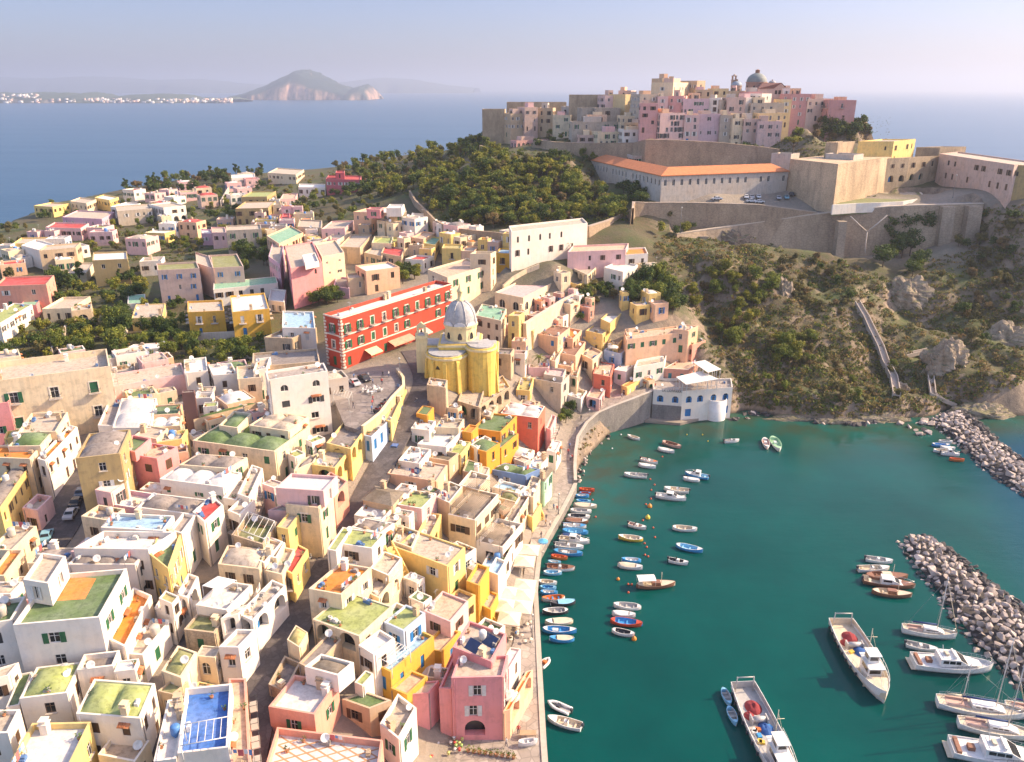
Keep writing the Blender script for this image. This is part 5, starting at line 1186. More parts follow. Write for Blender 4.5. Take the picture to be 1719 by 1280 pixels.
o6 = inset([Vector(p) for p in (poly if area(poly) > 0 else poly[::-1])], -.5); o6 = o6 if area(poly) > 0 else o6[::-1]
mid = lambda a, b: (a + b) / 2
r0 = mid(o6[1], o6[2]) - dE * 5; r1 = mid(o6[0], o6[3]); r2 = mid(o6[5], o6[4]) - dW * 5
F_ = lambda p, h=0: (p.x - do.x, p.y - do.y, ze - do.z + .05 + h)
mb.face([F_(o6[0]), F_(o6[1]), F_(r0, hz), F_(r1, hz)]); mb.face([F_(o6[1]), F_(o6[2]), F_(r0, hz)]); mb.face([F_(o6[2]), F_(o6[3]), F_(r1, hz), F_(r0, hz)])
mb.face([F_(o6[5]), F_(o6[0]), F_(r1, hz), F_(r2, hz)]); mb.face([F_(o6[4]), F_(o6[5]), F_(r2, hz)]); mb.face([F_(o6[3]), F_(o6[4]), F_(r2, hz), F_(r1, hz)])
for a, b in zip(o6, o6[1:] + o6[:1]): mb.face([F_(a, -.3), F_(b, -.3), F_(b), F_(a)])
mb.build('tile_roof', tiles((.62, .20, .07)), dv)
far_house('T5', 190, 582, 552, 372, 12, 10, 'Ht', 'fh3.2 sp3.4 ww2 wh1.6 skip0 reg old nodoor', 'grey cell block with square dark openings behind the orange roofs', slant=4)
# ---------------------------------------------------------------- fort
def pw(zone, u, v, Y): return PD(*Z(zone, u, v), Y)
FS = stone((.40, .31, .23), .6); FS2 = stone((.64, .46, .29), .6); WALLS = stone((.44, .32, .21), .6)
c0 = pw('T6', 85, 570, 336); c1 = pw('T6', 330, 596, 308); c2 = pw('T6', 545, 566, 330); c3 = pw('T6', 600, 560, 345)
ft = empty('bastion', (c1.x, c1.y + 15, 46), 0, 'pale cornered stone bastion with one bright lit face beside the prison palace', 'fort'); fo = Vector(ft.location)
mb = MB(); top = [c0, c1, c2, c3, Vector((c0.x + 30, c0.y + 25, c0.z))]; ctr = Vector((c1.x, c1.y + 25))
bot = [ctr + (Vector((p.x, p.y)) - ctr) * 1.03 for p in top]
for i in range(5):
    j = (i + 1) % 5; mb.face([(bot[i].x - fo.x, bot[i].y - fo.y, -3), (bot[j].x - fo.x, bot[j].y - fo.y, -3), (top[j].x - fo.x, top[j].y - fo.y, top[j].z - fo.z), (top[i].x - fo.x, top[i].y - fo.y, top[i].z - fo.z)])
mb.face([(p.x - fo.x, p.y - fo.y, p.z - fo.z) for p in top]); mb.build('masonry', FS2, ft)
def block(zone, pts, Y, h, wr, opt, label):
    """house from three roof points with their distances"""
    w = [pw(zone, u, v, y) for (u, v), y in zip(pts, Y)]; zt = w[1].z; p = [Vector((a.x, a.y)) for a in w]; p.append(p[0] + p[2] - p[1]); return house(p, zt, h, wr[0], wr[1], opt + ' bare', label)
block('T6', [(432, 488), (615, 480), (727, 466)], (346, 346, 362), 10, 'Yt', 'old s_n sp5 fh4.4 skip.4', 'ochre fort house with two faces above the bastion')
block('T6', [(266, 486), (330, 486), (415, 482)], (340, 338, 346), 9, 'Tt', 'stone blind old', 'square stone guard block on the bastion top')
block('T6', [(265, 545), (410, 550), (462, 536)], (334, 326, 332), 6, 'Ht', 'old blind', 'low grey fort room with one opening on the bastion')
block('T6', [(540, 566), (700, 560), (850, 546)], (338, 348, 354), 15, 'Tt', 'old arch stone fh5 sp5 s_n skip.1', 'stone fort range with deep niches behind the lawn')
block('T6', [(848, 548), (1232, 600), (1330, 585)], (352, 300, 312), 14, 'Qt', 'old fh5 sp5 ww1.4 wh2 skip.2 s_n', 'long brown shaded fort building at the right')
block('T6', [(1215, 598), (1420, 606), (1500, 590)], (303, 299, 306), 14, 'Dt', 'old fh5 sp5 skip.4 s_n', 'tan fort end building cut by the right picture edge')
block('T6', [(728, 520), (850, 512), (985, 508)], (362, 360, 366), 6, 'Ttt', 'blind old stone', 'low stone fort wall block seen against the sea')
block('T5', [(900, 540), (1000, 545), (1045, 530)], (350, 346, 352), 8, 'Ht', 'blind old', 'flat topped stone block left of the bastion')
# village retaining wall, terraces and road walls
v1_ = [pw('T5', 255, 470, 366), pw('T5', 430, 474, 364), pw('T5', 640, 486, 362), pw('T5', 830, 505, 360), pw('T5', 940, 520, 358)]
wall_line('retaining_wall', v1_, 50, 2.0, WALLS, 'high plain stone wall holding up the walled village', batter=1.5)
v2_ = [pw('T4', 420, 470, 415), pw('T4', 520, 482, 400), pw('T4', 700, 490, 392), pw('T4', 930, 486, 380), pw('T5', 285, 466, 367)]
wall_line('retaining_wall', v2_, 50, 2.0, WALLS, 'rough stone terrace wall left of the village wall', batter=1.5)
v3_ = [pw('T4', 140, 500, 440), pw('T4', 240, 530, 420), pw('T4', 420, 575, 398), pw('T4', 560, 615, 385), pw('T4', 700, 660, 372)]
wall_line('retaining_wall', v3_, 45, 1.2, WALLS, 'long sloping garden wall under the square citadel tower')
w1_ = W1
wall_line('retaining_wall', w1_, 34, 1.2, WALLS, 'curving stone wall below the prison palace terrace', plaster((.40, .32, .25)), ch=.3, batter=1.0)
w2_ = W2
rw = wall_line('retaining_wall', w2_, [b - 3 for b in W2B], 1.4, stone((.50, .37, .25), .5), 'very long tan retaining wall carrying the road along the cliff top', plaster((.52, .43, .34)), ch=.35, batter=2.0)
wo_ = Vector(rw.location)
def buttress(zone, u0, u1, vt, zt_, zb_, out=3.2):
    a = P(*Z(zone, u0, vt), zt_); b = P(*Z(zone, u1, vt), zt_); mb = MB(); f = lambda p, dy, z: (p.x - wo_.x, p.y + dy - wo_.y, z - wo_.z)
    for A_, B_ in ((a, b),):
        mb.face([f(A_, -out, zb_), f(B_, -out, zb_), f(B_, -.9, zt_), f(A_, -.9, zt_)]); mb.face([f(A_, 2, zb_), f(A_, -out, zb_), f(A_, -.9, zt_), f(A_, 2, zt_)]); mb.face([f(B_, -out, zb_), f(B_, 2, zb_), f(B_, 2, zt_), f(B_, -.9, zt_)]); mb.face([f(A_, -.9, zt_), f(B_, -.9, zt_), f(B_, 2, zt_), f(A_, 2, zt_)])
    mb.build('buttress', stone((.42, .33, .24), .5), rw)
buttress('T6', 330, 372, 890, 43, 28, 2.2); buttress('T6', 862, 925, 815, 48.2, 29, 2.4); buttress('T6', 995, 1065, 812, 48.6, 30, 2.4); buttress('T5', 525, 575, 965, 37.3, 30, 2.0)
mb = MB(); pj = lambda u, v, z: tuple(P(*Z('T6', u, v), z) + Vector((0, -1.4, 0)) - wo_)
mb.tube([pj(385, 862, 45), pj(430, 905, 41.7), pj(470, 940, 39.1)], .22); mb.tube([pj(572, 855, 45.4), pj(520, 900, 42), pj(470, 940, 39.1)], .22); mb.tube([pj(470, 940, 39.1), pj(462, 1000, 34.6), pj(460, 1050, 31)], .22); mb.build('drain_pipe', plaster((.55, .48, .42)), rw)
# walled road and lawn terrace in front of the fort
rl = [p + Vector((0, 1, 0)) for p in W2[1:]]
strip('upper_road', [p + Vector((0, 6, 0)) for p in rl], [p + Vector((0, .3, 0)) for p in rl], [p.z - .1 for p in rl], [p.z - .2 for p in rl], paving((.24, .21, .19), .3), kind='structure')
lw = [P(*Z('T6', *p), 48.9) for p in ((300, 808), (420, 800), (545, 796), (660, 790), (730, 778), (762, 756), (748, 742))]
wall_line('parapet_wall', [p + Vector((0, 0, .2)) for p in lw], 45.5, .6, plaster((.70, .66, .60)), 'low curved white parapet around the lawn below the fort')
mb = MB(); pl = [(p.x, p.y) for p in lw] + [(P(*Z('T6', 680, 725), 48.9).x, P(*Z('T6', 680, 725), 48.9).y), (P(*Z('T6', 480, 745), 48.9).x, P(*Z('T6', 480, 745), 48.9).y), (P(*Z('T6', 340, 790), 48.9).x, P(*Z('T6', 340, 790), 48.9).y)]
mb.prism(pl, 45, 48.8); tag(mb.build('lawn_terrace', roofing((.16, .17, .05), .5)), kind='structure')
mb = MB(); pl = [P(*Z('T6', *p), 48.9) for p in ((520, 752), (560, 735), (660, 724), (720, 738), (735, 752), (650, 768), (540, 772))]; mb.prism([(p.x, p.y) for p in pl], 48.5, 48.87); tag(mb.build('terrace_paving', paving((.5, .43, .35), .5)), kind='structure')
# wood wall in mid town
ww_ = [P(*Z('G3', *p), z) for p, z in (((572, 305), 45.5), ((600, 352), 44), ((650, 400), 42.5), ((700, 452), 41.8), ((770, 492), 41.2), ((900, 508), 41.2), ((1010, 518), 41.6), ((1095, 530), 42))]
wall_line('boundary_wall', ww_, 34, .8, WALLS, 'long brown boundary wall curving around the wood above the town')
ws_ = [PT(*Z('G3', *p), 1.4) for p in ((1050, 790), (1100, 745), (1170, 705), (1235, 680))]
wall_line('lane_wall', ws_, 29, .6, plaster(WC['C'], .5), 'cream wall of the steep lane below the big white house')
wc_ = [P(*Z('Z7', *p), z) for p, z in (((672, 380), 27.6), ((760, 325), 28), ((860, 262), 28.6), ((930, 226), 29.2))]
wall_line('retaining_wall', wc_, 14, 1.0, plaster((.60, .48, .36), .6), 'tall peach retaining wall under the cream arcade house', plaster((.6, .5, .4)), batter=.8)
for ps, zz, lb in ((((268, 968), (300, 920), (355, 820)), 2.2, 'white plaster garden wall between two orchards'), (((590, 985), (620, 920), (670, 800)), 2.4, 'dark garden wall left of the long white roofed shed'), (((480, 770), (560, 765), (690, 742)), 1.8, 'low cream garden wall right of the stone portal'), (((900, 905), (1020, 890), (1210, 880)), 2.2, 'stone garden wall below the yellow twin houses'), (((1130, 205), (1160, 150), (1185, 108)), 3, 'tan field wall on the far coast slope')):
    tp = [PT(*Z('G1', *p)) + Vector((0, 0, zz)) for p in ps]; wall_line('garden_wall', tp, [p.z - zz - 1.5 for p in tp], .4, plaster(WC['H'], .5), lb)
# square parapet
sp_ = [sqp[i] + Vector((0, 0, 1.0)) for i in (3, 4, 5, 6, 7, 8, 9)]
wall_line('parapet_wall', sp_, 16, .5, plaster((.58, .45, .25), .7), 'curved yellow retaining parapet around the town square', plaster(WC['C']), ch=.12)
# ---------------------------------------------------------------- abbey domes on the skyline
def dome_church(px, py_top, py_drum, py_base, rpx, Y, zb, label, nm, m_d, m_w):
    t = PD(px, py_top, Y); d = PD(px, py_drum, Y); b = PD(px, py_base, Y); r = rpx * (Y * cP + (CAMZ - d.z) * sP) / CF
    e = empty(nm, (t.x, Y, zb), 0, label, 'church'); h0, h1 = d.z - zb, t.z - zb
    mb = MB(); mb.lathe([(r, -3), (r, h0), (r * 1.06, h0), (r * 1.06, h0 + .5), (r * .98, h0 + .5)], 16, smooth=False); dr = mb.build('drum', m_w, e)
    H_ = (h1 - h0) * .72; mb = MB(); mb.lathe([(r * .98 * math.cos(a), h0 + .5 + (H_ - .5) * math.sin(a)) for a in np.linspace(0, 1.45, 10)], 24); mb.build('dome', m_d, e)
    mb = MB(); mb.lathe([(r * .22, h0 + H_ - .6), (r * .22, h0 + H_ + (h1 - h0) * .18), (r * .28, h0 + H_ + (h1 - h0) * .18), (r * .1, h1 - .3), (0, h1)], 8); mb.build('lantern', m_w, e)
    for i in range(8):
        a = math.pi / 4 * i + .3; mb = MB(); u = Vector((math.cos(a), math.sin(a), 0)); t_ = Vector((-u.y, u.x, 0)); c = u * (r * 1.003)
        mb.face([tuple(c * 1.004 + t_ * x + Vector((0, 0, h0 - 3 + y))) for x, y in ((-.4, 0), (.4, 0), (.4, 1.4), (0, 1.9), (-.4, 1.4))]); mb.build('window', glassm(), dr)
    return e
mb = MB()
dome_church(*Z('T5', 830, 110), Z('T5', 0, 182)[1], Z('T5', 0, 240)[1], 17, 432, 80, 'abbey dome with tall lantern, highest point of the skyline', 'abbey', paint((.20, .22, .21), .7), plaster((.36, .22, .17)))
dome_church(*Z('T5', 723, 160), Z('T5', 0, 200)[1], Z('T5', 0, 230)[1], 9, 428, 80, 'small bluish dome left of the abbey dome', 'chapel', paint((.25, .30, .36), .6), plaster((.35, .25, .2)))
dome_church(*Z('T5', 905, 163), Z('T5', 0, 186)[1], Z('T5', 0, 200)[1], 6, 436, 84, 'tiny grey dome right of the abbey dome', 'chapel', paint((.3, .3, .32), .6), plaster((.4, .28, .24)))
p = pw('T5', 710, 140, 429); bt = empty('bell_tower', (p.x, p.y, 80), 0, 'thin bell tower beside the small bluish dome', 'tower'); hh = p.z - 80
mb = MB(); mb.box(-1.1, -1.1, -4, 1.1, 1.1, hh - 2.6); mb.box(-1.3, -1.3, hh - 2.6, 1.3, 1.3, hh - 2.3)
for x in (-1, .6):
    for y in (-1, .6): mb.box(x, y, hh - 2.3, x + .4, y + .4, hh - .7)
mb.box(-1.2, -1.2, hh - .7, 1.2, 1.2, hh - .4); mb.build('shaft', plaster((.38, .28, .22)), bt); mb = MB(); mb.lathe([(1.0, hh - .4), (.7, hh - .1), (0, hh + .5)], 8); mb.build('cap', paint((.3, .25, .22), .7), bt)
a, b = pw('T5', 830, 200, 421), pw('T5', 985, 205, 417); am = empty('abbey_nave', ((a.x + b.x) / 2, 425, 76), 0, 'abbey nave with brown gabled roof and pinkish pediment', 'church'); o = Vector(am.location)
W2 = (b.x - a.x) / 2; hh = b.z - 76 - .5
mb = MB(); mb.box(-W2, -5, -6, W2, 6, hh); mb.face([(W2 * .1, -5.01, hh), (W2, -5.01, hh), (W2 * .62, -5.01, hh + 2.6)]); mb.build('wall', plaster(WC['Q']), am)
mb = MB(); mb.face([(-W2 - .3, -5.4, hh), (W2 * .1, -5.4, hh), (W2 * .62, -5.4, hh + 2.7), (-W2 * .5, 1, hh + 2.7)]); mb.face([(W2 * .62, -5.4, hh + 2.7), (W2 + .3, -5.4, hh), (W2 + .3, 6, hh), (W2 * .62, 6, hh + 2.7)]); mb.face([(-W2 - .3, -5.4, hh), (-W2 * .5, 1, hh + 2.7), (-W2 - .3, 6, hh)]); mb.face([(-W2 * .5, 1, hh + 2.7), (W2 * .62, -5.4, hh + 2.7), (W2 * .62, 6, hh + 2.7)]); mb.build('roof', tiles((.24, .10, .07)), am)
for x in (.3, .55, .8): link('window', simple_window(1.2, 1.8, 'n'), am, (W2 * x, -5.04, hh - 2.6))
# brick arcade ruin
e = far_house('T4', 326, 492, 474, 436, 6, 5, 'Pe', 'archall old fh4 sp2.4 ww1.6 wh2.8 skip0 reg', 'red brick arcaded ruin below the citadel tower', slant=10)
# footbridge on the right cliff and the cliff stairs
def ramp_thing(nm, pts, width, mat, label, cat, rail=True, thick=.35, steps=False):
    c = sum(pts, Vector()) / len(pts); e = empty(nm, c, 0, label, cat); pts = [p - c for p in pts]; L, Q = [], []
    for i in range(len(pts)):
        t = pts[min(i + 1, len(pts) - 1)] - pts[max(i - 1, 0)]; n_ = Vector((-t.y, t.x, 0)).normalized() * width / 2; L.append(pts[i] + n_); Q.append(pts[i] - n_)
    strip('deck', L, Q, [p.z for p in pts], [p.z for p in pts], mat, e, thick)
    if rail:
        for side in (L, Q): wall_line('side_wall', [p + Vector((0, 0, .9)) for p in side], [p.z - thick - (1.5 if steps else 0) for p in side], .25, mat, parent=e)
    return e
CONC = plaster((.42, .36, .31), .5)
ramp_thing('footbridge', [P(*Z('C8', *p), z) for p, z in (((900, 668), 10.5), ((1020, 632), 10.8), ((1140, 598), 11))], 1.6, CONC, 'narrow concrete footbridge across the gully', 'bridge')
ramp_thing('footbridge', [P(*Z('C8', *p), z) for p, z in (((670, 728), 9.4), ((790, 700), 10))], 1.4, CONC, 'short concrete ramp left of the footbridge rock', 'bridge')
sp2 = [PT(*Z('C8', *p)) for p in ((425, 470), (470, 545), (500, 610), (545, 700), (568, 770), (610, 850), (625, 940))]
sp2 = [p + Vector((0, 0, 1.0)) for p in resample(sp2, 4)]
ramp_thing('cliff_stairs', sp2, 2.0, CONC, 'long concrete stairway zigzagging down the cliff to the water', 'stairs', steps=True)
sp3 = [PT(*Z('C8', *p)) + Vector((0, 0, .8)) for p in ((800, 850), (812, 940), (870, 970), (925, 992))]
ramp_thing('cliff_path', sp3, 1.6, CONC, 'walled footpath at the foot of the rocky spur', 'path')
# yellow outside stairs in the harbour quarter
def stairs(nm, a, b, width, mat, label, n=14):
    d = (b - a); t = Vector((d.x, d.y, 0)).normalized(); nn = Vector((-t.y, t.x, 0)); e = empty(nm, a, 0, label, 'stairs'); mb = MB()
    for k in range(n):
        p = d * (k / n); q = Vector((d.x, d.y, 0)) * ((k + 1) / n); pl = [Vector((p.x, p.y, 0)) - nn * width / 2, q - nn * width / 2, q + nn * width / 2, Vector((p.x, p.y, 0)) + nn * width / 2]
        pl = [(v.x, v.y) for v in pl]; pl = pl if area(pl) > 0 else pl[::-1]; mb.prism(pl, -5 + min(0, p.z), d.z * (k + 1) / n)
    mb.build('steps', mat, e)
    for s in (-1, 1):
        A_ = nn * s * (width / 2 + .12); wall_line('parapet', [A_ + Vector((0, 0, .9)), A_ + d + Vector((0, 0, .9))], [-5, -5], .22, mat, parent=e)
stairs('outside_stairs', P(*Z('Z3', 600, 560), 3.0), P(*Z('Z3', 490, 425), 7.5), 1.6, plaster(WC['O']), 'deep yellow outside stairs going down to the quay')
stairs('outside_stairs', P(*Z('Z3', 545, 560), 3.2), P(*Z('Z3', 440, 470), 6.5), 1.4, plaster(WC['Y']), 'pale yellow outside stairs beside the pink peach roofed house')
stairs('outside_stairs', P(*Z('Z6', 1060, 770), 2.8), P(*Z('Z6', 1010, 660), 6.6), 1.5, plaster(WC['Y']), 'yellow outside stairs next to the mint green house')
stairs('outside_stairs', P(*Z('Z3', 320, 885), 6.5), P(*Z('Z3', 375, 760), 10.5), 1.6, plaster(WC['P']), 'dark stepped stairs against the rose pink quay house')
stairs('outside_stairs', P(*Z('Z2', 125, 500), 15.5), P(*Z('Z2', 165, 400), 19), 1.2, plaster(WC['W']), 'white outside stairs against the street house row')
stairs('outside_stairs', P(*Z('Z2', 985, 470), 9), P(*Z('Z2', 830, 180), 17.5), 1.4, plaster(WC['Y']), 'long sloping stair ramp along the big pale yellow house')
stairs('outside_stairs', P(*Z('Z7', 640, 700), 12), P(*Z('Z7', 680, 590), 17), 1.8, plaster(WC['C']), 'cream public steps climbing beside the church')
# ---------------------------------------------------------------- far shores
def far_ridge(name, prof, Y, depth, base, mat, label=None, seed=0, rough=.12, kind='structure'):
    xs = [p[0] for p in prof]; zs = [PD(p[0], p[1], Y).z for p in prof]; nx_, ny_ = 120, 26; V = []; 
    for j in range(ny_):
        t = j / (ny_ - 1)
        for i in range(nx_):
            px = xs[0] + (xs[-1] - xs[0]) * i / (nx_ - 1); z = float(np.interp(px, xs, zs)); x = PD(px, 160, Y).x
            s = math.sin(math.pi * min(max(t, 0), 1)) ** .4; nzv = noise.fractal(Vector((x * 5e-3, t * 4, seed)), .8, 2.1, 6)
            V.append((x, Y + (t - .4) * depth + nzv * depth * .08, max(-6, z * s * (1 + rough * nzv * (1 - s * .6)) - 4 * (1 - s))))
    q_ = [[j * nx_ + i, j * nx_ + i + 1, (j + 1) * nx_ + i + 1, (j + 1) * nx_ + i] for j in range(ny_ - 1) for i in range(nx_ - 1)]
    o = link(name, np_mesh(name, V, q_, mat, smooth=False)); return tag(o, kind=kind)
def cape_mat(lo, hi, zh):
    m, nt, b = new_mat('cape'); b.inputs['Roughness'].default_value = 1
    g = nt.nodes.new('ShaderNodeNewGeometry'); s = nt.nodes.new('ShaderNodeSeparateXYZ'); nt.links.new(g.outputs['Normal'], s.inputs[0])
    st = ramp(nt, s.outputs['Z'], [(.55, 1.0), (.85, 0.0)]); n1 = ramp(nt, noi(nt, (1, 1, .5), .012, 6, .7), [(.35, 0.0), (.62, 1.0)])
    f = nt.nodes.new('ShaderNodeMath'); f.operation = 'MULTIPLY'; nt.links.new(st.outputs[0], f.inputs[0]); nt.links.new(n1.outputs[0], f.inputs[1])
    c = mixc(nt, f.outputs[0], hi, lo); nt.links.new(c, b.inputs['Base Color']); return m
far_ridge('cape_hill', [(388,167),(400,160),(422,155),(436,148),(452,143),(470,134),(487,124),(498,121),(515,121),(530,126),(545,132),(565,142),(582,148),(592,150),(600,145),(611,143),(620,149),(626,158),(629,167)], 7000, 900, 0, cape_mat((.55, .34, .24), (.035, .055, .05), 100), seed=2, rough=.5)
far_ridge('coast_hills', [(-160,150),(-40,154),(0,157),(40,158),(52,155),(75,158),(105,156),(125,160),(150,155),(172,160),(196,164),(212,160),(250,158),(300,159),(318,164),(345,165),(380,166),(386,162),(392,167)], 5600, 700, 0, cape_mat((.40, .32, .26), (.06, .08, .05), 30), seed=5, rough=.3)
far_ridge('mountains', [(-300,138),(-100,126),(60,132),(150,128),(240,134),(330,133),(390,140),(470,144),(560,140),(640,130),(690,133),(740,142),(800,148)], 17000, 4000, 0, cape_mat((.1, .1, .1), (.06, .08, .06), 30), seed=8, rough=.1)
rv = np.random.RandomState(4); V = []; Qd = []; Mi = []
for k in range(420):
    px = rv.uniform(-120, 330) if k < 360 else rv.uniform(330, 385); Y = rv.uniform(5250, 5420); base = PD(px, 172, Y); z0 = rv.uniform(0, 45) * (1 if px < 60 else .45); w_, d_, h_ = rv.uniform(8, 26), rv.uniform(8, 18), rv.uniform(6, 14); b = len(V)
    for x, y, z in ((0,0,0),(1,0,0),(1,1,0),(0,1,0),(0,0,1),(1,0,1),(1,1,1),(0,1,1)): V.append((base.x + x * w_, Y + y * d_ + z0 * 2, z0 + z * h_))
    for f in ((4,5,6,7),(0,1,5,4),(1,2,6,5),(2,3,7,6),(3,0,4,7)): Qd.append([b + i for i in f]); Mi.append(k % 3)
tag(link('far_town', np_mesh('far_town', V, Qd, [plaster((.75, .72, .68)), plaster((.7, .5, .4)), plaster((.6, .55, .5))], Mi)), 'white shore town far across the bay below the hills', 'town', kind='stuff')
far_ridge('islet', [(634,166),(637,162),(640,161),(643,166)], 7300, 40, 0, cape_mat((.3, .25, .2), (.1, .1, .08), 5), seed=3)
# ---------------------------------------------------------------- breakwaters
def rock_mesh(seed, mat):
    r_ = random.Random(seed); import bmesh
    bm = bmesh.new()
    for _ in range(11):
        v = Vector((r_.gauss(0, 1), r_.gauss(0, 1), r_.gauss(0, 1))).normalized(); bm.verts.new((v.x * r_.uniform(.8, 1.15) * .62, v.y * r_.uniform(.8, 1.1) * .5, v.z * .42))
    bmesh.ops.convex_hull(bm, input=bm.verts); bmesh.ops.delete(bm, geom=[v for v in bm.verts if not v.link_faces], context='VERTS')
    bmesh.ops.bevel(bm, geom=bm.edges[:], offset=.03, segments=1, affect='EDGES'); me = bpy.data.meshes.new('boulder'); bm.to_mesh(me); bm.free(); me.materials.append(mat); return me
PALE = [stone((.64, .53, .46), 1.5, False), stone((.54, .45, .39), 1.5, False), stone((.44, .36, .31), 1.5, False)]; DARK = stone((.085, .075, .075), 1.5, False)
RM = [rock_mesh(k, PALE[k % 3]) for k in range(9)]; RD = [rock_mesh(20 + k, DARK) for k in range(4)]
def breakwater(left, right, label, hgt, n_ind, n_rest, seed, lab):
    rr = random.Random(seed); L = [P(*p, 0) for p in left]; Q = [P(*p, 0) for p in right]; pl = [(p.x, p.y) for p in L] + [(p.x, p.y) for p in reversed(Q)]
    def prof(x, y):
        m = 1e9
        for i in range(len(pl)):
            a = Vector(pl[i]); b = Vector(pl[(i + 1) % len(pl)]); e = b - a; t = max(0, min(1, (Vector((x, y)) - a).dot(e) / e.dot(e))); m = min(m, (Vector((x, y)) - a - e * t).length)
        return m
    def side(x, y): # 1 on the seaward edge
        dl = min((Vector((x, y)) - Vector((p.x, p.y))).length for p in resample(L, 3)); dq = min((Vector((x, y)) - Vector((p.x, p.y))).length for p in resample(Q, 3)); return dq < dl * .55, dl < 1.8 or dq < 1.8
    xs = [p[0] for p in pl]; ys = [p[1] for p in pl]; spots = []; tries = 0
    while len(spots) < n_ind + n_rest and tries < 90000:
        tries += 1; x = rr.uniform(min(xs), max(xs)); y = rr.uniform(min(ys), max(ys))
        if not inpoly(x, y, pl): continue
        s = rr.uniform(1.0, 1.9) * (1.0 if rr.random() < .85 else 1.4)
        if any((x - a) ** 2 + (y - b) ** 2 < (.40 * (s + c)) ** 2 for a, b, c in spots): continue
        spots.append((x, y, s))
    mb = MB(); step = 2.0; core = MB()
    nx_ = 40; 
    cp = [(L[i].lerp(Q[i] if i < len(Q) else Q[-1], t)) for i in range(len(L)) for t in (0,)]
    V = []; G = {}
    gxs = np.arange(min(xs), max(xs), 1.5); gys = np.arange(min(ys), max(ys), 1.5)
    for j, y in enumerate(gys):
        for i, x in enumerate(gxs):
            if inpoly(x, y, pl): G[(i, j)] = len(V); V.append((x, y, -.9 + min(prof(x, y) * .55, hgt - .9)))
    F = [[G[(i, j)], G[(i + 1, j)], G[(i + 1, j + 1)], G[(i, j + 1)]] for (i, j) in G if (i + 1, j) in G and (i + 1, j + 1) in G and (i, j + 1) in G]
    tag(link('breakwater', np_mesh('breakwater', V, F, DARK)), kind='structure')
    spots.sort(key=lambda s: math.hypot(s[0], s[1]))
    vv, ff, mi = [], [], []
    for k, (x, y, s) in enumerate(spots):
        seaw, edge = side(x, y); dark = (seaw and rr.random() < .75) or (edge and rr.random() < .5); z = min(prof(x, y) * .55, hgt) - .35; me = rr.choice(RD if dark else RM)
        rot = (rr.uniform(-.5, .5), rr.uniform(-.5, .5), rr.uniform(0, 6.28)); sc = (s, s * rr.uniform(.8, 1.1), s * rr.uniform(.8, 1.15))
        if k < n_ind:
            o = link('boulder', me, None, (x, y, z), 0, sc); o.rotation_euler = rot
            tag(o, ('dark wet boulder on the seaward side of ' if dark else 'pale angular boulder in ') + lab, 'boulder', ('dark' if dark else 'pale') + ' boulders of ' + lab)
        else:
            M = Matrix.Translation((x, y, z)) @ Matrix.Rotation(rot[2], 4, 'Z') @ Matrix.Rotation(rot[0], 4, 'X') @ Matrix.Diagonal((*sc, 1)); b = len(mb.v)
            mb.v += [tuple(M @ v.co) for v in me.vertices]
            for p in me.polygons: mb.f.append(tuple(b + i for i in p.vertices)); mb.m.append(0 if dark else 1 + k % 3); mb.sm.append(False)
    if mb.f: tag(mb.build('boulder_heap', [DARK] + PALE), 'heap of pale boulders in ' + lab, 'boulders', kind='stuff')
zz = lambda zn, ps: [Z(zn, *p) for p in ps]
breakwater(zz('H2', [(625,150),(690,270),(800,400),(890,535),(985,655),(1100,770),(1240,900),(1420,1040)]), zz('H2', [(690,112),(800,122),(900,178),(1040,285),(1150,385),(1280,468),(1420,560),(1600,700)]), '', 2.6, 300, 420, 3, 'the nearer breakwater behind the sailing boats')
breakwater(zz('C8', [(775,1050),(870,1130),(950,1195),(1030,1275),(1150,1370),(1330,1480)]), zz('C8', [(900,1003),(1000,1008),(1090,1085),(1160,1165),(1280,1250),(1420,1340)]), '', 2.4, 0, 560, 5, 'the farther breakwater below the cliff')
rr = random.Random(12)
for zone, ps, cnt, s0, s1, lab in (('Z7', [(935, 1190), (950, 1120), (975, 1060), (1010, 1000), (1060, 975), (1130, 955)], 60, .6, 1.5, 'at the foot of the sea wall'), ('C7', [(560, 1050), (620, 1045), (680, 1015), (770, 1030), (900, 1050), (1010, 1060), (1150, 1060), (1215, 1080), (1330, 1060)], 46, .8, 2.6, 'along the cliff shoreline'), ('C8', [(690, 1090), (720, 1110), (750, 1130), (780, 1060), (640, 1070)], 14, 1, 2.8, 'in the water at the gully mouth')):
    w = resample([P(*Z(zone, *p), .2).to_2d() for p in ps], 1)
    for k in range(cnt):
        c = rr.choice(w) + Vector((rr.gauss(0, .8), rr.gauss(0, .7))); s = rr.uniform(s0, s1); o = link('shore_rock', rr.choice(RM if rr.random() < .6 else RD), None, (c.x, c.y, rr.uniform(-.2, .3)), 0, s); o.rotation_euler = (rr.uniform(-.4, .4), rr.uniform(-.4, .4), rr.uniform(0, 6)); tag(o, 'loose boulder lying ' + lab, 'rock', 'boulders ' + lab)
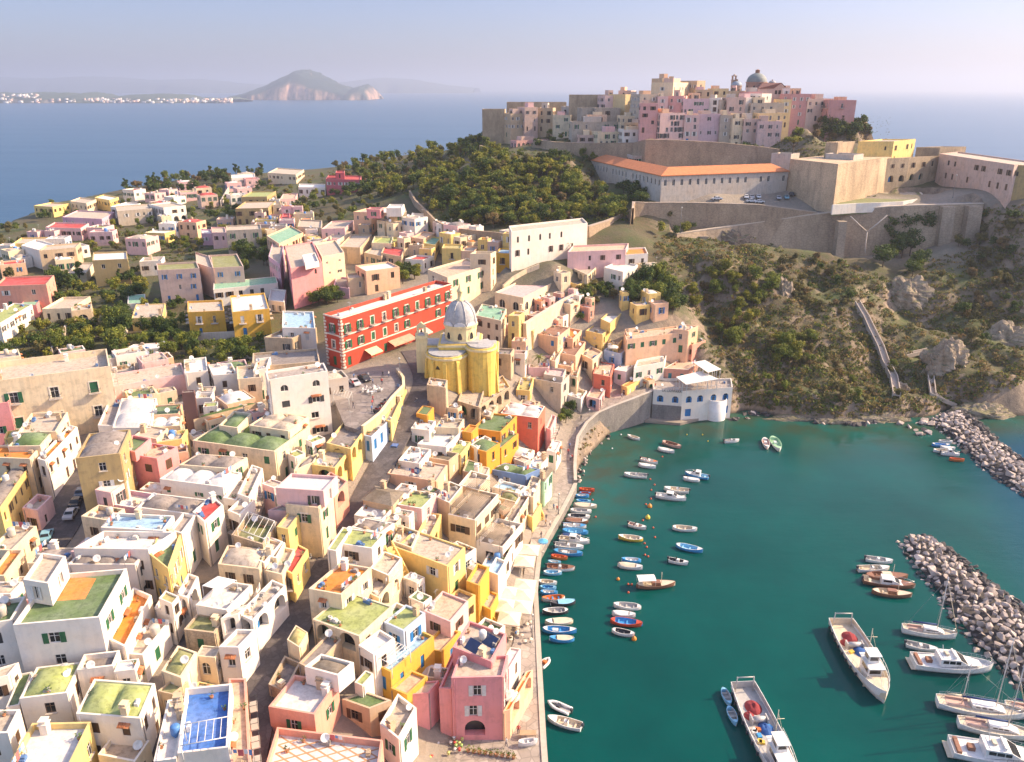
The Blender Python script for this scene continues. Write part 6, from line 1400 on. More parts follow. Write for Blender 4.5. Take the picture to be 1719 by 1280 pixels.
# rocky outcrops on the cliff
def outcrop(zone, u, v, rx, ry, rz, lab, seed, col=(.46, .37, .29)):
    p = PT(*Z(zone, u, v)) - Vector((0, 0, rz * .35)); mb = MB(); n_, m_ = 40, 22
    def f(a, b):
        th = a * 2 * math.pi; ph = b * math.pi * .62; d = Vector((math.cos(th) * math.sin(ph), math.sin(th) * math.sin(ph), math.cos(ph))); k = 1 + .34 * noise.fractal(d * 1.7 + Vector((seed, 0, 0)), .7, 2.2, 6) + .16 * abs(noise.noise(d * 4 + Vector((0, seed, 0)))); return (d.x * rx * k, d.y * ry * k, d.z * rz * k)
    mb.grid(f, n_, m_, 0, False); tag(mb.build('rock_outcrop', ROCKM[0] if col[0] > .4 else ROCKM[1], None, p), lab, 'rock')
def rockm(c):
    m, nt, b = new_mat('cliff_rock'); b.inputs['Roughness'].default_value = .95; g = nt.nodes.new('ShaderNodeNewGeometry'); s = nt.nodes.new('ShaderNodeSeparateXYZ'); nt.links.new(g.outputs['Normal'], s.inputs[0])
    c1 = mixc(nt, ramp(nt, noi(nt, (1, 1, 2.2), .35, 8, .75), [(.35, 0.0), (.66, 1.0)]).outputs[0], c, tuple(x * .5 for x in c)); c1 = mixc(nt, ramp(nt, noi(nt, (1, 1, .4), 1.1, 6, .7), [(.52, 0.0), (.72, 1.0)]).outputs[0], c1, tuple(x * .3 for x in c))
    gr = ramp(nt, s.outputs['Z'], [(.62, 0.0), (.9, .8)]); c1 = mixc(nt, gr.outputs[0], c1, (.12, .12, .045)); nt.links.new(c1, b.inputs['Base Color']); bump(nt, b, noi(nt, (1, 1, 1), 1.0, 9, .78), .9, .5); return m
ROCKM = [rockm((.46, .36, .26)), rockm((.30, .23, .17))]
for a in (('T5', 690, 985, 8, 5, 6, 'big overhanging rock under the bend of the long road wall', 1, (.3, 0, 0)), ('C8', 880, 740, 6.5, 5, 8, 'pale rock spur carrying the footbridge', 3), ('C8', 690, 400, 8, 6, 7, 'rounded grey rock with a shadowed cave under the dark trees', 5), ('C8', 1200, 640, 9, 6, 7, 'pale rock bluff at the right end of the footbridge', 6), ('C8', 1060, 1010, 8, 4, 3.5, 'low tan rock shelf where the far breakwater starts', 7), ('C7', 840, 400, 3.5, 3, 7, 'pale bare scarp in the upper cliff', 9), ('C7', 900, 1055, 10, 2.2, 1.8, 'flat pale rock ledge along the waterline', 13), ('C7', 1130, 1065, 8, 2, 1.8, 'second flat rock ledge along the waterline', 14), ('C8', 520, 1050, 9, 2.2, 2.2, 'undercut rock ledge at the gully waterline', 15), ('C8', 660, 900, 2.2, 2, 3, 'upright pale rock beside the cliff stairs', 16)): outcrop(*a)
# ------------------------------------------------ small houses that fill the gaps of the dense town
CN = dict(W='white', C='cream', E='peach', p='pale pink', Y='yellow', T='tan', S='salmon', H='beige', Q='greyish pink', O='deep yellow', G='grey'); RN = dict(t='tan', k='dark grey', w='white', g='green', o='orange', c='greyish', l='pale green', e='peach', r='red', m='mossy')
used = set()
def near_road(x, y, m): return any(min((p.x - x) ** 2 + (p.y - y) ** 2 for p in c) < (w / 2 + m) ** 2 for c, w in ROADS)
def clear_of(pl, m):
    c = Vector((sum(p.x for p in pl) / 4, sum(p.y for p in pl) / 4)); t = [(p.x, p.y) for p in pl] + [tuple((pl[i] + pl[i - 1]) / 2) for i in range(4)] + [(c.x, c.y)]
    for _, hp_, _z in HOUSES:
        hc = sum(hp_, Vector((0, 0))) / len(hp_); r = max((v - hc).length for v in hp_)
        if (hc - c).length > r + 9: continue
        H_ = [(v.x, v.y) for v in hp_]
        if any(inpoly(x, y, H_) for x, y in t) or any(inpoly(v.x, v.y, [(p.x, p.y) for p in pl]) for v in hp_): return False
    return True
def infill(pl, n, s0, s1, h0, h1, cols, roofs, seed, floor=2.2):
    rr = random.Random(seed); k = 0
    for _ in range(n * 14):
        if k >= n: break
        p = PT(*rpoly(rr, pl)); 
        if p.z < floor or near_road(p.x, p.y, s1 * .62) or inpoly(p.x, p.y, SQ_) or any(inpoly(p.x + a, p.y, z_) for a in (-2.5, 0, 2.5) for z_ in (QP_, QP2)) or (abs(p.x - XC) < 13 and abs(p.y - YC) < 13): continue
        b = min(HOUSES, key=lambda h: (Vector(h[0]['_loc']).xy - p.xy).length); e = (b[1][1] - b[1][0]).normalized(); f = Vector((-e.y, e.x)); 
        for s in (s1, (s0 + s1) / 2, s0):
            w, d = s * rr.uniform(.8, 1.1), s * rr.uniform(.7, 1); q_ = [p.xy - e * w / 2 - f * d / 2, p.xy + e * w / 2 - f * d / 2, p.xy + e * w / 2 + f * d / 2, p.xy - e * w / 2 + f * d / 2]
            if clear_of(q_, 0): break
        else: continue
        bl = b[0].get('label', ''); 
        for cut in (' with ', ' and ', ' beside ', ' on ', ' in ', ' of ', ' behind ', ' left ', ' right ', ' under ', ' below ', ' above ', ' by ', ' facing ', ' between ', ' among ', ' at ', ' joined '): bl = bl.split(cut)[0]
        v = p - Vector(b[0]['_loc']); rel = ('just right of' if v.x > 0 else 'just left of') if abs(v.x) > abs(v.y) else ('just behind' if v.y > 0 else 'in front of')
        for _t in range(12):
            c, r = rr.choice(cols), rr.choice(roofs); h = rr.uniform(h0, h1); lb = f"{'low' if h < (h0 + h1) / 2 else 'small'} {CN[c]} house with {RN[r]} roof {rel} the {' '.join(bl.split()[:5])}"
            if lb not in used: break
        else: continue
        used.add(lb); zt = p.z + h; o = house(q_, zt, h, c, r, rr.choice(('v1 ', '', '', 'wcop ')) + rr.choice(('old ', '')) + f'par{rr.choice((.3, .5, .8))} s_' + rr.choice('gnwb') + ' skip.15 sp2.6', lb); HOUSES.append((o, q_, zt)); k += 1
def rpoly(rr, pl):
    xs = [p[0] for p in pl]; ys = [p[1] for p in pl]
    while True:
        x, y = rr.uniform(min(xs), max(xs)), rr.uniform(min(ys), max(ys))
        if inpoly(x, y, pl): return x, y
QP_ = [tuple(p.xy) for p in o_] + [tuple(p.xy) for p in i_[::-1]]; QP2 = [tuple(P(*Z('Z3', *p), 2.2).xy) for p in ((570, 330), (700, 140), (850, 90), (800, 690), (600, 700), (560, 560))]
SQ_ = [(p.x, p.y) for p in sqp]; bx = lambda a, b, c, d: [(a, b), (c, b), (c, d), (a, d)]
infill([(430,345),(560,392),(700,395),(858,405),(860,440),(760,440),(700,452),(620,448),(560,440),(440,420)], 62, 4.5, 8.5, 4, 8, 'CCEpTHQYW', 'tkwceoc', 1)
infill(bx(0,385,140,470), 9, 5, 8, 4, 6, 'WCEp', 'twr', 2); infill(bx(0,615,560,715), 26, 4, 7, 3.5, 6, 'WWCEHp', 'twkcg', 3)
infill(bx(0,700,540,1275), 48, 3, 5.6, 3.5, 6.5, 'WWWCEYp', 'twwckol', 4); infill(bx(560,760,945,1230), 36, 2.8, 5, 3.5, 6, 'WWCEYOH', 'twwckg', 5)
infill(bx(865,510,1110,670), 30, 2.8, 5.4, 3.5, 6, 'WCEEpYS', 'tweok', 6); infill(bx(930,440,1090,485), 8, 4, 7, 4, 6, 'WCE', 'twk', 7); infill(bx(200,300,620,345), 9, 6, 9, 4, 6, 'WCEp', 'wtr', 8)
infill(bx(690,620,900,720), 16, 3, 5.5, 3.5, 6, 'TTHCC', 'tkc', 9)
infill([(845,425),(985,400),(1000,450),(940,460),(860,465)], 9, 4.5, 8, 4, 7, 'WCEpY', 'tweo', 10)
infill([(140,335),(420,325),(430,450),(150,470)], 14, 6, 9, 4, 7, 'WCEpYQ', 'twlr', 11)
# ---------------------------------------------------------------- boats
BC = dict(w=(.72,.70,.67), b=(.05,.28,.58), l=(.22,.50,.70), r=(.50,.07,.03), o=(.62,.17,.04), n=(.26,.12,.07), y=(.66,.45,.06), k=(.05,.05,.06), e=(.62,.52,.38), g=(.35,.55,.35), d=(.02,.05,.16), s=(.42,.40,.38), p=(.55,.36,.29))
bpt = lambda c, r=.45: paint(BC[c], r, .1)
def hull_mesh(L, B, H, stern, c, ci, cr, deck=None, floor=.1, bowp=2.0):
    """lofted hull: outside, gunwale rim, inside, floor (or closed deck at height `deck`)"""
    mb = MB(); N = 16; st = []
    for i in range(N + 1):
        t = i / N; x = -L / 2 + L * t; f = max(0.0, 1 - max(0, (t - .42) / .58) ** bowp) ** .75 if t > .42 else 1 - (1 - stern) * ((.42 - t) / .42) ** 2
        if stern == 0: f = max(0, 1 - ((.42 - t) / .42) ** 2.2) ** .7 if t < .42 else f
        st.append((x, max(B / 2 * f, .02), H * (1 + .38 * max(0, (t - .4) / .6) ** 2 + (.14 * ((.4 - t) / .4) ** 2 if t < .4 else 0)), .25 * max(0, (t - .8) / .2)))
    def ring(x, hb, zg, rk, side):
        rim = min(.09, hb * .5); return [(x - rk, 0, -.32), (x - rk * .7, side * hb * .62, -.22), (x - rk * .3, side * hb * .93, zg * .4), (x, side * hb, zg), (x, side * (hb - rim), zg), (x - .0, side * max(hb - rim - .04, .005), (deck if deck is not None else zg * .45)), (x, side * max(hb * .78 - rim, .003), (deck if deck is not None else floor))]
    for side in (1, -1):
        b = len(mb.v); k = 7
        for s in st: mb.v += ring(*s, side)
        for i in range(N):
            for j in range(k - 1):
                a = b + i * k + j; q = (a, a + 1, a + k + 1, a + k); mb.f.append(q if side < 0 else q[::-1]); mb.m.append((0, 0, 0, 2, 1, 1)[j]); mb.sm.append(j < 2)
            # floor halves
            x0, x1 = st[i], st[i + 1]; z = deck if deck is not None else floor; a, c_ = mb.v[b + i * k + 6], mb.v[b + (i + 1) * k + 6]
            mb.face([(a[0], 0, z), (c_[0], 0, z), c_, a] if side > 0 else [(a[0], 0, z), a, c_, (c_[0], 0, z)], 1)
    if stern:
        r1, r2 = ring(*st[0], 1), ring(*st[0], -1); mb.face([r1[0], r2[1], r2[2], r2[3], r1[3], r1[2], r1[1]], 0); 
        zf = deck if deck is not None else floor; x = st[0][0]; mb.face([(x + .06, r1[4][1], zf), (x + .06, r2[4][1], zf), (x + .06, r2[4][1], st[0][2]), (x + .06, r1[4][1], st[0][2])], 1); mb.face([r1[3], r2[3], (x + .06, r2[4][1], st[0][2]), (x + .06, r1[4][1], st[0][2])], 2)
    return mb.mesh('hull', [bpt(c), bpt(ci, .6), bpt(cr)]), st
def hb_at(st, x):
    return float(np.interp(x, [s[0] for s in st], [s[1] for s in st])), float(np.interp(x, [s[0] for s in st], [s[2] for s in st]))
_hc = {}
def get_hull(L, B, H, stern, c, ci, cr, **k):
    key = (round(L * 2) / 2, stern, c, ci, cr, tuple(k.items()), H > .8)
    if key not in _hc: _hc[key] = (*hull_mesh(L, B, H, stern, c, ci, cr, **k), L)
    return _hc[key]
def outboard(parent, x, z, c='k'):
    mb = MB(); mb.box(-.22, -.16, .15, .18, .16, .62); mb.box(-.12, -.06, -.5, .0, .06, .2); mb.box(.18, -.03, .4, .7, .03, .45); mb.build('outboard_motor', bpt(c), parent, (x - .15, 0, z))
def bench(parent, st, x, ci, z=.36, w=.28):
    hb, zg = hb_at(st, x); mb = MB(); mb.box(-w / 2, -hb + .12, z - .05, w / 2, hb - .12, z); mb.build('bench', bpt(ci, .7), parent, (x, 0, 0))
def deckpatch(parent, st, x0, x1, ci, nm, dz=-.03, crown=.06):
    mb = MB(); n_ = 6
    for i in range(n_):
        xa, xb = x0 + (x1 - x0) * i / n_, x0 + (x1 - x0) * (i + 1) / n_; (h0, z0), (h1, z1) = hb_at(st, xa), hb_at(st, xb); h0 = max(h0 - .06, .01); h1 = max(h1 - .06, .01)
        for s in (1, -1):
            f = [(xa, 0, z0 + dz + crown), (xb, 0, z1 + dz + crown), (xb, s * h1, z1 + dz), (xa, s * h0, z0 + dz)]; mb.face(f if s < 0 else f[::-1])
    h, z = hb_at(st, x0); mb.face([(x0, -h + .06, z + dz), (x0, h - .06, z + dz), (x0, h - .1, .12), (x0, -h + .1, .12)]); h, z = hb_at(st, x1); mb.face([(x1, h - .06, z + dz), (x1, -h + .06, z + dz), (x1, -max(h - .1, .01), .12), (x1, max(h - .1, .01), .12)])
    mb.build(nm, bpt(ci, .6), parent)
BOATS = []
def boat(zone, a, b, kind, cols, label, group=None, scale=1.0):
    """a = stern, b = bow (zoom pixels on the water)"""
    A_ = P(*Z(zone, *a), .25) if zone else P(*a, .25); B_ = P(*Z(zone, *b), .25) if zone else P(*b, .25)
    return boat_w(A_, B_, kind, cols, label, group)
def boat_w(A_, B_, kind, cols, label, group=None):
    d = B_ - A_; L = d.length; c = (A_ + B_) / 2; rz = math.atan2(d.y, d.x); ch, ci, cr = cols[:3]; cx_ = cols[3] if len(cols) > 3 else 'w'
    nm = dict(row='rowing_boat', cov='rowing_boat', launch='motor_launch', cabin='cabin_boat', rib='dinghy', wood='wooden_boat').get(kind, 'boat')
    e = empty(nm, (c.x, c.y, 0), rz, label, 'boat', group)
    B = L * (.36 if L < 6 else .31); H = .55 + .03 * L
    if kind == 'rib':
        B = max(L * .42, 1.5); mb = MB(); N = 14; pts_ = []
        for i in range(N + 1):
            t = i / N; s = -1 if t < .5 else 1; u = t * 2 if t < .5 else 2 - t * 2; x = -L / 2 + L * .92 * (1 - (1 - u) ** 1) ; y = s * (B / 2 - .2) * (1 - max(0, u - .55) ** 2 * 4.6); pts_.append((x, y if abs(u - 1) > .01 else 0, .3 + .25 * u * u))
        mb.tube(pts_, .24, 8); mb.build('tube', bpt(ch), e); mb = MB(); mb.box(-L / 2 + .05, -B / 2 + .3, .05, L * .25, B / 2 - .3, .15); mb.build('floor', bpt(ci), e); mb = MB(); mb.box(-.3, -.35, .15, .25, .35, .75); mb.build('seat', bpt(cr), e); outboard(e, -L / 2, .3); return e
    stern = 0 if kind in ('row', 'cov', 'wood') else .78
    me, st, L0 = get_hull(L, B, H, stern, ch, ci, cr); ho = link('hull', me, e); k = L / L0
    if abs(k - 1) > .002: ho.scale = (k, k, 1)
    st = [(s[0] * k, s[1] * k, s[2], s[3]) for s in st]
    if kind == 'row':
        for x in ((-.24, .02, .24) if L < 6.5 else (-.28, -.08, .12)): bench(e, st, x * L, ci if cx_ == 'w' else cx_)
        deckpatch(e, st, L * .30, L * .47, cr, 'foredeck'); deckpatch(e, st, -L * .47, -L * .36, cr, 'aft_deck')
        if L > 6: mb = MB(); mb.box(-.5, -.35, .1, .5, .35, .62); mb.build('engine_box', bpt(cx_), e, (-L * .12, 0, 0))
    elif kind == 'cov':
        deckpatch(e, st, -L * .46, L * .2, cx_, 'boat_cover', .03, .25); deckpatch(e, st, L * .24, L * .47, cr, 'foredeck')
    elif kind == 'launch':
        bench(e, st, -.32 * L, ci); bench(e, st, .16 * L, ci); deckpatch(e, st, L * .24, L * .48, cr, 'foredeck'); mb = MB(); mb.box(-.35, -.32, .1, .3, .32, .95); M = Matrix.Rotation(R(-25), 4, 'Y'); mb.box(.2, -.4, .9, .25, .4, 1.35, 1, M); mb.build('console', [bpt('w'), glassm()], e, (-L * .05, 0, 0)); outboard(e, -L / 2, H * .8)
    elif kind == 'wood':
        deckpatch(e, st, L * .12, L * .48, ci, 'foredeck'); deckpatch(e, st, -L * .47, -L * .32, ci, 'aft_deck'); bench(e, st, -L * .2, ci); mb = MB(); w_ = B * .22; mb.box(-L * .1, -w_, .5, L * .1, w_, 1.15); mb.box(-L * .11, -w_ - .05, 1.15, L * .11, w_ + .05, 1.22); mb.build('cuddy', bpt(cx_), e)
        mb = MB(); mb.tube([(L * .14, 0, .8), (L * .14, 0, 3.2)], .05, 6); mb.build('mast', bpt('e'), e)
    elif kind == 'cabin':
        deckpatch(e, st, L * .02, L * .48, cr, 'foredeck'); bench(e, st, -L * .36, ci, .5, .5); w_ = B * .33
        mb = MB(); x0, x1 = -L * .16, L * .2
        pl = [(x0, .2), (x0, 1.75), (x0 + (x1 - x0) * .55, 1.75), (x1, 1.0), (x1 + L * .1, H)]
        for s in (1, -1):
            f = [(x, s * w_, z) for x, z in pl]; mb.face(f if s < 0 else f[::-1])
        for (xa, za), (xb, zb_) in zip(pl[:-1], pl[1:]): mb.face([(xa, -w_, za), (xb, -w_, zb_), (xb, w_, zb_), (xa, w_, za)][::-1])
        cb = mb.build('cabin', bpt(cx_), e); mb = MB(); xm = x0 + (x1 - x0) * .55
        for s in (1, -1):
            f = [(x0 + .25, s * (w_ + .012), 1.15), (xm - .05, s * (w_ + .012), 1.15), (xm - .05, s * (w_ + .012), 1.58), (x0 + .25, s * (w_ + .012), 1.58)]; mb.face(f if s < 0 else f[::-1])
        nv = Vector((.75, 0, x1 - xm)).normalized() * .015; mb.face([(xm + .1 + nv.x, -w_ + .1, 1.66 + nv.z), (x1 - .1 + nv.x, -w_ + .1, 1.08 + nv.z), (x1 - .1 + nv.x, w_ - .1, 1.08 + nv.z), (xm + .1 + nv.x, w_ - .1, 1.66 + nv.z)]); mb.build('window', glassm(), cb)
        mb = MB(); mb.tube([(L * .47, 0, H * 1.35 + .45), (L * .3, -B * .28, H * 1.2 + .5), (L * .08, -B * .42, H + .5)], .03, 5); mb.tube([(L * .47, 0, H * 1.35 + .45), (L * .3, B * .28, H * 1.2 + .5), (L * .08, B * .42, H + .5)], .03, 5)
        for x, y in ((.47, 0), (.3, -.28), (.3, .28), (.08, .42), (.08, -.42)): mb.tube([(L * x, B * y, H * .9), (L * x, B * y, H * (1.35 if x > .4 else 1.1) + .47)], .025, 5)
        mb.build('rail', paint((.6, .6, .6), .25, metal=.8), e); outboard(e, -L / 2, H * .8)
    return e
BT = '''592,148 528,130|row|wew|small white rowing boat nearest the white restaurant landing
706,160 803,190|row|pnp|brownish pink rowing boat with bare benches near the restaurant
683,195 768,214|cov|www|white covered boat below the brownish pink one
598,250 683,270|launch|wwo|white launch with orange trim near the rocky cove
583,277 674,292|cov|www|white covered rowing boat under the orange trimmed launch
628,338 510,328|launch|wsw|broad white launch with grey inside near the rocky cove
942,345 822,322|cabin|blw|blue hulled cabin boat with white cabin
898,360 812,348|cov|wlw|white boat with pale cover beside the blue cabin boat
842,415 714,401|launch|wew|white launch just behind the big white cabin cruiser
675,435 828,457|cabin|www|white cabin cruiser in the middle of the small boats
535,582 625,605|launch|wpw|small white motor launch with brown inside above the yellow hulled one
608,662 480,648|row|yew|yellow hulled open boat with cream inside
757,600 885,612|row|wew|long white open boat right of the others
775,690 914,722|row|blw|bright blue double ended boat with white engine box
740,765 840,785|launch|wkw|little white boat with dark seats right of the pair
598,770 497,765|row|bwb|blue and white boat moored behind a white covered one
478,790 606,808|cov|wwwe|white boat under cream cover moored in the pair
598,1010 455,998|row|wsw|white open boat first of the row of four
448,1038 570,1052|cov|wwww|white covered boat second of the row of four
440,1075 606,1098|row|rbr|red hulled boat with bright blue inside
448,1125 566,1152|row|wkw|white boat with dark inside and orange buoy
280,403 360,410|row|ror|red rowing boat at the top of the quay line
262,437 332,440|row|bwb|blue boat with white inside near top of the quay line
282,424 342,428|row|rrb|small red and blue boat near top of the quay line
265,462 340,470|row|lbl|sky blue boat between white and cream ones
250,485 372,494|cov|eewe|cream covered boat in the upper quay line
235,512 345,520|row|wsw|white boat with grey inside in the upper quay line
220,542 338,548|row|wkw|white boat with dark floor in the upper quay line
207,563 328,572|cov|nnwn|brown covered boat between two white ones
200,590 318,597|launch|wwb|white launch with blue trim in the quay line
195,615 327,628|row|blb|bright blue boat in the middle of the quay line
190,640 290,646|cov|wwkd|boat with navy blue cover in the quay line
180,658 335,676|cabin|wew|large white cabin boat in the quay line
158,690 305,704|launch|wsw|long white launch above the bright blue one
150,720 300,738|row|bsb|long bright blue boat above the orange one
137,745 222,758|row|oor|orange red rowing boat in the quay line
122,774 188,782|row|lwl|tiny pale blue boat under the orange one
118,802 260,812|launch|wnn|white boat with brown rim in the lower quay line
98,830 193,834|row|llw|pale blue boat at foot of the upper quay line
72,876 168,887|row|wew|white boat with three benches at the parasol quay
80,905 165,912|row|lbl|blue boat below the three bench white one
82,930 172,936|row|bwb|blue boat with white floor by the parasols
208,958 90,968|row|woob|white boat with orange inside by the parasols
262,980 133,992|cov|kwkl|dark boat with sky blue cover by the parasols
226,1026 93,1032|row|ksw|dark hulled boat with grey inside in lower quay
250,1080 106,1088|cov|eewe|beige covered boat in the lower quay trio
93,1122 268,1132|row|bbww|large blue and white boat in the lower quay trio
257,1172 128,1170|cov|bwbe|blue boat under a cream cover, last of the trio'''
for l in BT.split('\n'):
    a, k, c, lb = l.split('|'); p, q_ = (tuple(float(t) for t in s.split(',')) for s in a.split()); boat('H1', p, q_, k, c, lb, 'small boats in the harbour')
boat('Z3', (812, 795), (862, 752), 'rib', 'wso', 'small inflatable dinghy alone by the quay corner')
boat('Z3', (968, 1022), (846, 972), 'rib', 'wsk', 'white inflatable with outboard at the lower quay'); boat('Z3', (1024, 1106), (850, 1058), 'launch', 'wew', 'white open launch lowest at the quay edge')
boat('C7', (536, 1165), (612, 1160), 'launch', 'wsw', 'small white boat with bars near the cliff'); boat('C7', (742, 1150), (756, 1202), 'row', 'wpw', 'pinkish white rowing boat pointing at the viewer'); boat('C7', (782, 1143), (818, 1214), 'row', 'wgg', 'pale green rowing boat beside the pinkish one')
for a, b, k, c, lb in (((842, 1163), (915, 1169), 'row', 'wsw', 'white boat nearest the rocks at the far breakwater'), ((808, 1180), (900, 1187), 'row', 'bbw', 'blue boat at the far breakwater'), ((850, 1195), (928, 1202), 'cov', 'www', 'white covered boat under the blue one at the far breakwater'), ((815, 1210), (905, 1216), 'row', 'wew', 'white open boat at the far breakwater'), ((855, 1224), (950, 1234), 'cabin', 'www', 'white cabin boat at the far breakwater'), ((897, 1253), (975, 1262), 'row', 'oor', 'orange canoe like boat at the far breakwater')): boat('C8', a, b, k, c, lb)
boat('H2', (470, 242), (608, 258), 'launch', 'wsw', 'white console boat first by the breakwater tip'); boat('H2', (430, 296), (590, 292), 'launch', 'wew', 'white open launch second by the breakwater tip'); boat('H2', (468, 330), (684, 336), 'wood', 'nnne', 'brown wooden boat behind the white topped cruiser'); boat('H2', (456, 350), (722, 386), 'cabin', 'nenw', 'brown hulled cruiser with white cabin top'); boat('H2', (500, 408), (706, 432), 'wood', 'nenn', 'varnished wooden gozzo at the front of the tip group'); boat('H2', (676, 678), (836, 712), 'launch', 'wsw', 'white open launch behind the white motor yacht')
# wooden gozzo with awning
e = boat('H1', (572, 898), (772, 890), 'wood', 'nenn', 'brown wooden gozzo with a white awning')
mb = MB(); mb.grid(lambda u, v: (-3.6 + 3.4 * u, -1.1 + 2.2 * v, 2.05 + .18 * math.sin(math.pi * v)), 4, 6); 
for x in (-3.5, -.3):
    for y in (-1.05, 1.05): mb.tube([(x, y, .6), (x, y, 2.05)], .03, 5)
mb.build('awning', bpt('w', .8), e)
def rails(e, st, x0, x1, h, n_=9):
    mb = MB()
    for s in (1, -1):
        pts_ = [(x0 + (x1 - x0) * i / n_, s * max(hb_at(st, x0 + (x1 - x0) * i / n_)[0] - .1, .02), hb_at(st, x0 + (x1 - x0) * i / n_)[1] + h) for i in range(n_ + 1)]; mb.tube(pts_, .025, 5); mb.tube([(a, b, c - h * .5) for a, b, c in pts_], .018, 4)
        for p in pts_: mb.tube([(p[0], p[1], p[2] - h), p], .022, 4)
    mb.build('rail', paint((.6, .6, .62), .25, metal=.8), e)
def sailboat(zone, a, b, masts, label, hc='w'):
    A_, B_ = P(*Z(zone, *a), .3), P(*Z(zone, *b), .3); d = B_ - A_; L = d.length; c = (A_ + B_) / 2; e = empty('sailing_boat', (c.x, c.y, 0), math.atan2(d.y, d.x), label, 'boat', None); B = L * .29; H = .85 + .02 * L
    me, st = hull_mesh(L, B, H, .6, hc, 'e', 'w', deck=H * .92); link('hull', me, e)
    mb = MB(); w_ = B * .24; pl = [(-L * .12, H), (-L * .12, H + .62), (L * .12, H + .55), (L * .26, H + .05)]
    for s in (1, -1):
        f = [(x, s * w_, z) for x, z in pl]; mb.face(f if s < 0 else f[::-1])
    for (xa, za), (xb, zb_) in zip(pl[:-1], pl[1:]): mb.face([(xa, -w_, za), (xa, w_, za), (xb, w_, zb_), (xb, -w_, zb_)])
    cb = mb.build('cabin', bpt('w'), e); mb = MB()
    for s in (1, -1):
        for x in (-.08, -.01, .06): f = [(x * L, s * (w_ + .01), H + .22), (x * L + .6, s * (w_ + .01), H + .22), (x * L + .6, s * (w_ + .01), H + .42), (x * L, s * (w_ + .01), H + .42)]; mb.face(f if s < 0 else f[::-1])
    mb.build('window', glassm(), cb)
    mb = MB(); mb.box(-L * .4, -B * .2, H * .93, -L * .14, B * .2, H * .94 + .02); mb.box(-L * .4, -B * .24, H * .93, -L * .14, -B * .2, H + .3); mb.box(-L * .4, B * .2, H * .93, -L * .14, B * .24, H + .3); mb.build('cockpit', bpt('p', .7), e)
    for x, h, bl in masts:
        mb = MB(); mb.tube([(x * L, 0, H * .9), (x * L, 0, H + h)], [.09, .06], 8); mb.tube([(x * L, -h * .07, H + h * .62), (x * L, h * .07, H + h * .62)], .03, 5); mo = mb.build('mast', paint((.62, .58, .54), .35), e)
        mb = MB(); mb.tube([(x * L, 0, H + 1.2), (x * L - bl, 0, H + 1.15)], .06, 6); mb.tube([(x * L - .2, 0, H + 1.36), (x * L - bl + .2, 0, H + 1.3)], .16, 7, 1); mb.build('boom', [paint((.6, .58, .55), .4), bpt('d' if bl > 3 else 'e', .8)], mo)
        mb = MB(); mb.tube([(L * .48, 0, H * 1.35), (x * L, 0, H + h - .2)], .018, 4); mb.tube([(-L * .48, 0, H), (x * L, 0, H + h - .2)], .018, 4)
        for s in (1, -1): mb.tube([(x * L, s * (hb_at(st, x * L)[0] - .1), H), (x * L, 0, H + h - .2)], .016, 4)
        mb.build('rigging', paint((.3, .3, .3), .4), mo)
    mb = MB(); mb.tube([(L * .49, 0, H * 1.35), (masts[-1][0] * L + .15, 0, H + masts[-1][1] * .9)], [.07, .05], 6); mb.build('furled_sail', bpt('e', .8), e); rails(e, st, -L * .46, L * .46, .55); return e
sailboat('H2', (655, 602), (934, 642), [(.13, 11.0, 4.2)], 'white sailing boat with one mast nearest the breakwater middle')
sailboat('H2', (832, 978), (1286, 1052), [(-.22, 7.5, 2.4), (.16, 13.0, 5.0)], 'long white ketch with two masts')
sailboat('H2', (940, 1085), (1345, 1160), [(.12, 14.0, 4.6)], 'white sailing yacht in front of the ketch', 'w')
sailboat('H2', (1180, 1000), (1520, 1075), [(.1, 12.0, 4.4)], 'white sailing boat cut by the right picture edge behind the ketch')
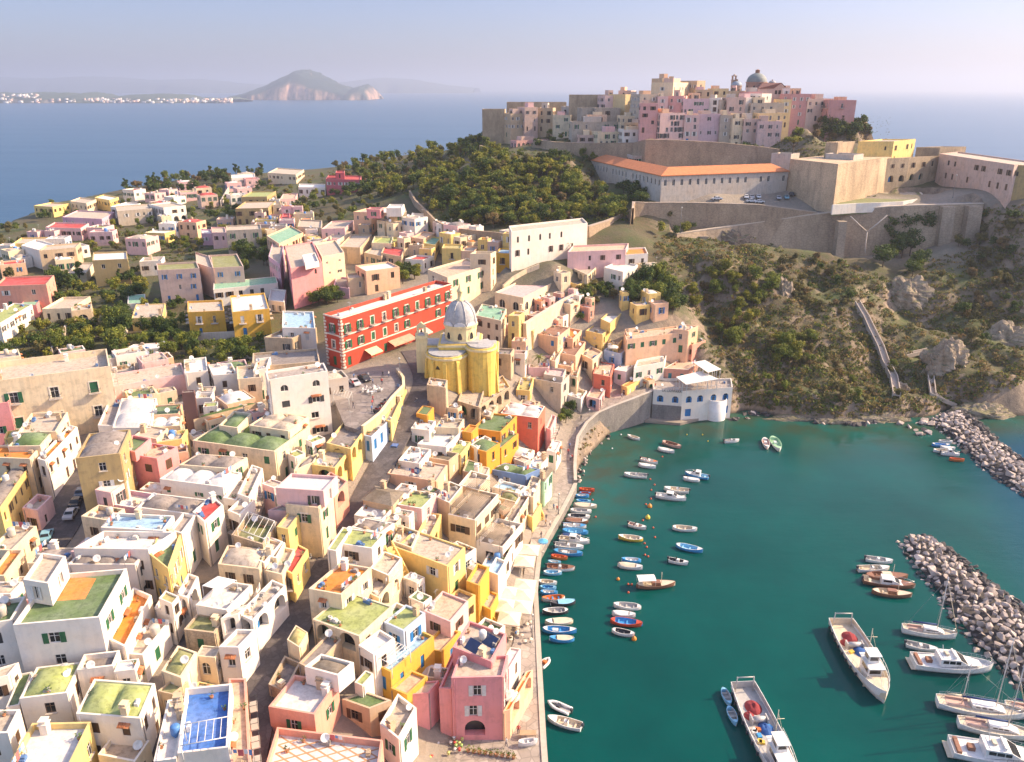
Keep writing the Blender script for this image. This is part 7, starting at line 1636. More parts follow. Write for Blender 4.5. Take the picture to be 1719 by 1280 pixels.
def yacht(zone, a, b, label, hc='w'):
    A_, B_ = P(*Z(zone, *a), .3), P(*Z(zone, *b), .3); d = B_ - A_; L = d.length; c = (A_ + B_) / 2; e = empty('motor_yacht', (c.x, c.y, 0), math.atan2(d.y, d.x), label, 'boat'); B = L * .31; H = 1.25
    me, st = hull_mesh(L, B, H, .86, hc, 'w', 'w', deck=H * .85, bowp=2.4); link('hull', me, e); w_ = B * .36
    mb = MB(); bar_ = [(-L * .2, H * .85), (-L * .2, H + 1.35), (L * .04, H + 1.35), (L * .16, H + .45), (L * .34, H + .2)]
    for s in (1, -1):
        f = [(x, s * w_ * (1 if x < L * .2 else .5), z) for x, z in bar_]; mb.face(f if s < 0 else f[::-1])
    for (xa, za), (xb, zb_) in zip(bar_[:-1], bar_[1:]):
        wa, wb = w_ * (1 if xa < L * .2 else .5), w_ * (1 if xb < L * .2 else .5); mb.face([(xa, -wa, za), (xa, wa, za), (xb, wb, zb_), (xb, -wb, zb_)])
    cb = mb.build('cabin', bpt('w', .3), e); mb = MB()
    for s in (1, -1):
        for xa, xb in ((-.17, -.1), (-.09, -.02), (-.01, .05)): f = [(xa * L, s * (w_ + .012), H + .55), (xb * L, s * (w_ + .012), H + .55), (xb * L, s * (w_ + .012), H + 1.12), (xa * L, s * (w_ + .012), H + 1.12)]; mb.face(f if s < 0 else f[::-1])
    n_ = Vector((.9, 0, L * .12)).normalized() * .02; mb.face([(L * .05 + n_.x, -w_ + .15, H + 1.28 + n_.z), (L * .05 + n_.x, w_ - .15, H + 1.28 + n_.z), (L * .15 + n_.x, w_ - .15, H + .53 + n_.z), (L * .15 + n_.x, -w_ + .15, H + .53 + n_.z)]); mb.build('window', glassm(), cb)
    mb = MB(); mb.box(-L * .16, -w_ * .8, H + 1.35, -L * .02, w_ * .8, H + 1.42); mb.box(-L * .02, -w_ * .8, H + 1.35, L * .0, w_ * .8, H + 1.85); mb.box(-L * .12, -.5, H + 1.42, -L * .08, .5, H + 1.8, 1); mb.build('flybridge', [bpt('w', .3), bpt('e')], e)
    mb = MB(); mb.box(-L * .46, -w_, H * .86, -L * .42, w_, H * .86 + .5); mb.box(-L * .34, -.5, H * .86, -L * .27, .5, H * .86 + .6); mb.build('deck_seat', bpt('n', .7), e); mb = MB(); mb.box(-L * .55, -B * .38, .25, -L * .49, B * .38, .36); mb.build('swim_platform', bpt('e', .7), e); rails(e, st, L * .0, L * .48, .7)
    mb = MB(); mb.tube([(-L * .14, 0, H + 1.4), (-L * .17, 0, H + 3.2)], .05, 6); mb.build('antenna', paint((.6, .6, .6), .4), e); return e
yacht('H2', (708, 775), (1116, 806), 'white motor yacht with dark blue waterline between the sailing boats'); yacht('H2', (900, 1215), (1430, 1300), 'white motor yacht at the bottom right corner')
def trawler(A_, B_, label, hc, ci, seed, wx=.285):
    d = B_ - A_; L = d.length; c = (A_ + B_) / 2; e = empty('fishing_boat', (c.x, c.y, 0), math.atan2(d.y, d.x), label, 'boat'); B = L * wx; H = 1.75
    me, st = hull_mesh(L, B, H, .8, hc, ci, 'w', deck=.75, bowp=2.6); link('hull', me, e); r_ = random.Random(seed)
    mb = MB(); mb.box(L * .1, -B * .2, .75, L * .27, B * .2, 3.3); mb.box(L * .08, -B * .24, 3.3, L * .3, B * .24, 3.45); mb.box(L * .13, -B * .16, 3.45, L * .22, B * .16, 4.9); mb.box(L * .12, -B * .19, 4.9, L * .24, B * .19, 5.02); wh = mb.build('wheelhouse', bpt('w', .5), e)
    mb = MB()
    for z, hw, x1, zz_ in ((2.1, B * .2, L * .27, .8), (3.9, B * .16, L * .22, .7)):
        mb.face([(x1 + .012, -hw + .2, z), (x1 + .012, hw - .2, z), (x1 + .012, hw - .2, z + zz_), (x1 + .012, -hw + .2, z + zz_)])
        for s in (1, -1): f = [(L * .14, s * (hw + .012), z), (x1 - .3, s * (hw + .012), z), (x1 - .3, s * (hw + .012), z + zz_), (L * .14, s * (hw + .012), z + zz_)]; mb.face(f if s < 0 else f[::-1])
    mb.build('window', glassm(), wh)
    mb = MB(); mb.tube([(L * .1, 0, 3.4), (L * .1, 0, 8.4)], [.1, .06], 6); mb.tube([(L * .1, -1, 6.8), (L * .1, 1, 6.8)], .04, 5); mb.tube([(L * .1, 0, 7.9), (L * .44, 0, 2.6)], .02, 4); mb.build('mast', bpt('e'), e)
    mb = MB(); x = -L * .46
    for y in (-B * .3, B * .3): mb.tube([(x, y, .8), (x, y * .9, 3.6)], .1, 6)
    mb.tube([(x, -B * .29, 3.5), (x, B * .29, 3.5)], .1, 6); mb.build('gantry', bpt('s'), e)
    deckpatch(e, st, L * .3, L * .49, 'e', 'foredeck', -.12, .1)
    mb = MB(); 
    def heap(cx_, cy_, rx, ry, h, mi):
        mb.grid(lambda u, v: (cx_ + rx * (v) * math.cos(u * 6.2832), cy_ + ry * v * math.sin(u * 6.2832), .78 + h * (1 - v ** 2) * (.8 + .4 * noise.noise(Vector((cx_ + v * 3 * math.cos(u * 6.28), v * 3 * math.sin(u * 6.28), seed))))), 14, 5, mi)
    heap(-L * .30, B * .05, 1.6, 1.3, .9, 0); heap(-L * .22, -B * .2, 1.0, .8, .7, 0); mb.build('red_net', paint((.26, .03, .035), .9), e); mb = MB(); heap(-L * .1, B * .12, 1.5, 1.1, .8, 0); mb.build('blue_net', paint((.03, .10, .30), .9), e)
    mb = MB(); mb.tube([(-L * .16, -B * .22, 1.4), (-L * .16, B * .22, 1.4)], .45, 10); mb.box(-L * .19, -B * .26, .75, -L * .13, -B * .22, 1.9); mb.box(-L * .19, B * .22, .75, -L * .13, B * .26, 1.9); mb.build('winch', bpt('s'), e)
    for k in range(7):
        mb = MB(); mb.box(-.4, -.3, 0, .4, .3, .35); mb.build('fish_crate', bpt(r_.choice('ylwob')), e, (r_.uniform(-L * .12, L * .06), r_.choice((-1, 1)) * r_.uniform(B * .12, B * .3), .76)).rotation_euler = (0, 0, r_.uniform(0, 3))
    mb = MB(); 
    for s in (1, -1):
        for i in range(7):
            x = -L * .02 + L * .07 * i; h, z = hb_at(st, x); mb.tube([(x, s * (h - .1), z), (x, s * (h - .1), z + .8)], .03, 4)
        mb.tube([(-L * .02 + L * .07 * i, s * (hb_at(st, -L * .02 + L * .07 * i)[0] - .1), hb_at(st, -L * .02 + L * .07 * i)[1] + .8) for i in range(7)], .035, 5)
    mb.build('rail', bpt('w'), e)
    mb = MB(); 
    for i in range(8):
        for s in (1, -1): x = -L * .42 + L * .09 * i; h, z = hb_at(st, x); mb.lathe([(0, .3), (.2, .2), (.2, -.2), (0, -.3)], 8, (x, s * (h + .12), z * .6))
    mb.build('fender', paint((.04, .04, .045), .8), e); return e, L, B
A_ = P(*Z('H2', 338, 575), .6); B_ = P(*Z('H2', 568, 968), .6)
trawler(A_, B_, 'white fishing trawler with red nets anchored alone in the harbour', 'w', 'e', 3)
A_ = P(1180 + 300 * 280 / 1280, 1000 + 712 * 280 / 1280, .6); B_ = A_ + (P(1180 + 610 * 280 / 1280, 1300, .6) - A_).normalized() * 22
e, L, B = trawler(A_, B_, 'fishing trawler with blue nets cut by the bottom picture edge', 'w', 's', 9, .22); d = (B_ - A_).normalized(); nn = Vector((-d.y, d.x, 0)); 
if nn.x > 0: nn = -nn
for k, lb in ((.07, 'sky blue dinghy nearest the stern of the lower trawler'), (.25, 'sky blue dinghy alongside the lower trawler behind the first')):
    c = A_ + d * L * k + nn * (B * .5 + (.9 if k > .2 else .55)); c.z = 0; boat_w(c - d * 1.9, c + d * 1.9, 'row', 'lsl', lb)
# mooring buoys
_bm = {}
def buoy(zone, p, c, s, lab):
    if c not in _bm: mb = MB(); mb.lathe([(0, -.2), (.2, -.15), (.28, .05), (.24, .25), (.1, .36), (.05, .45), (0, .46)], 12); _bm[c] = mb.mesh('buoy', paint(dict(r=(.60, .10, .04), o=(.7, .25, .03), y=(.7, .5, .05), w=(.7, .7, .68))[c], .4))
    q_ = P(*Z(zone, *p), .1); tag(link('buoy', _bm[c], None, (q_.x, q_.y, .02), 0, s), lab, 'buoy', lab + 's')
for p in ((645,350),(667,378),(650,405),(648,450),(622,478),(607,560),(660,598),(669,647),(616,678),(627,697),(618,737),(634,745),(532,887),(550,888),(533,929),(350,455),(365,543),(707,235)): buoy('H1', p, 'r', .8, 'small red mooring buoy floating between the boats')
buoy('H1', (642, 490), 'o', 1.9, 'big orange buoy below the white cabin cruiser'); buoy('H1', (480, 862), 'o', 1.2, 'orange buoy left of the wooden gozzo'); buoy('H1', (562, 1168), 'o', 1.6, 'orange buoy at the stern of the dark inside white boat'); buoy('H1', (632, 548), 'y', 2.0, 'big yellow buoy in mid harbour')
for p in ((940, 155), (912, 122), (832, 122)): buoy('H1', p, 'y', .7, 'tiny yellow marker buoy near the restaurant landing')
for p in ((450, 193), (495, 122)): buoy('H1', p, 'w', .8, 'tiny white buoy in the rocky cove')
q_ = PD(228, 299, 800); mb = MB(); mb.lathe([(1.2, -1), (1.2, .6), (.3, .8), (.25, 4), (.7, 4.2), (0, 5)], 10); tag(mb.build('sea_mark', paint((.75, .45, .1), .5), None, (q_.x, 1500 * 0 + P(228, 300, 0).y, 0)), 'yellow navigation mark out on the open sea', 'buoy')
# ---------------------------------------------------------------- vegetation
def leafm(c, nm='foliage'):
    k = ('lf', c)
    if k in MATS: return MATS[k]
    m, nt, b = new_mat(nm); b.inputs['Roughness'].default_value = .7; b.inputs['Specular IOR Level'].default_value = .25
    f = ramp(nt, noi(nt, (1, 1, 1), .25, 4, .7), [(.35, 0.0), (.68, 1.0)]); c2 = mixc(nt, f.outputs[0], tuple(x * .62 for x in c), (c[0] * 1.35, c[1] * 1.2, c[2] * .9)); nt.links.new(c2, b.inputs['Base Color'])
    t = nt.nodes.new('ShaderNodeBsdfTranslucent'); nt.links.new(c2, t.inputs[0]); mx = nt.nodes.new('ShaderNodeMixShader'); mx.inputs[0].default_value = .3
    nt.links.new(b.outputs[0], mx.inputs[1]); nt.links.new(t.outputs[0], mx.inputs[2]); nt.links.new(mx.outputs[0], nt.nodes['Material Output'].inputs[0]); MATS[k] = m; return m
RS = np.random.RandomState(11)
def leaf_quads(C, N_, size, rs):
    """one leaf-clump quad per centre, facing roughly along N_ with scatter"""
    n = len(C); nrm = N_ + rs.normal(0, .55, (n, 3)); nrm /= np.linalg.norm(nrm, axis=1, keepdims=True); a = np.cross(nrm, rs.normal(0, 1, (n, 3))); a /= np.linalg.norm(a, axis=1, keepdims=True); b = np.cross(nrm, a)
    s = (size * rs.uniform(.55, 1.35, n))[:, None]; r = rs.uniform(.5, .9, n)[:, None]
    V = np.stack([C - a * s * .5, C + b * s * r * .5, C + a * s * .5, C - b * s * r * .5], 1).reshape(-1, 3); return V, np.arange(4 * n).reshape(-1, 4)
def crown_mesh(seed, rx, rz, zc, nl, nleaf, size, cols, flat=0.0):
    rs = np.random.RandomState(seed); lobes = []
    for k in range(nl):
        v = rs.normal(0, 1, 3); v /= np.linalg.norm(v); r = rs.uniform(.25, .80); p = v * r * np.array([rx, rx, rz]); 
        if flat and p[2] < 0: p[2] *= .25
        lobes.append((p, rs.uniform(.26, .46) * min(rx, rz * 1.3)))
    C, N_, M_ = [], [], []; w = np.array([l[1] ** 2 for l in lobes]); cnt = (w / w.sum() * nleaf).astype(int)
    for (p, r), c in zip(lobes, cnt):
        d = rs.normal(0, 1, (c, 3)); d /= np.linalg.norm(d, axis=1, keepdims=True); rad = r * rs.uniform(.55, 1.12, (c, 1)); q = p + d * rad * np.array([1, 1, .8]); C.append(q); N_.append(d + np.array([0, 0, .3])); t = rs.randint(0, len(cols)); M_.append(np.where(rs.rand(c) < .72, t, rs.randint(0, len(cols), c)))
    C = np.concatenate(C); C[:, 2] += zc; V, Q = leaf_quads(C, np.concatenate(N_), size, rs); return np_mesh('crown', V, Q, [leafm(c) for c in cols], np.concatenate(M_))
bark = paint((.11, .08, .055), .9, .2)
def trunk_mesh(seed, h, r, sp):
    rr = random.Random(seed); mb = MB(); mb.tube([(0, 0, -.8), (.05, .03, h * .4), (rr.uniform(-.15, .15), rr.uniform(-.15, .15), h)], [r, r * .8, r * .5], 7)
    for k in range(5): a = k * 1.3 + rr.uniform(0, 1); mb.tube([(0, 0, h * rr.uniform(.55, .9)), (math.cos(a) * sp * .5, math.sin(a) * sp * .5, h * 1.25), (math.cos(a) * sp, math.sin(a) * sp, h * 1.5 + rr.uniform(0, .6))], [r * .5, r * .35, r * .12], 5)
    return mb.mesh('trunk', bark)
DG = [(.045, .085, .02), (.065, .11, .025), (.095, .135, .028)]; MG = [(.105, .155, .026), (.15, .195, .032), (.20, .235, .038)]; LG = [(.20, .22, .03), (.28, .27, .04), (.15, .18, .028)]; OL = [(.15, .145, .055), (.20, .175, .065), (.11, .115, .045)]; DRY = [(.27, .19, .085), (.21, .155, .08), (.16, .14, .06)]
KIND = {}
for nm, cols, rx, rz, zc, h in (('dark', DG, 2.6, 2.1, 3.6, 2.4), ('mid', MG, 2.5, 2.0, 3.2, 2.0), ('light', LG, 2.2, 1.9, 2.9, 1.8), ('olive', OL, 2.2, 1.7, 2.8, 1.7), ('tall', DG, 1.7, 3.2, 4.6, 2.6), ('dry', DRY, 2.0, 1.6, 2.4, 1.5)):
    KIND[nm] = [(crown_mesh(hash(nm) % 97 * 0 + sum(map(ord, nm)) + k, rx, rz, zc, 17, 1500, .42, cols), trunk_mesh(k, h, .16, rx * .5)) for k in range(3)]
TL = dict(dark=('broadleaf_tree', 'dark evergreen tree'), mid=('broadleaf_tree', 'mid green bushy tree'), light=('broadleaf_tree', 'yellow green tree'), olive=('olive_tree', 'grey olive green tree'), tall=('cypress_tree', 'tall narrow dark tree'), dry=('shrub_tree', 'brownish half dry bushy tree'))
HB = [(b[1], b[2]) for b in HOUSES]
HP = [([(v.x, v.y) for v in b[1]], sum(v.x for v in b[1]) / len(b[1]), sum(v.y for v in b[1]) / len(b[1]), max((v - b[1][0]).length for v in b[1])) for b in HOUSES]
def free(x, y, m=1.0):
    for pl, a, b, r in HP:
        if abs(x - a) < r + m and abs(y - b) < r + m and (inpoly(x, y, pl) or inpoly(x + m, y, pl) or inpoly(x - m, y, pl) or inpoly(x, y - m, pl) or inpoly(x, y + m, pl)): return False
    return True
NT = 0
PLANTS = []
def plant(kind, p, s, lab, rr): PLANTS.append((kind, p, s, lab, rr.random()))
def plant_now(kind, p, s, lab, seed):
    rr = random.Random(seed); nm, adj = TL[kind]; cm, tm = rr.choice(KIND[kind]); e = empty(nm, (p.x, p.y, p.z - .15), rr.uniform(0, 6.28), adj + ' ' + lab, 'tree', adj + 's ' + lab); e.scale = (s, s, s * rr.uniform(.85, 1.15)); link('crown', cm, e); link('trunk', tm, e); return e
def rpoly_(rr, pl):
    xs = [p[0] for p in pl]; ys = [p[1] for p in pl]
    while True:
        x, y = rr.uniform(min(xs), max(xs)), rr.uniform(min(ys), max(ys))
        if inpoly(x, y, pl): return x, y
def grove(pl, n, kinds, s0, s1, lab, seed, clear=1.2, sep=.0):
    rr = random.Random(seed); done = 0; tries = 0
    while done < n and tries < n * 6:
        tries += 1; p = PT(*rpoly_(rr, pl))
        if p.y > 560 or not free(p.x, p.y, clear): continue
        plant(rr.choice(kinds.split()), p, rr.uniform(s0, s1), lab, rr); done += 1
box = lambda x0, y0, x1, y1: [(x0, y0), (x1, y0), (x1, y1), (x0, y1)]
WOOD = [(610,285),(660,262),(720,250),(800,242),(850,266),(930,284),(980,312),(1052,348),(1050,372),(985,374),(870,386),(785,380),(728,362),(700,325),(640,335)]
grove(WOOD, 480, 'mid mid light light light light olive dry dark', .75, 1.5, 'in the wood under the citadel', 1)
grove([(205,318),(330,298),(430,286),(445,300),(330,325),(215,330)], 80, 'dark dark mid dry tall', .8, 1.5, 'on the far coast slope', 2)
grove(box(140,378,330,432), 50, 'mid dark olive light olive', .5, 1.0, 'in the orchard behind the square ochre house', 3)
grove(box(92,462,240,520), 38, 'dark mid dark light tall', .7, 1.25, 'in the garden below the square ochre house', 4)
grove(box(0,550,112,606), 24, 'dark mid olive light', .6, 1.1, 'in the orchard behind the cream palace', 5)
grove(box(112,532,212,602), 26, 'dark mid light mid', .8, 1.4, 'around the stone garden portal', 6)
grove(box(218,515,345,575), 22, 'dark mid light dark', .6, 1.1, 'by the deep yellow twin houses', 7)
grove(box(200,578,445,612), 34, 'mid dark light mid', .6, 1.1, 'along the gardens behind the low pink row', 8)
grove(box(0,385,45,470), 20, 'dark mid olive', .6, 1.1, 'at the left edge gardens', 9)
grove(box(398,415,450,466), 12, 'dark dark mid', .9, 1.4, 'in the shaded courtyard by the lilac lane', 10)
grove(box(455,326,575,378), 30, 'dark mid olive light', .6, 1.1, 'behind the crimson villa gardens', 11)
grove(box(560,262,665,335), 70, 'dark mid olive dry', .9, 1.5, 'on the wooded edge beside the crimson villa', 12)
grove(box(510,490,568,516), 9, 'dark mid', .7, 1.1, 'beside the rose pink block', 13); grove(box(664,450,718,480), 9, 'light mid dark', .7, 1.1, 'behind the red palace', 14)
grove(box(950,488,1030,545), 20, 'dark olive mid', .6, 1.0, 'on the slope above the peach houses', 15)
grove([(1045,480),(1100,462),(1140,500),(1145,535),(1060,545)], 28, 'dark dark mid mid', .9, 1.5, 'above the long peach house', 16)
grove([(1160,480),(1240,440),(1300,460),(1290,560),(1200,600),(1165,540)], 42, 'light olive mid dry', .7, 1.25, 'on the cliff beside the long peach house', 17)
grove(box(1290,570,1375,612), 15, 'light light mid', .8, 1.3, 'of bright leaves in the middle of the cliff', 18)
grove([(1490,385),(1565,390),(1570,440),(1540,475),(1470,470),(1475,420)], 16, 'dark dark mid', 1.1, 1.8, 'against the tall buttressed wall', 19)
grove([(1560,430),(1650,360),(1719,350),(1719,560),(1640,600),(1600,520)], 52, 'olive dark dry olive', .6, 1.1, 'on the right hand cliff', 20)
grove([(1380,205),(1420,195),(1470,190),(1492,212),(1480,232),(1390,236)], 34, 'dark olive dark', .7, 1.2, 'on the knoll behind the village', 21)
grove(box(1325,205,1470,238), 40, 'dark olive dry mid', .7, 1.1, 'below the red skyline houses', 34)
grove(box(900,205,975,250), 16, 'dark olive mid', .7, 1.1, 'among the citadel ruins', 22); grove(box(1235,250,1275,282), 7, 'dark dark', 1.0, 1.5, 'growing on the village wall', 23)
grove(box(760,218,830,250), 14, 'dark dark olive', .8, 1.4, 'beside the square citadel tower', 24); grove(box(1100,370,1190,400), 12, 'dark olive light', .7, 1.1, 'at the start of the long road wall', 25)
grove(box(1040,322,1085,352), 8, 'dark dark', 1.0, 1.4, 'of ivy at the corner of the prison palace', 26); grove(box(45,350,150,372), 10, 'dark mid', .6, 1.0, 'by the lilac coast house', 27); grove(box(200,325,440,372), 44, 'olive mid dark', .5, .9, 'scattered over the far fields', 28)
grove([(1310,600),(1500,560),(1510,680),(1290,690),(1240,640)], 40, 'olive dry olive mid', .35, .7, 'low on the green cliff foot', 29)
grove([(1300,430),(1420,440),(1480,520),(1340,540)], 34, 'olive dark dry olive', .45, .85, 'on the upper cliff under the road wall', 30)
grove(box(940,690,965,720), 4, 'dark mid', .5, .8, 'beside the promenade steps', 31); grove(box(800,265,1000,300), 50, 'dark olive mid', .7, 1.1, 'under the brick arcade ruin', 32)
grove(box(330,300,640,425), 90, 'dark mid olive light', .5, 1.0, 'between the houses of the upper town', 33)
# the 300 that look largest stand alone; the remaining small far ones are one mass
PLANTS.sort(key=lambda t: -t[2] / t[1].length); cnt = {}; rest = []
for t in PLANTS:
    nm = TL[t[0]][0]; cnt[nm] = cnt.get(nm, 0) + 1
    if cnt[nm] <= 295: plant_now(*t)
    else: rest.append(t)
Vs, Qs, Ms, o = [], [], [], 0; cols = DG + MG + LG; ci = dict(dark=0, mid=3, light=6); FAR = [crown_mesh(400 + k, 2.5, 2.0, 3.3, 13, 520, .62, cols) for k in range(4)]; co = [np.empty(len(m.vertices) * 3, np.float32) for m in FAR]
for m, c in zip(FAR, co): m.vertices.foreach_get('co', c)
for k, (kd, p, s, lab, sd) in enumerate(rest):
    V = co[k % 4].reshape(-1, 3) * s; a = sd * 6.28; V = np.stack([V[:, 0] * math.cos(a) - V[:, 1] * math.sin(a) + p.x, V[:, 0] * math.sin(a) + V[:, 1] * math.cos(a) + p.y, V[:, 2] + p.z], 1); n = len(V) // 4
    Vs.append(V); Qs.append(np.arange(len(V)).reshape(-1, 4) + o); o += len(V); Ms.append(ci.get(kd, 3) + RS.randint(0, 3, n))
if rest: tag(link('far_trees', np_mesh('far_trees', np.concatenate(Vs), np.concatenate(Qs), [leafm(c) for c in cols], np.concatenate(Ms))), 'small far trees filling the wood and gardens', 'trees', kind='stuff')
# umbrella pine
p = pw('T6', 105, 470, 352); g = T(p.x, p.y); e = empty('umbrella_pine', (p.x, p.y, g - .5), 0, 'bright green umbrella pine below the village wall', 'tree'); hh = max(p.z - g, 4)
link('crown', crown_mesh(77, 6.2, 2.0, hh + .5, 22, 2600, .55, LG[:2] + MG[:2], 1.0), e); mb = MB(); mb.tube([(0, 0, -3), (.1, 0, hh * .5), (0, .1, hh)], [.4, .32, .25], 8)
for k in range(6): mb.tube([(0, 0, hh * .75), (2.8 * math.cos(k * 1.05), 2.8 * math.sin(k * 1.05), hh + .2)], [.16, .07], 5)
mb.build('trunk', bark, e)
# palms
def palm(p, h, lab):
    e = empty('palm_tree', (p.x, p.y, p.z - .2), 0, lab, 'tree'); mb = MB(); mb.tube([(0, 0, 0), (.1, 0, h * .5), (0, 0, h)], [.22, .18, .16], 7); mb.build('trunk', bark, e); C, N_ = [], []; V = []; Q = []
    for k in range(18):
        a = k * 2.4; el = .9 - .09 * k
        for j in range(9):
            t = j / 9; r = 2.2 * t; z = h + math.sin(el) * r - 1.1 * t * t; x, y = math.cos(a) * r * math.cos(el * .6), math.sin(a) * r * math.cos(el * .6); w_ = .38 * (1 - t * .7); b = len(V); sx_, sy_ = -math.sin(a) * w_, math.cos(a) * w_; dx, dy = math.cos(a) * .2, math.sin(a) * .2
            V += [(x - sx_, y - sy_, z - .12), (x + dx, y + dy, z - .06), (x + sx_, y + sy_, z - .12), (x - dx, y - dy, z + .05)]; Q.append([b, b + 1, b + 2, b + 3])
    link('crown', np_mesh('crown', V, Q, [leafm(MG[1])]), e)
palm(PT(*Z('T4', 585, 1075)), 5, 'palm beside the big white house with arched glazing'); palm(PT(*Z('Z7', 745, 575), 4.5), 2.0, 'small palm on the pink round terrace'); palm(PT(*Z('G2', 800, 215)), 5, 'palm in front of the long white house near the crimson villa')
# low scrub, grass and ground cover: uncountable
def scrub(name, regions, lab, seed, size=.5, per=26):
    rs = np.random.RandomState(seed); rr = random.Random(seed); cols = [OL[0], OL[1], MG[0], DG[2], DRY[0], DRY[1], LG[1]]; Vs, Qs, Ms = [], [], []; o = 0
    for pl, n, r0, r1, wts in regions:
        for _ in range(n):
            p = PT(*rpoly_(rr, pl))
            if p.z < 1.2 or not free(p.x, p.y, .3): continue
            r = rr.uniform(r0, r1); c = rs.normal(0, 1, (per, 3)); c /= np.linalg.norm(c, axis=1, keepdims=True); c[:, 2] = np.abs(c[:, 2]); C = np.array(p) + c * r * rs.uniform(.55, 1.1, (per, 1)) * np.array([1, 1, .75]); V, Q = leaf_quads(C, c, size * (.6 + .5 * r), rs); Vs.append(V); Qs.append(Q + o); o += len(V); Ms.append(np.where(rs.rand(per) < .75, rr.choice(wts), rs.randint(0, 7, per)))
    tag(link(name, np_mesh(name, np.concatenate(Vs), np.concatenate(Qs), [leafm(c) for c in cols], np.concatenate(Ms))), lab, 'undergrowth', kind='stuff')
CLIFF = [(1095,400),(1180,395),(1300,420),(1430,442),(1490,470),(1600,425),(1655,352),(1719,345),(1719,640),(1600,690),(1500,695),(1400,705),(1300,702),(1235,685),(1225,620),(1180,545),(1130,500)]
scrub('cliff_scrub', [(CLIFF, 3200, .5, 1.6, [0, 0, 1, 2, 3, 3, 4, 5]), ([(1160,560),(1500,560),(1530,690),(1240,690)], 800, .4, .9, [0, 0, 1, 2, 3, 5]), (box(1100,395,1300,440), 160, .6, 1.5, [0, 3, 4, 5])], 'olive and brown scrub covering the cliff under the road wall', 3)
scrub('garden_undergrowth', [(WOOD, 900, .8, 1.8, [0, 1, 2, 2, 3, 6]), (box(130,370,340,440), 380, .4, .9, [2, 2, 0, 3]), (box(80,455,245,530), 170, .4, .9, [2, 3, 0]), (box(0,545,215,610), 200, .4, .9, [2, 0, 4, 3]), (box(200,570,450,612), 170, .4, .9, [2, 3]), ([(150,335),(330,300),(600,285),(640,330),(450,375),(200,372)], 420, .5, 1.1, [0, 2, 3, 1]), (box(820,235,1000,310), 200, .6, 1.3, [0, 2, 3, 5]), (box(1370,195,1495,240), 200, .6, 1.3, [0, 3, 5, 1]), (box(1300,225,1400,270), 120, .5, 1, [0, 1, 2])], 'green undergrowth filling the gardens and the wood', 4)
scrub('bank_weeds', [([(968,740),(975,735),(1000,712),(1040,692),(1085,690),(1000,735),(972,790)], 60, .25, .6, [2, 6, 4]), (box(930,440,965,470), 40, .4, .9, [6, 1, 4]), (box(1400,320,1470,350), 60, .4, .8, [2, 2, 4])], 'weeds on banks and walls near the promenade and fort', 6, .4)
# ---------------------------------------------------------------- street life
def hp(px, py, h=0.0): return PT(px, py, h)
def ray_down(zone, u, v, z): return P(*Z(zone, u, v), z)
def parasol_sq(c, s, col, lab, rz=0.0, grp=None, round_=False):
    e = empty('parasol', c, rz, lab, 'parasol', grp); h = 2.5; mb = MB(); n = 12 if round_ else 4; r = s / 2 * (1 if round_ else 1.414)
    a0 = 0 if round_ else math.pi / 4; ring = [(r * math.cos(a0 + 2 * math.pi * k / n), r * math.sin(a0 + 2 * math.pi * k / n)) for k in range(n)]; ap = (0, 0, h + s * .2)
    for k in range(n):
        p, q_ = ring[k], ring[(k + 1) % n]; m = ((p[0] + q_[0]) / 2 * .97, (p[1] + q_[1]) / 2 * .97, h + .06); mb.face([(*p, h), m, ap]); mb.face([m, (*q_, h), ap]); mb.face([(*p, h - .22), (*q_, h - .22), (*q_, h), (*p, h)])
    mb.build('canopy', paint(col, .85, .08), e); mb = MB(); mb.tube([(0, 0, 0), (0, 0, h + s * .18)], .04, 6); mb.box(-.3, -.3, 0, .3, .3, .1); mb.build('pole', paint((.5, .45, .38), .6), e); return e
CR = (.70, .60, .46)
for (u, v), lb in zip(((757, 180), (733, 238), (735, 362), (655, 400), (728, 410), (645, 465), (716, 470), (655, 528)), ('cream square parasol nearest the blue round one', 'cream square parasol second on the upper quay', 'cream parasol nearest the water in the lower quay block', 'cream parasol at the back left of the lower quay block', 'cream parasol in the middle of the lower quay block', 'cream parasol at the left front of the lower quay block', 'cream parasol at the right front of the lower quay block', 'cream parasol standing lowest on the quay')):
    c = ray_down('Z3', u, v, 5.2); parasol_sq((c.x, c.y, 2.15), 3.9, CR, lb, R(-8))
c = ray_down('Z3', 828, 140, 5.0); parasol_sq((c.x, c.y, 2.15), 2.0, (.10, .38, .62), 'blue round parasol at the quay edge', round_=True)
c = ray_down('Z2', 1035, 812, 9.0); parasol_sq((c.x, c.y, 6.6), 2.6, (.66, .60, .54), 'beige round parasol on the dark pink terrace', round_=True)
c = ray_down('Z3', 665, 925, 7.6); parasol_sq((c.x, c.y, 4.6), 2.6, (.70, .66, .58), 'white parasol on the orange arcade terrace', round_=True)
c = ray_down('Z7', 1125, 495, 22.5); parasol_sq((c.x, c.y, 20), 3.0, (.66, .58, .48), 'beige parasol on the light blue house terrace', round_=True)
def furn_table(c, col, lab, grp, ch=(.72, .7, .68)):
    e = empty('cafe_table', c, random.uniform(0, 3), lab, 'table', grp); mb = MB(); mb.lathe([(.0, .72), (.42, .72), (.42, .75), (0, .75)], 12); mb.build('tabletop', paint(col, .5), e); mb = MB(); mb.tube([(0, 0, 0), (0, 0, .73)], .04, 6); mb.lathe([(.25, 0), (.25, .03), (0, .04)], 10); mb.build('leg', paint((.2, .2, .2), .5), e)
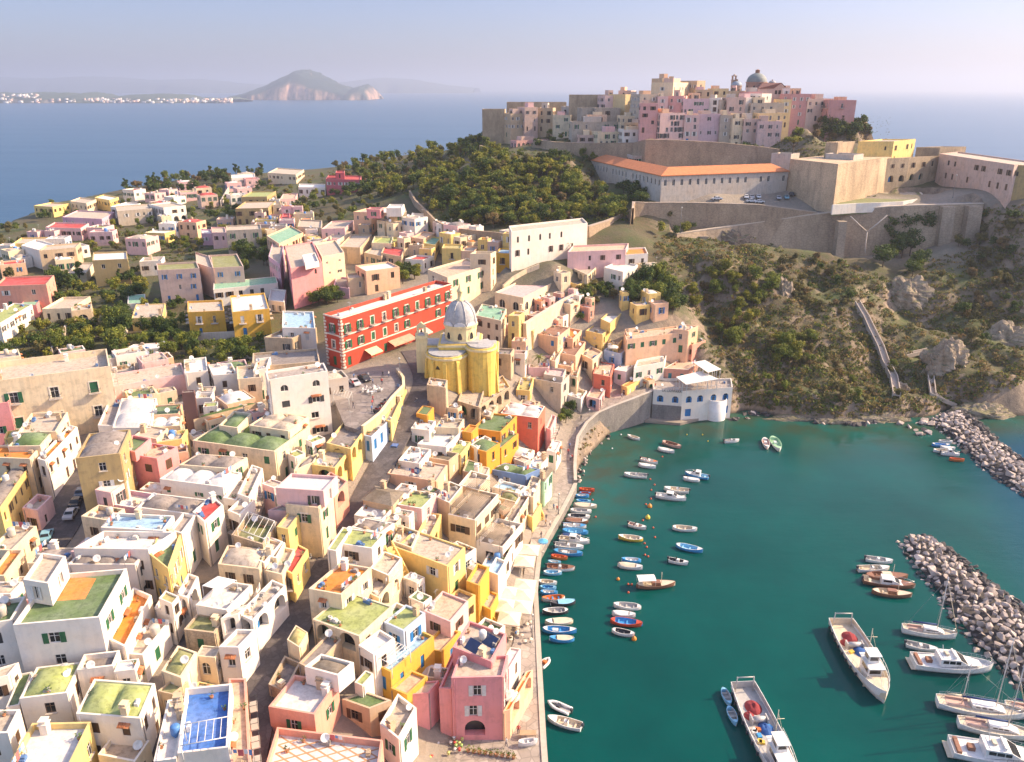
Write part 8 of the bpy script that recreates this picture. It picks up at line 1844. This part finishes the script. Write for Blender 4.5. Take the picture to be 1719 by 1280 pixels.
def chair_mesh():
    if 'chair' not in _wm:
        mb = MB(); mb.box(-.2, -.2, .42, .2, .2, .46); mb.box(-.2, .17, .46, .2, .21, .85)
        for x in (-.18, .15):
            for y in (-.18, .15): mb.box(x, y, 0, x + .035, y + .035, .42)
        _wm['chair'] = mb.mesh('chair', paint((.72, .70, .67), .5))
    return _wm['chair']
rr = random.Random(5)
for k, (u, v) in enumerate(((955, 300), (985, 312), (1010, 300), (1000, 285), (1025, 295))):
    c = ray_down('Z5', u, v, 24.25); furn_table(c, (.72, .7, .66), 'white cafe table with white chairs on the town square', 'white cafe tables on the square')
    for j in range(4):
        a = j * 1.57 + rr.random(); o = link('chair', chair_mesh(), None, (c.x + .75 * math.cos(a), c.y + .75 * math.sin(a), 24.25), a - 1.57); tag(o, 'white chair around a cafe table on the town square', 'chair', 'white chairs on the square')
for k in range(12):
    u, v = rr.uniform(640, 700), rr.uniform(545 + 30, 650); c = ray_down('Z3', rr.uniform(660, 765), rr.uniform(575, 680), 2.15); furn_table(c, (.6, .5, .38), 'wooden cafe table on the quay below the cream parasols', 'wooden cafe tables on the quay')
for k in range(22):
    c = ray_down('Z3', rr.uniform(225, 415), rr.uniform(1150, 1265), 2.6); col = rr.choice(((.62, .58, .2), (.6, .08, .06), (.68, .66, .62), (.35, .5, .15))); mb = MB(); mb.lathe([(0, 0), (.16, 0), (.2, .1), (.17, .38), (.24, .42), (.24, .46), (0, .48)], 10)
    cn = {(.62, .58, .2): 'yellow', (.6, .08, .06): 'red', (.68, .66, .62): 'white', (.35, .5, .15): 'green'}[col]; tag(mb.build('stool', paint(col, .5), None, c), 'small ' + cn + ' stool on the bottom quay terrace', 'stool', cn + ' stools on the bottom quay terrace')
# driftwood table, planters at the quay end
def planter(c, lab, grp):
    e = empty('planter', c, 0, lab, 'planter', grp); mb = MB(); mb.lathe([(.0, 0), (.22, 0), (.3, .45), (.26, .45), (.24, .4), (0, .4)], 10); mb.build('pot', paint((.38, .17, .09), .8), e); rs = np.random.RandomState(int(c.x * 10) % 99); C = rs.normal(0, .22, (40, 3)) + np.array([0, 0, .7]); V, Q = leaf_quads(C, C * 0 + np.array([0, 0, 1.0]), .2, rs); link('plant', np_mesh('plant', V, Q, [leafm(MG[0])]), e)
for k in range(9): planter(ray_down('Z3', 445 + k * 29, 1228 + k * 4, 2.2), 'potted plant in the row at the end of the quay', 'potted plants at the end of the quay')
e = boat_w(ray_down('Z3', 700, 1190, 2.4), ray_down('Z3', 800, 1180, 2.4), 'row', 'www', 'white and red rowing boat pulled up on the quay end'); e.location.z = 2.35
mb = MB(); c = ray_down('Z3', 750, 1150, 2.2); mb.box(-1.2, -.5, .7, 1.2, .5, .78); [mb.box(x, y, 0, x + .1, y + .1, .7) for x in (-1.1, 1.0) for y in (-.4, .3)]; tag(mb.build('table', paint((.4, .27, .16), .8), None, c), 'long wooden table at the end of the quay', 'table')
# cars
def car_meshes(c):
    k = ('car', c)
    if k in _wm: return _wm[k]
    prof = [(-2.0, .35), (-2.0, .75), (-1.85, .92), (-1.2, .95), (-.75, 1.42), (.55, 1.45), (1.15, .98), (1.9, .85), (2.05, .6), (2.05, .35)]; mb = MB(); w0, w1 = .84, .66
    half = lambda z: w0 if z < .96 else w1 + (w0 - w1) * max(0, (1.45 - z) / .5)
    for s in (1, -1):
        f = [(x, s * half(z), z) for x, z in prof]; mb.face(f[:4] + f[6:] if s < 0 else (f[:4] + f[6:])[::-1]); g = f[3:7]; mb.face(g if s < 0 else g[::-1])
    for (xa, za), (xb, zb_) in zip(prof, prof[1:] + prof[:1]): mb.face([(xa, -half(za), za), (xa, half(za), za), (xb, half(zb_), zb_), (xb, -half(zb_), zb_)])
    body_ = mb.mesh('body', paint(c, .25, .03)); mb = MB()
    for s in (1, -1):
        y = lambda z: s * (half(z) + .01)
        for q_ in ([(-1.05, 1.0), (-.2, 1.0), (-.2, 1.36), (-.72, 1.36)], [(-.12, 1.0), (1.0, 1.0), (.55, 1.36), (-.12, 1.36)]): f = [(x, y(z), z) for x, z in q_]; mb.face(f if s < 0 else f[::-1])
    mb.face([(.62, -.6, 1.41), (.62, .6, 1.41), (1.12, .7, 1.03), (1.12, -.7, 1.03)][::-1]); mb.face([(-.82, -.6, 1.39), (-.82, .6, 1.39), (-1.18, .7, 1.0), (-1.18, -.7, 1.0)]); gl = mb.mesh('window', glassm()); mb = MB(); M = Matrix.Rotation(math.pi / 2, 4, 'X'); mb.lathe([(0, -.1), (.31, -.1), (.33, 0), (.31, .1), (0, .1)], 14); mb.v = [tuple(M @ Vector(p)) for p in mb.v]; wh = mb.mesh('wheel', paint((.03, .03, .03), .7)); mb = MB(); mb.box(2.0, -.15, .6, 2.07, .15, .76); hl = mb.mesh('headlight', paint((.7, .7, .65), .2)); _wm[k] = (body_, gl, wh, hl); return _wm[k]
def car(p, rz, c, lab, grp=None):
    e = empty('parked_car', p, rz, lab, 'car', grp); b, g, w_, h = car_meshes(c); link('body', b, e); link('window', g, e); link('headlight', h, e, (0, -.6, 0)); link('headlight', h, e, (0, .6, 0))
    for x in (-1.25, 1.3):
        for y in (-.78, .78): link('wheel', w_, e, (x, y, .33))
def rd(zone, u, v, off=.2): p = PT(*Z(zone, u, v), off); return p
SIL, BLK, BLU, LBL, WHT = (.45, .45, .47), (.03, .03, .035), (.05, .13, .35), (.22, .42, .50), (.68, .68, .68)
def heading(za, a, b, z): p, q_ = P(*Z(za, *a), z), P(*Z(za, *b), z); return math.atan2((q_ - p).y, (q_ - p).x)
p = P(*Z('Z5', 900, 262), 24.26); car(p, heading('Z5', (880, 245), (925, 275), 24), SIL, 'silver car parked on the town square'); p = P(*Z('Z5', 950, 240), 24.26); car(p, heading('Z5', (930, 225), (975, 250), 24), BLK, 'black car parked beside the silver one on the square')
p = rd('Z5', 1108, 600); car(p, heading('Z5', (1085, 630), (1125, 575), 18), BLU, 'blue car driving down the main street')
p = rd('Z4', 366, 935); car(p, heading('Z4', (345, 960), (385, 905), 17), SIL, 'silver car parked nearest in the left street'); p = rd('Z4', 395, 875); car(p, heading('Z4', (375, 900), (415, 850), 17), BLK, 'dark car parked behind the silver one in the left street'); p = rd('Z4', 418, 826); car(p, heading('Z4', (400, 850), (430, 800), 17), (.06, .1, .16), 'dark blue car parked farthest in the left street'); p = rd('Z4', 240, 1050); car(p, heading('Z4', (225, 1085), (255, 1015), 17), LBL, 'light blue car at the foot of the left street')
for (u, v), c, lb in (((770, 772), WHT, 'white car left of three before the prison palace'), ((798, 772), SIL, 'silver car middle of three before the prison palace'), ((832, 770), WHT, 'white car right of three before the prison palace'), ((795, 792), WHT, 'white car nearer the wall edge before the prison palace'), ((835, 796), WHT, 'white car by the bushes before the prison palace'), ((935, 776), SIL, 'silver car left of the dark ones by the bastion foot'), ((975, 774), LBL, 'pale car between silver and dark by the bastion foot'), ((1002, 758), BLK, 'dark car in the shade by the bastion foot'), ((620, 780), WHT, 'white van like car left on the prison palace terrace')):
    p = rd('T5', u, v, .05); car(p, R(80 if v < 780 else 10), c, lb)
p = P(*Z('T5', 988, 872), 42.6); car(Vector((p.x, p.y + 2, 42.7)), R(15), WHT, 'white car on the upper road behind the long wall')
# scooters
def scooter(p, rz, c, lab, grp):
    k = ('sco', c)
    if k not in _wm:
        mb = MB(); M = Matrix.Rotation(math.pi / 2, 4, 'X'); b = 0
        mb.lathe([(0, -.06), (.24, -.06), (.26, 0), (.24, .06), (0, .06)], 12); mb.v = [tuple(M @ Vector(q_)) for q_ in mb.v]; w_ = mb.mesh('wheel', paint((.03, .03, .03), .7)); mb = MB(); mb.box(-.75, -.14, .35, .0, .14, .72); mb.box(-.1, -.14, .28, .45, .14, .36); mb.box(.42, -.16, .3, .5, .16, .95); mb.tube([(.5, 0, .3), (.42, 0, 1.05)], .04, 6); mb.tube([(.4, -.3, 1.05), (.4, .3, 1.05)], .025, 5); bd = mb.mesh('body', paint(c, .35)); mb = MB(); mb.box(-.7, -.13, .72, -.05, .13, .82); st_ = mb.mesh('seat', paint((.03, .03, .03), .7)); _wm[k] = (bd, w_, st_)
    bd, w_, st_ = _wm[k]; e = empty('scooter', p, rz, lab, 'scooter', grp); link('body', bd, e); link('seat', st_, e); link('wheel', w_, e, (-.5, 0, .26)); link('wheel', w_, e, (.55, 0, .26))
for k in range(7): p = P(*Z('Z5', 1012 + k * 9, 408 - k * 9), 24.26); scooter(p, R(-20), ((.05, .05, .06), (.35, .04, .03), (.4, .4, .4))[k % 3], ('black', 'red', 'grey')[k % 3] + ' scooter in the row on the square', ('black', 'red', 'grey')[k % 3] + ' scooters in the row on the square')
for u, v, lb in ((1215, 355, 'grey scooter riding down the curve of the main street'), (668, 1160, 'grey scooter parked at the small yellow house')): scooter(rd('Z5', u, v, .2), R(70), (.4, .4, .4), lb, None)
# lamp posts
def lamp(p, h, lab):
    e = empty('street_lamp', p, 0, lab, 'street lamp'); mb = MB(); mb.tube([(0, 0, 0), (0, 0, h)], [.08, .05], 7); mb.box(-.14, -.14, 0, .14, .14, .4); mb.build('post', paint((.16, .16, .16), .5), e); mb = MB(); mb.lathe([(0, h), (.12, h), (.24, h + .35), (.26, h + .4), (.1, h + .55), (0, h + .58)], 8); mb.build('lantern', paint((.6, .6, .56), .3), e)
lamp(P(*Z('Z5', 1134, 240), 24.3), 5.2, 'street lamp at the curve of the square'); lamp(rd('Z8', 391, 905, .1), 4.6, 'street lamp on the climbing promenade'); lamp(P(*Z('Z6', 1150, 742), 2.4), 4.6, 'street lamp on the quay by the yellow stairs'); lamp(P(*Z('Z3', 772, 645), 2.2), 4.4, 'street lamp on the quay below the parasols'); lamp(P(*Z('T6', 915, 770), 51), 8.0, 'tall white lamp post on the fort road'); lamp(P(*Z('T5', 432, 950), 45), 8.0, 'tall lamp post at the bend of the long wall')
# pergolas
def pergola(zone, pts, z, h, lab, slats=8, col=(.70, .68, .64), reed=False):
    w_ = [P(*Z(zone, *p), z + h) for p in pts]; c = sum(w_, Vector()) / len(w_); e = empty('pergola', (c.x, c.y, z), 0, lab, 'pergola'); q_ = [Vector((p.x - c.x, p.y - c.y, h)) for p in w_]
    if len(q_) == 3: q_.append(q_[0] + q_[2] - q_[1]); c2 = sum(q_, Vector()) / 4
    mb = MB()
    for p in q_: mb.tube([(p.x, p.y, 0), (p.x, p.y, h)], .06, 5)
    for a, b in zip(q_, q_[1:] + q_[:1]): mb.tube([a, b], .06, 5)
    mb.build('frame', paint(col, .6), e); mb = MB()
    for i in range(1, slats): t = i / slats; mb.tube([q_[0].lerp(q_[1], t), q_[3].lerp(q_[2], t)], .045 if not reed else .09, 4)
    mb.build('slats', paint((.30, .23, .16), .8) if reed else paint(col, .6), e)
_z = lambda s: next(h[2] for h in HOUSES if h[0].get('label', '').startswith(s))
pergola('Z1', [(925, 1195), (1165, 1150), (1172, 1045)], _z('white house with bright blue roof') - .9, 2.4, 'white steel pergola over the bright blue roof', 6)
pergola('Z5', [(300, 1000), (440, 1052), (490, 960)], _z('stone walled roof terrace') - 1.0, 2.3, 'white timber pergola frame on the stone walled terrace', 5)
pergola('Z6', [(600, 700), (720, 735), (800, 650)], _z('cream house with wooden pergola') - .8, 2.2, 'brown reed pergola on the cream terrace house', 16, (.34, .26, .18), True)
pergola('Z6', [(745, 850), (850, 880), (910, 810)], _z('white house with lower pergola') - .8, 2.2, 'brown reed pergola facing the moored boats', 16, (.34, .26, .18), True)
pergola('Z6', [(680, 600), (800, 625), (850, 580)], _z('cream terrace house behind') - .8, 2.2, 'brown reed pergola behind the others', 14, (.34, .26, .18), True)
pergola('Z2', [(770, 740), (845, 780), (940, 700)], _z('ochre yellow house with bright blue') - .6, 2.4, 'white pergola over the blue terrace of the blue doors house', 5)
pergola('Z6', [(830, 730), (900, 760), (950, 700)], 9.5, 2.2, 'grey brown pergola nearest the promenade stairs', 12, (.34, .28, .22), True)
pergola('Z5', [(790, 310), (870, 335), (885, 300)], 24, 2.6, 'blue topped market stall frame on the town square', 6, (.5, .5, .46))
# white canopy over a terrace
zc_ = _z('white house with walled roof terrace under') + 1.6; w_ = [P(*Z('Z1', *p), zc_) for p in ((1035, 378), (1130, 400), (1210, 350), (1115, 330))]; c = sum(w_, Vector()) / 4; mb = MB(); mb.prism([(p.x - c.x, p.y - c.y) for p in w_], 0, .08)
for p in w_: mb.tube([(p.x - c.x, p.y - c.y, -2.4), (p.x - c.x, p.y - c.y, 0)], .04, 5)
tag(mb.build('canopy', paint((.72, .71, .68), .8), None, c), 'white sail canopy over the walled alley terrace', 'canopy')
# diamond tile lines on the white roof at the bottom, orange patch on the big green roof (parts of their houses)
def roofpatch(start, zone, pts, col, nm, dz=.012, strips=None):
    h = next(h for h in HOUSES if h[0].get('label', '').startswith(start)); o = Vector(h[0]['_loc']); return h, o
h = next(h for h in HOUSES if h[0]['label'].startswith('large white house with dark green')); o = Vector(h[0]['_loc']); zr = h[2] - .7
w_ = [P(*Z('Z1', *p), zr) for p in ((275, 455), (435, 445), (492, 340), (355, 330))]; mb = MB(); mb.face([(p.x - o.x, p.y - o.y, zr - o.z + .012) for p in w_]); mb.build('orange_roofing', roofing((.60, .20, .04), .4), h[0])
h = next(h for h in HOUSES if h[0]['label'].startswith('salmon house with white roof and diamond')); o = Vector(h[0]['_loc']); zr = h[2] - 1.0; pl = inset([Vector((v.x, v.y)) for v in (h[1] if area(h[1]) > 0 else h[1][::-1])], .5); mb = MB()
A0, A1, A3 = pl[0], pl[1], pl[3]
for i in range(-4, 9):
    for s in (1, -1):
        seg_ = [(t, (i / 4 + s * t * 1.25)) for t in np.linspace(0, 1, 24)]; run = [A0 + (A1 - A0) * t + (A3 - A0) * v for t, v in seg_ if -.001 <= v <= 1.001]
        for a, b in zip(run, run[1:]): d = (b - a).normalized(); n_ = Vector((-d.y, d.x)) * .11; mb.face([(q_.x - o.x, q_.y - o.y, zr - o.z + .012 + (.004 if s > 0 else 0)) for q_ in (a + n_, a - n_, b - n_, b + n_)])
mb.build('tile_lines', paint((.50, .27, .14), .8), h[0])
# people
def person_mesh(seed, top, legs):
    k = ('per', seed, top, legs)
    if k in _wm: return _wm[k]
    rr_ = random.Random(seed); J = [((0, 0, .95), .15), ((0, 0, 1.18), .14), ((0, 0, 1.42), .17), ((0, 0, 1.52), .06), ((0, .01, 1.60), .075), ((0, 0, 1.70), .095)]; E = [(0, 1), (1, 2), (2, 3), (3, 4), (4, 5)]; st = rr_.uniform(.08, .22)
    for s in (1, -1):
        b = len(J); J += [((s * .10, 0, .88), .095), ((s * .11, s * st * .5, .48), .062), ((s * .11, s * st, .08), .045), ((s * .11, s * st - .14, .03), .04)]; E += [(0, b), (b, b + 1), (b + 1, b + 2), (b + 2, b + 3)]
        b = len(J); J += [((s * .22, 0, 1.38), .055), ((s * .27, -s * st * .4, 1.12), .042), ((s * .28, -s * st * .7 - .05, .88), .032), ((s * .28, -s * st * .7 - .08, .80), .03)]; E += [(2, b), (b, b + 1), (b + 1, b + 2), (b + 2, b + 3)]
    me = bpy.data.meshes.new('person'); me.from_pydata([j[0] for j in J], E, []); o = bpy.data.objects.new('tmp_person', me); COL.objects.link(o); md = o.modifiers.new('s', 'SKIN')
    for i, j in enumerate(J): me.skin_vertices[0].data[i].radius = (j[1], j[1] * (.8 if i < 3 else 1))
    me.skin_vertices[0].data[0].use_root = True; o.modifiers.new('b', 'SUBSURF').levels = 1; o.modifiers['b'].render_levels = 1
    dg = bpy.context.evaluated_depsgraph_get(); r = bpy.data.meshes.new_from_object(o.evaluated_get(dg)); bpy.data.objects.remove(o); r.name = 'person'; r.materials.clear()
    for c in (legs, top, (.45, .28, .2), (.05, .035, .025)): r.materials.append(paint(c, .8))
    for p in r.polygons: z = p.center.z; p.material_index = 0 if z < .95 else (1 if z < 1.50 and not (abs(p.center.x) > .24 and z < 1.1) else (3 if z > 1.70 or (z > 1.6 and p.center.y > .02) else 2)); p.use_smooth = True
    _wm[k] = r; return r
PPL = [('Z5', 1040, 262, 24.26, (.5, .06, .05), (.05, .06, .1), 'person in red top standing on the square'), ('Z5', 1075, 225, 24.26, (.6, .6, .58), (.06, .08, .16), 'person in white top walking on the square'), ('Z5', 1045, 225, 24.26, (.05, .05, .06), (.1, .1, .1), 'person in black standing near the palace awnings'), ('Z3', 690, 645, 2.2, (.1, .2, .4), (.2, .17, .12), 'person in blue top on the quay by the tables'), ('Z3', 640, 1200, 2.3, (.65, .63, .6), (.1, .1, .13), 'person in white top at the end of the quay'), ('Z8', 330, 930, 6.4, (.1, .1, .12), (.12, .12, .2), 'person in dark clothes on the climbing promenade'), ('Z6', 1085, 800, 2.4, (.6, .3, .1), (.1, .1, .12), 'person in orange top on the quay promenade'), ('Z6', 560, 690, None, (.3, .3, .32), (.1, .1, .12), '')]
for i, (zn, u, v, z, tp_, lg, lb) in enumerate(PPL):
    if not lb: continue
    p = P(*Z(zn, u, v), z); tag(link('person', person_mesh(i, tp_, lg), None, p, i * 1.3), lb, 'person')
rr = random.Random(8)
for i in range(26):
    tp_, cn = rr.choice((((.5, .06, .05), 'red'), ((.62, .6, .58), 'white'), ((.05, .05, .06), 'black'), ((.1, .2, .42), 'blue')))
    if i < 9: p = P(*Z('Z5', rr.uniform(870, 1120), rr.uniform(225, 420)), 24.26); wh_ = 'strolling on the town square'
    else: j_ = rr.randint(0, len(o_) - 2); t = rr.random(); s = rr.uniform(.15, .6); p = (o_[j_] * (1 - s) + i_[j_] * s).lerp(o_[j_ + 1] * (1 - s) + i_[j_ + 1] * s, t) + Vector((0, 0, .06)); wh_ = 'walking along the quay promenade'
    tag(link('person', person_mesh(20 + i % 4, tp_, (.08, .08, .12)), None, p, rr.uniform(0, 6)), f'person in {cn} top {wh_}', 'person', f'people in {cn} {wh_}')
# ---------------------------------------------------------------- sea
def sea_material():
    m, nt, b = new_mat('sea_water'); b.inputs['Roughness'].default_value = .08; b.inputs['IOR'].default_value = 1.33; b.inputs['Specular IOR Level'].default_value = .16
    g = nt.nodes.new('ShaderNodeNewGeometry'); at = nt.nodes.new('ShaderNodeVertexColor'); at.layer_name = 'depth'
    sep = nt.nodes.new('ShaderNodeSeparateColor'); nt.links.new(at.outputs[0], sep.inputs[0])
    n1 = ramp(nt, noi(nt, (1, 1, 1), .035, 4), [(.3, 0.0), (.7, 1.0)])
    harbour = mixc(nt, n1.outputs[0], (.000, .042, .039), (.000, .066, .058))
    deep = (.003, .05, .115)
    shallow = mixc(nt, ramp(nt, noi(nt, (1, 1, 1), .12, 5), [(.35, 0.0), (.65, 1.0)]).outputs[0], (.035, .055, .032), (.012, .085, .07))
    c = mixc(nt, sep.outputs[0], harbour, deep); c = mixc(nt, sep.outputs[1], c, shallow)
    nt.links.new(c, b.inputs['Base Color'])
    # ripples: fine near waves fading into long swells; calm slicks
    w1 = noi(nt, (1, 1.7, 1), .55, 6, .65); w2 = noi(nt, (.05, .16, 1), 1.0, 4, .6)
    slick = ramp(nt, noi(nt, (.0016, .010, 1), 1.0, 4, .6), [(.38, .25), (.62, 1.0)])
    a = nt.nodes.new('ShaderNodeMath'); a.operation = 'MULTIPLY_ADD'; nt.links.new(w2, a.inputs[0]); a.inputs[1].default_value = 3.0; nt.links.new(w1, a.inputs[2])
    bp = nd(nt, 'ShaderNodeBump'); bp.inputs['Distance'].default_value = .5
    st = nt.nodes.new('ShaderNodeMath'); st.operation = 'MULTIPLY'; nt.links.new(slick.outputs[0], st.inputs[0]); st.inputs[1].default_value = .42
    opn = nt.nodes.new('ShaderNodeMath'); opn.operation = 'MULTIPLY_ADD'; nt.links.new(sep.outputs[0], opn.inputs[0]); opn.inputs[1].default_value = .8; opn.inputs[2].default_value = .2
    st2 = nt.nodes.new('ShaderNodeMath'); st2.operation = 'MULTIPLY'; nt.links.new(st.outputs[0], st2.inputs[0]); nt.links.new(opn.outputs[0], st2.inputs[1])
    nt.links.new(st2.outputs[0], bp.inputs['Strength']); nt.links.new(a.outputs[0], bp.inputs['Height']); nt.links.new(bp.outputs[0], b.inputs['Normal'])
    rr = nt.nodes.new('ShaderNodeMath'); rr.operation = 'MULTIPLY_ADD'; nt.links.new(sep.outputs[0], rr.inputs[0]); rr.inputs[1].default_value = .22; rr.inputs[2].default_value = .06
    nt.links.new(rr.outputs[0], b.inputs['Roughness'])
    return m
sx_ = np.concatenate([[-60000, -20000, -6000, -2000, -800], np.arange(-400, 601, 5.0), [1000, 3000, 8000, 20000, 60000]])
sy_ = np.concatenate([[-3000, -400, 0], np.arange(40, 700, 5.0), [800, 1200, 2500, 6000, 15000, 40000, 70000]])
SX, SY = np.meshgrid(sx_, sy_); sq = np.stack([SX.ravel(), SY.ravel()], 1)
sdist = np.full(len(sq), 1e9)
for i in range(len(CO)):
    a = CO[i]; e = CO[(i + 1) % len(CO)] - a; t = np.clip(((sq - a) @ e) / (e @ e), 0, 1); sdist = np.minimum(sdist, np.sqrt(((sq - a - t[:, None] * e) ** 2).sum(1)))
# open water lies beyond the line of the two breakwaters, and behind the island
bw0 = P(1545, 690, 0); bw1 = P(1719, 1120, 0)
nrm = np.array([(bw1 - bw0).y, -(bw1 - bw0).x]); nrm /= np.linalg.norm(nrm); nrm = nrm * np.sign(nrm[0])
s_out = (sq - np.array([bw0.x, bw0.y])) @ nrm
opn_ = np.clip((s_out - 2) / 22, 0, 1); opn_ = np.where(sq[:, 1] > 300, 1, np.where(sq[:, 0] < -100, 1, opn_))
in_bay = (sq[:, 0] > -20) & (sq[:, 0] < 170) & (sq[:, 1] < 235)
# sand and weed show through in the shallow cove under the restaurant and the cliff
sh = np.where(in_bay & (sq[:, 1] > 150), np.exp(-(np.maximum(sdist - 3, 0) / 13) ** 2), 0)
me = np_mesh('sea', np.stack([SX.ravel(), SY.ravel(), np.zeros(len(sq))], 1), np.array([[j * len(sx_) + i, j * len(sx_) + i + 1, (j + 1) * len(sx_) + i + 1, (j + 1) * len(sx_) + i] for j in range(len(sy_) - 1) for i in range(len(sx_) - 1)]), sea_material())
ca = me.color_attributes.new('depth', 'FLOAT_COLOR', 'POINT'); ca.data.foreach_set('color', np.stack([opn_, sh, 0 * sh, 1 + 0 * sh], 1).astype(np.float32).ravel())
tag(link('sea', me), kind='structure')
# ---------------------------------------------------------------- light, sky, haze
SUN_AZ, SUN_EL = R(80), R(33)     # clockwise from the view direction, above horizon
sd_ = Vector((math.sin(SUN_AZ) * math.cos(SUN_EL), math.cos(SUN_AZ) * math.cos(SUN_EL), math.sin(SUN_EL)))
sl = bpy.data.lights.new('sun', 'SUN'); sl.energy = 4.8; sl.angle = R(.6); sl.color = (1, .79, .52)
so = bpy.data.objects.new('sun', sl); COL.objects.link(so); so.rotation_euler = sd_.to_track_quat('Z', 'Y').to_euler(); so.location = sd_ * 300
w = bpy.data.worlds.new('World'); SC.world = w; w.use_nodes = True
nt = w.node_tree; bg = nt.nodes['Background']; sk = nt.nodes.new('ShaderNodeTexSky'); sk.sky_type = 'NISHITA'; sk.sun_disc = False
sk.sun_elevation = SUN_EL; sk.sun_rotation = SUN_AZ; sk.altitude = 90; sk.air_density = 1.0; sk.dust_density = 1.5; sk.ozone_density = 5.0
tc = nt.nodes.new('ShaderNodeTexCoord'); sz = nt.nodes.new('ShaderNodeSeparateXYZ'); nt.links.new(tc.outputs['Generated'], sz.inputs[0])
# low sky dimmed to lavender; extra light added above the view for shaded walls
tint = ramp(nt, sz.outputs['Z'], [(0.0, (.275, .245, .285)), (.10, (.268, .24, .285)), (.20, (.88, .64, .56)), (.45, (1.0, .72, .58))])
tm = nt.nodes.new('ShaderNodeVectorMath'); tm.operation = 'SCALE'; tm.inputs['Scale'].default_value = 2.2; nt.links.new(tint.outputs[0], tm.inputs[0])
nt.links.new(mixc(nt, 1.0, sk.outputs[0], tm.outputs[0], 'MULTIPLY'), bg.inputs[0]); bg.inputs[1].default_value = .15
vs = SC.view_settings; vs.view_transform = 'Standard'; vs.look = 'None'; vs.gamma = 1; vs.use_curve_mapping = False; vs.exposure = 0.95
HAZE = True
if HAZE:
    mb = MB(); mb.box(-30000, -1500, -40, 30000, 45000, 420)
    hm = bpy.data.materials.new('haze_air'); hm.use_nodes = True; hn = hm.node_tree
    hn.nodes.remove(hn.nodes['Principled BSDF']); pv = hn.nodes.new('ShaderNodeVolumePrincipled')
    pv.inputs['Color'].default_value = (.54, .58, .68, 1); pv.inputs['Density'].default_value = .00013; pv.inputs['Anisotropy'].default_value = .35
    hn.links.new(pv.outputs[0], hn.nodes['Material Output'].inputs['Volume'])
    tag(mb.build('haze', hm), 'pale morning haze hanging over the sea', 'haze', kind='stuff')
SC.cycles.volume_bounces = 1; SC.cycles.max_bounces = 6; SC.cycles.transparent_max_bounces = 8
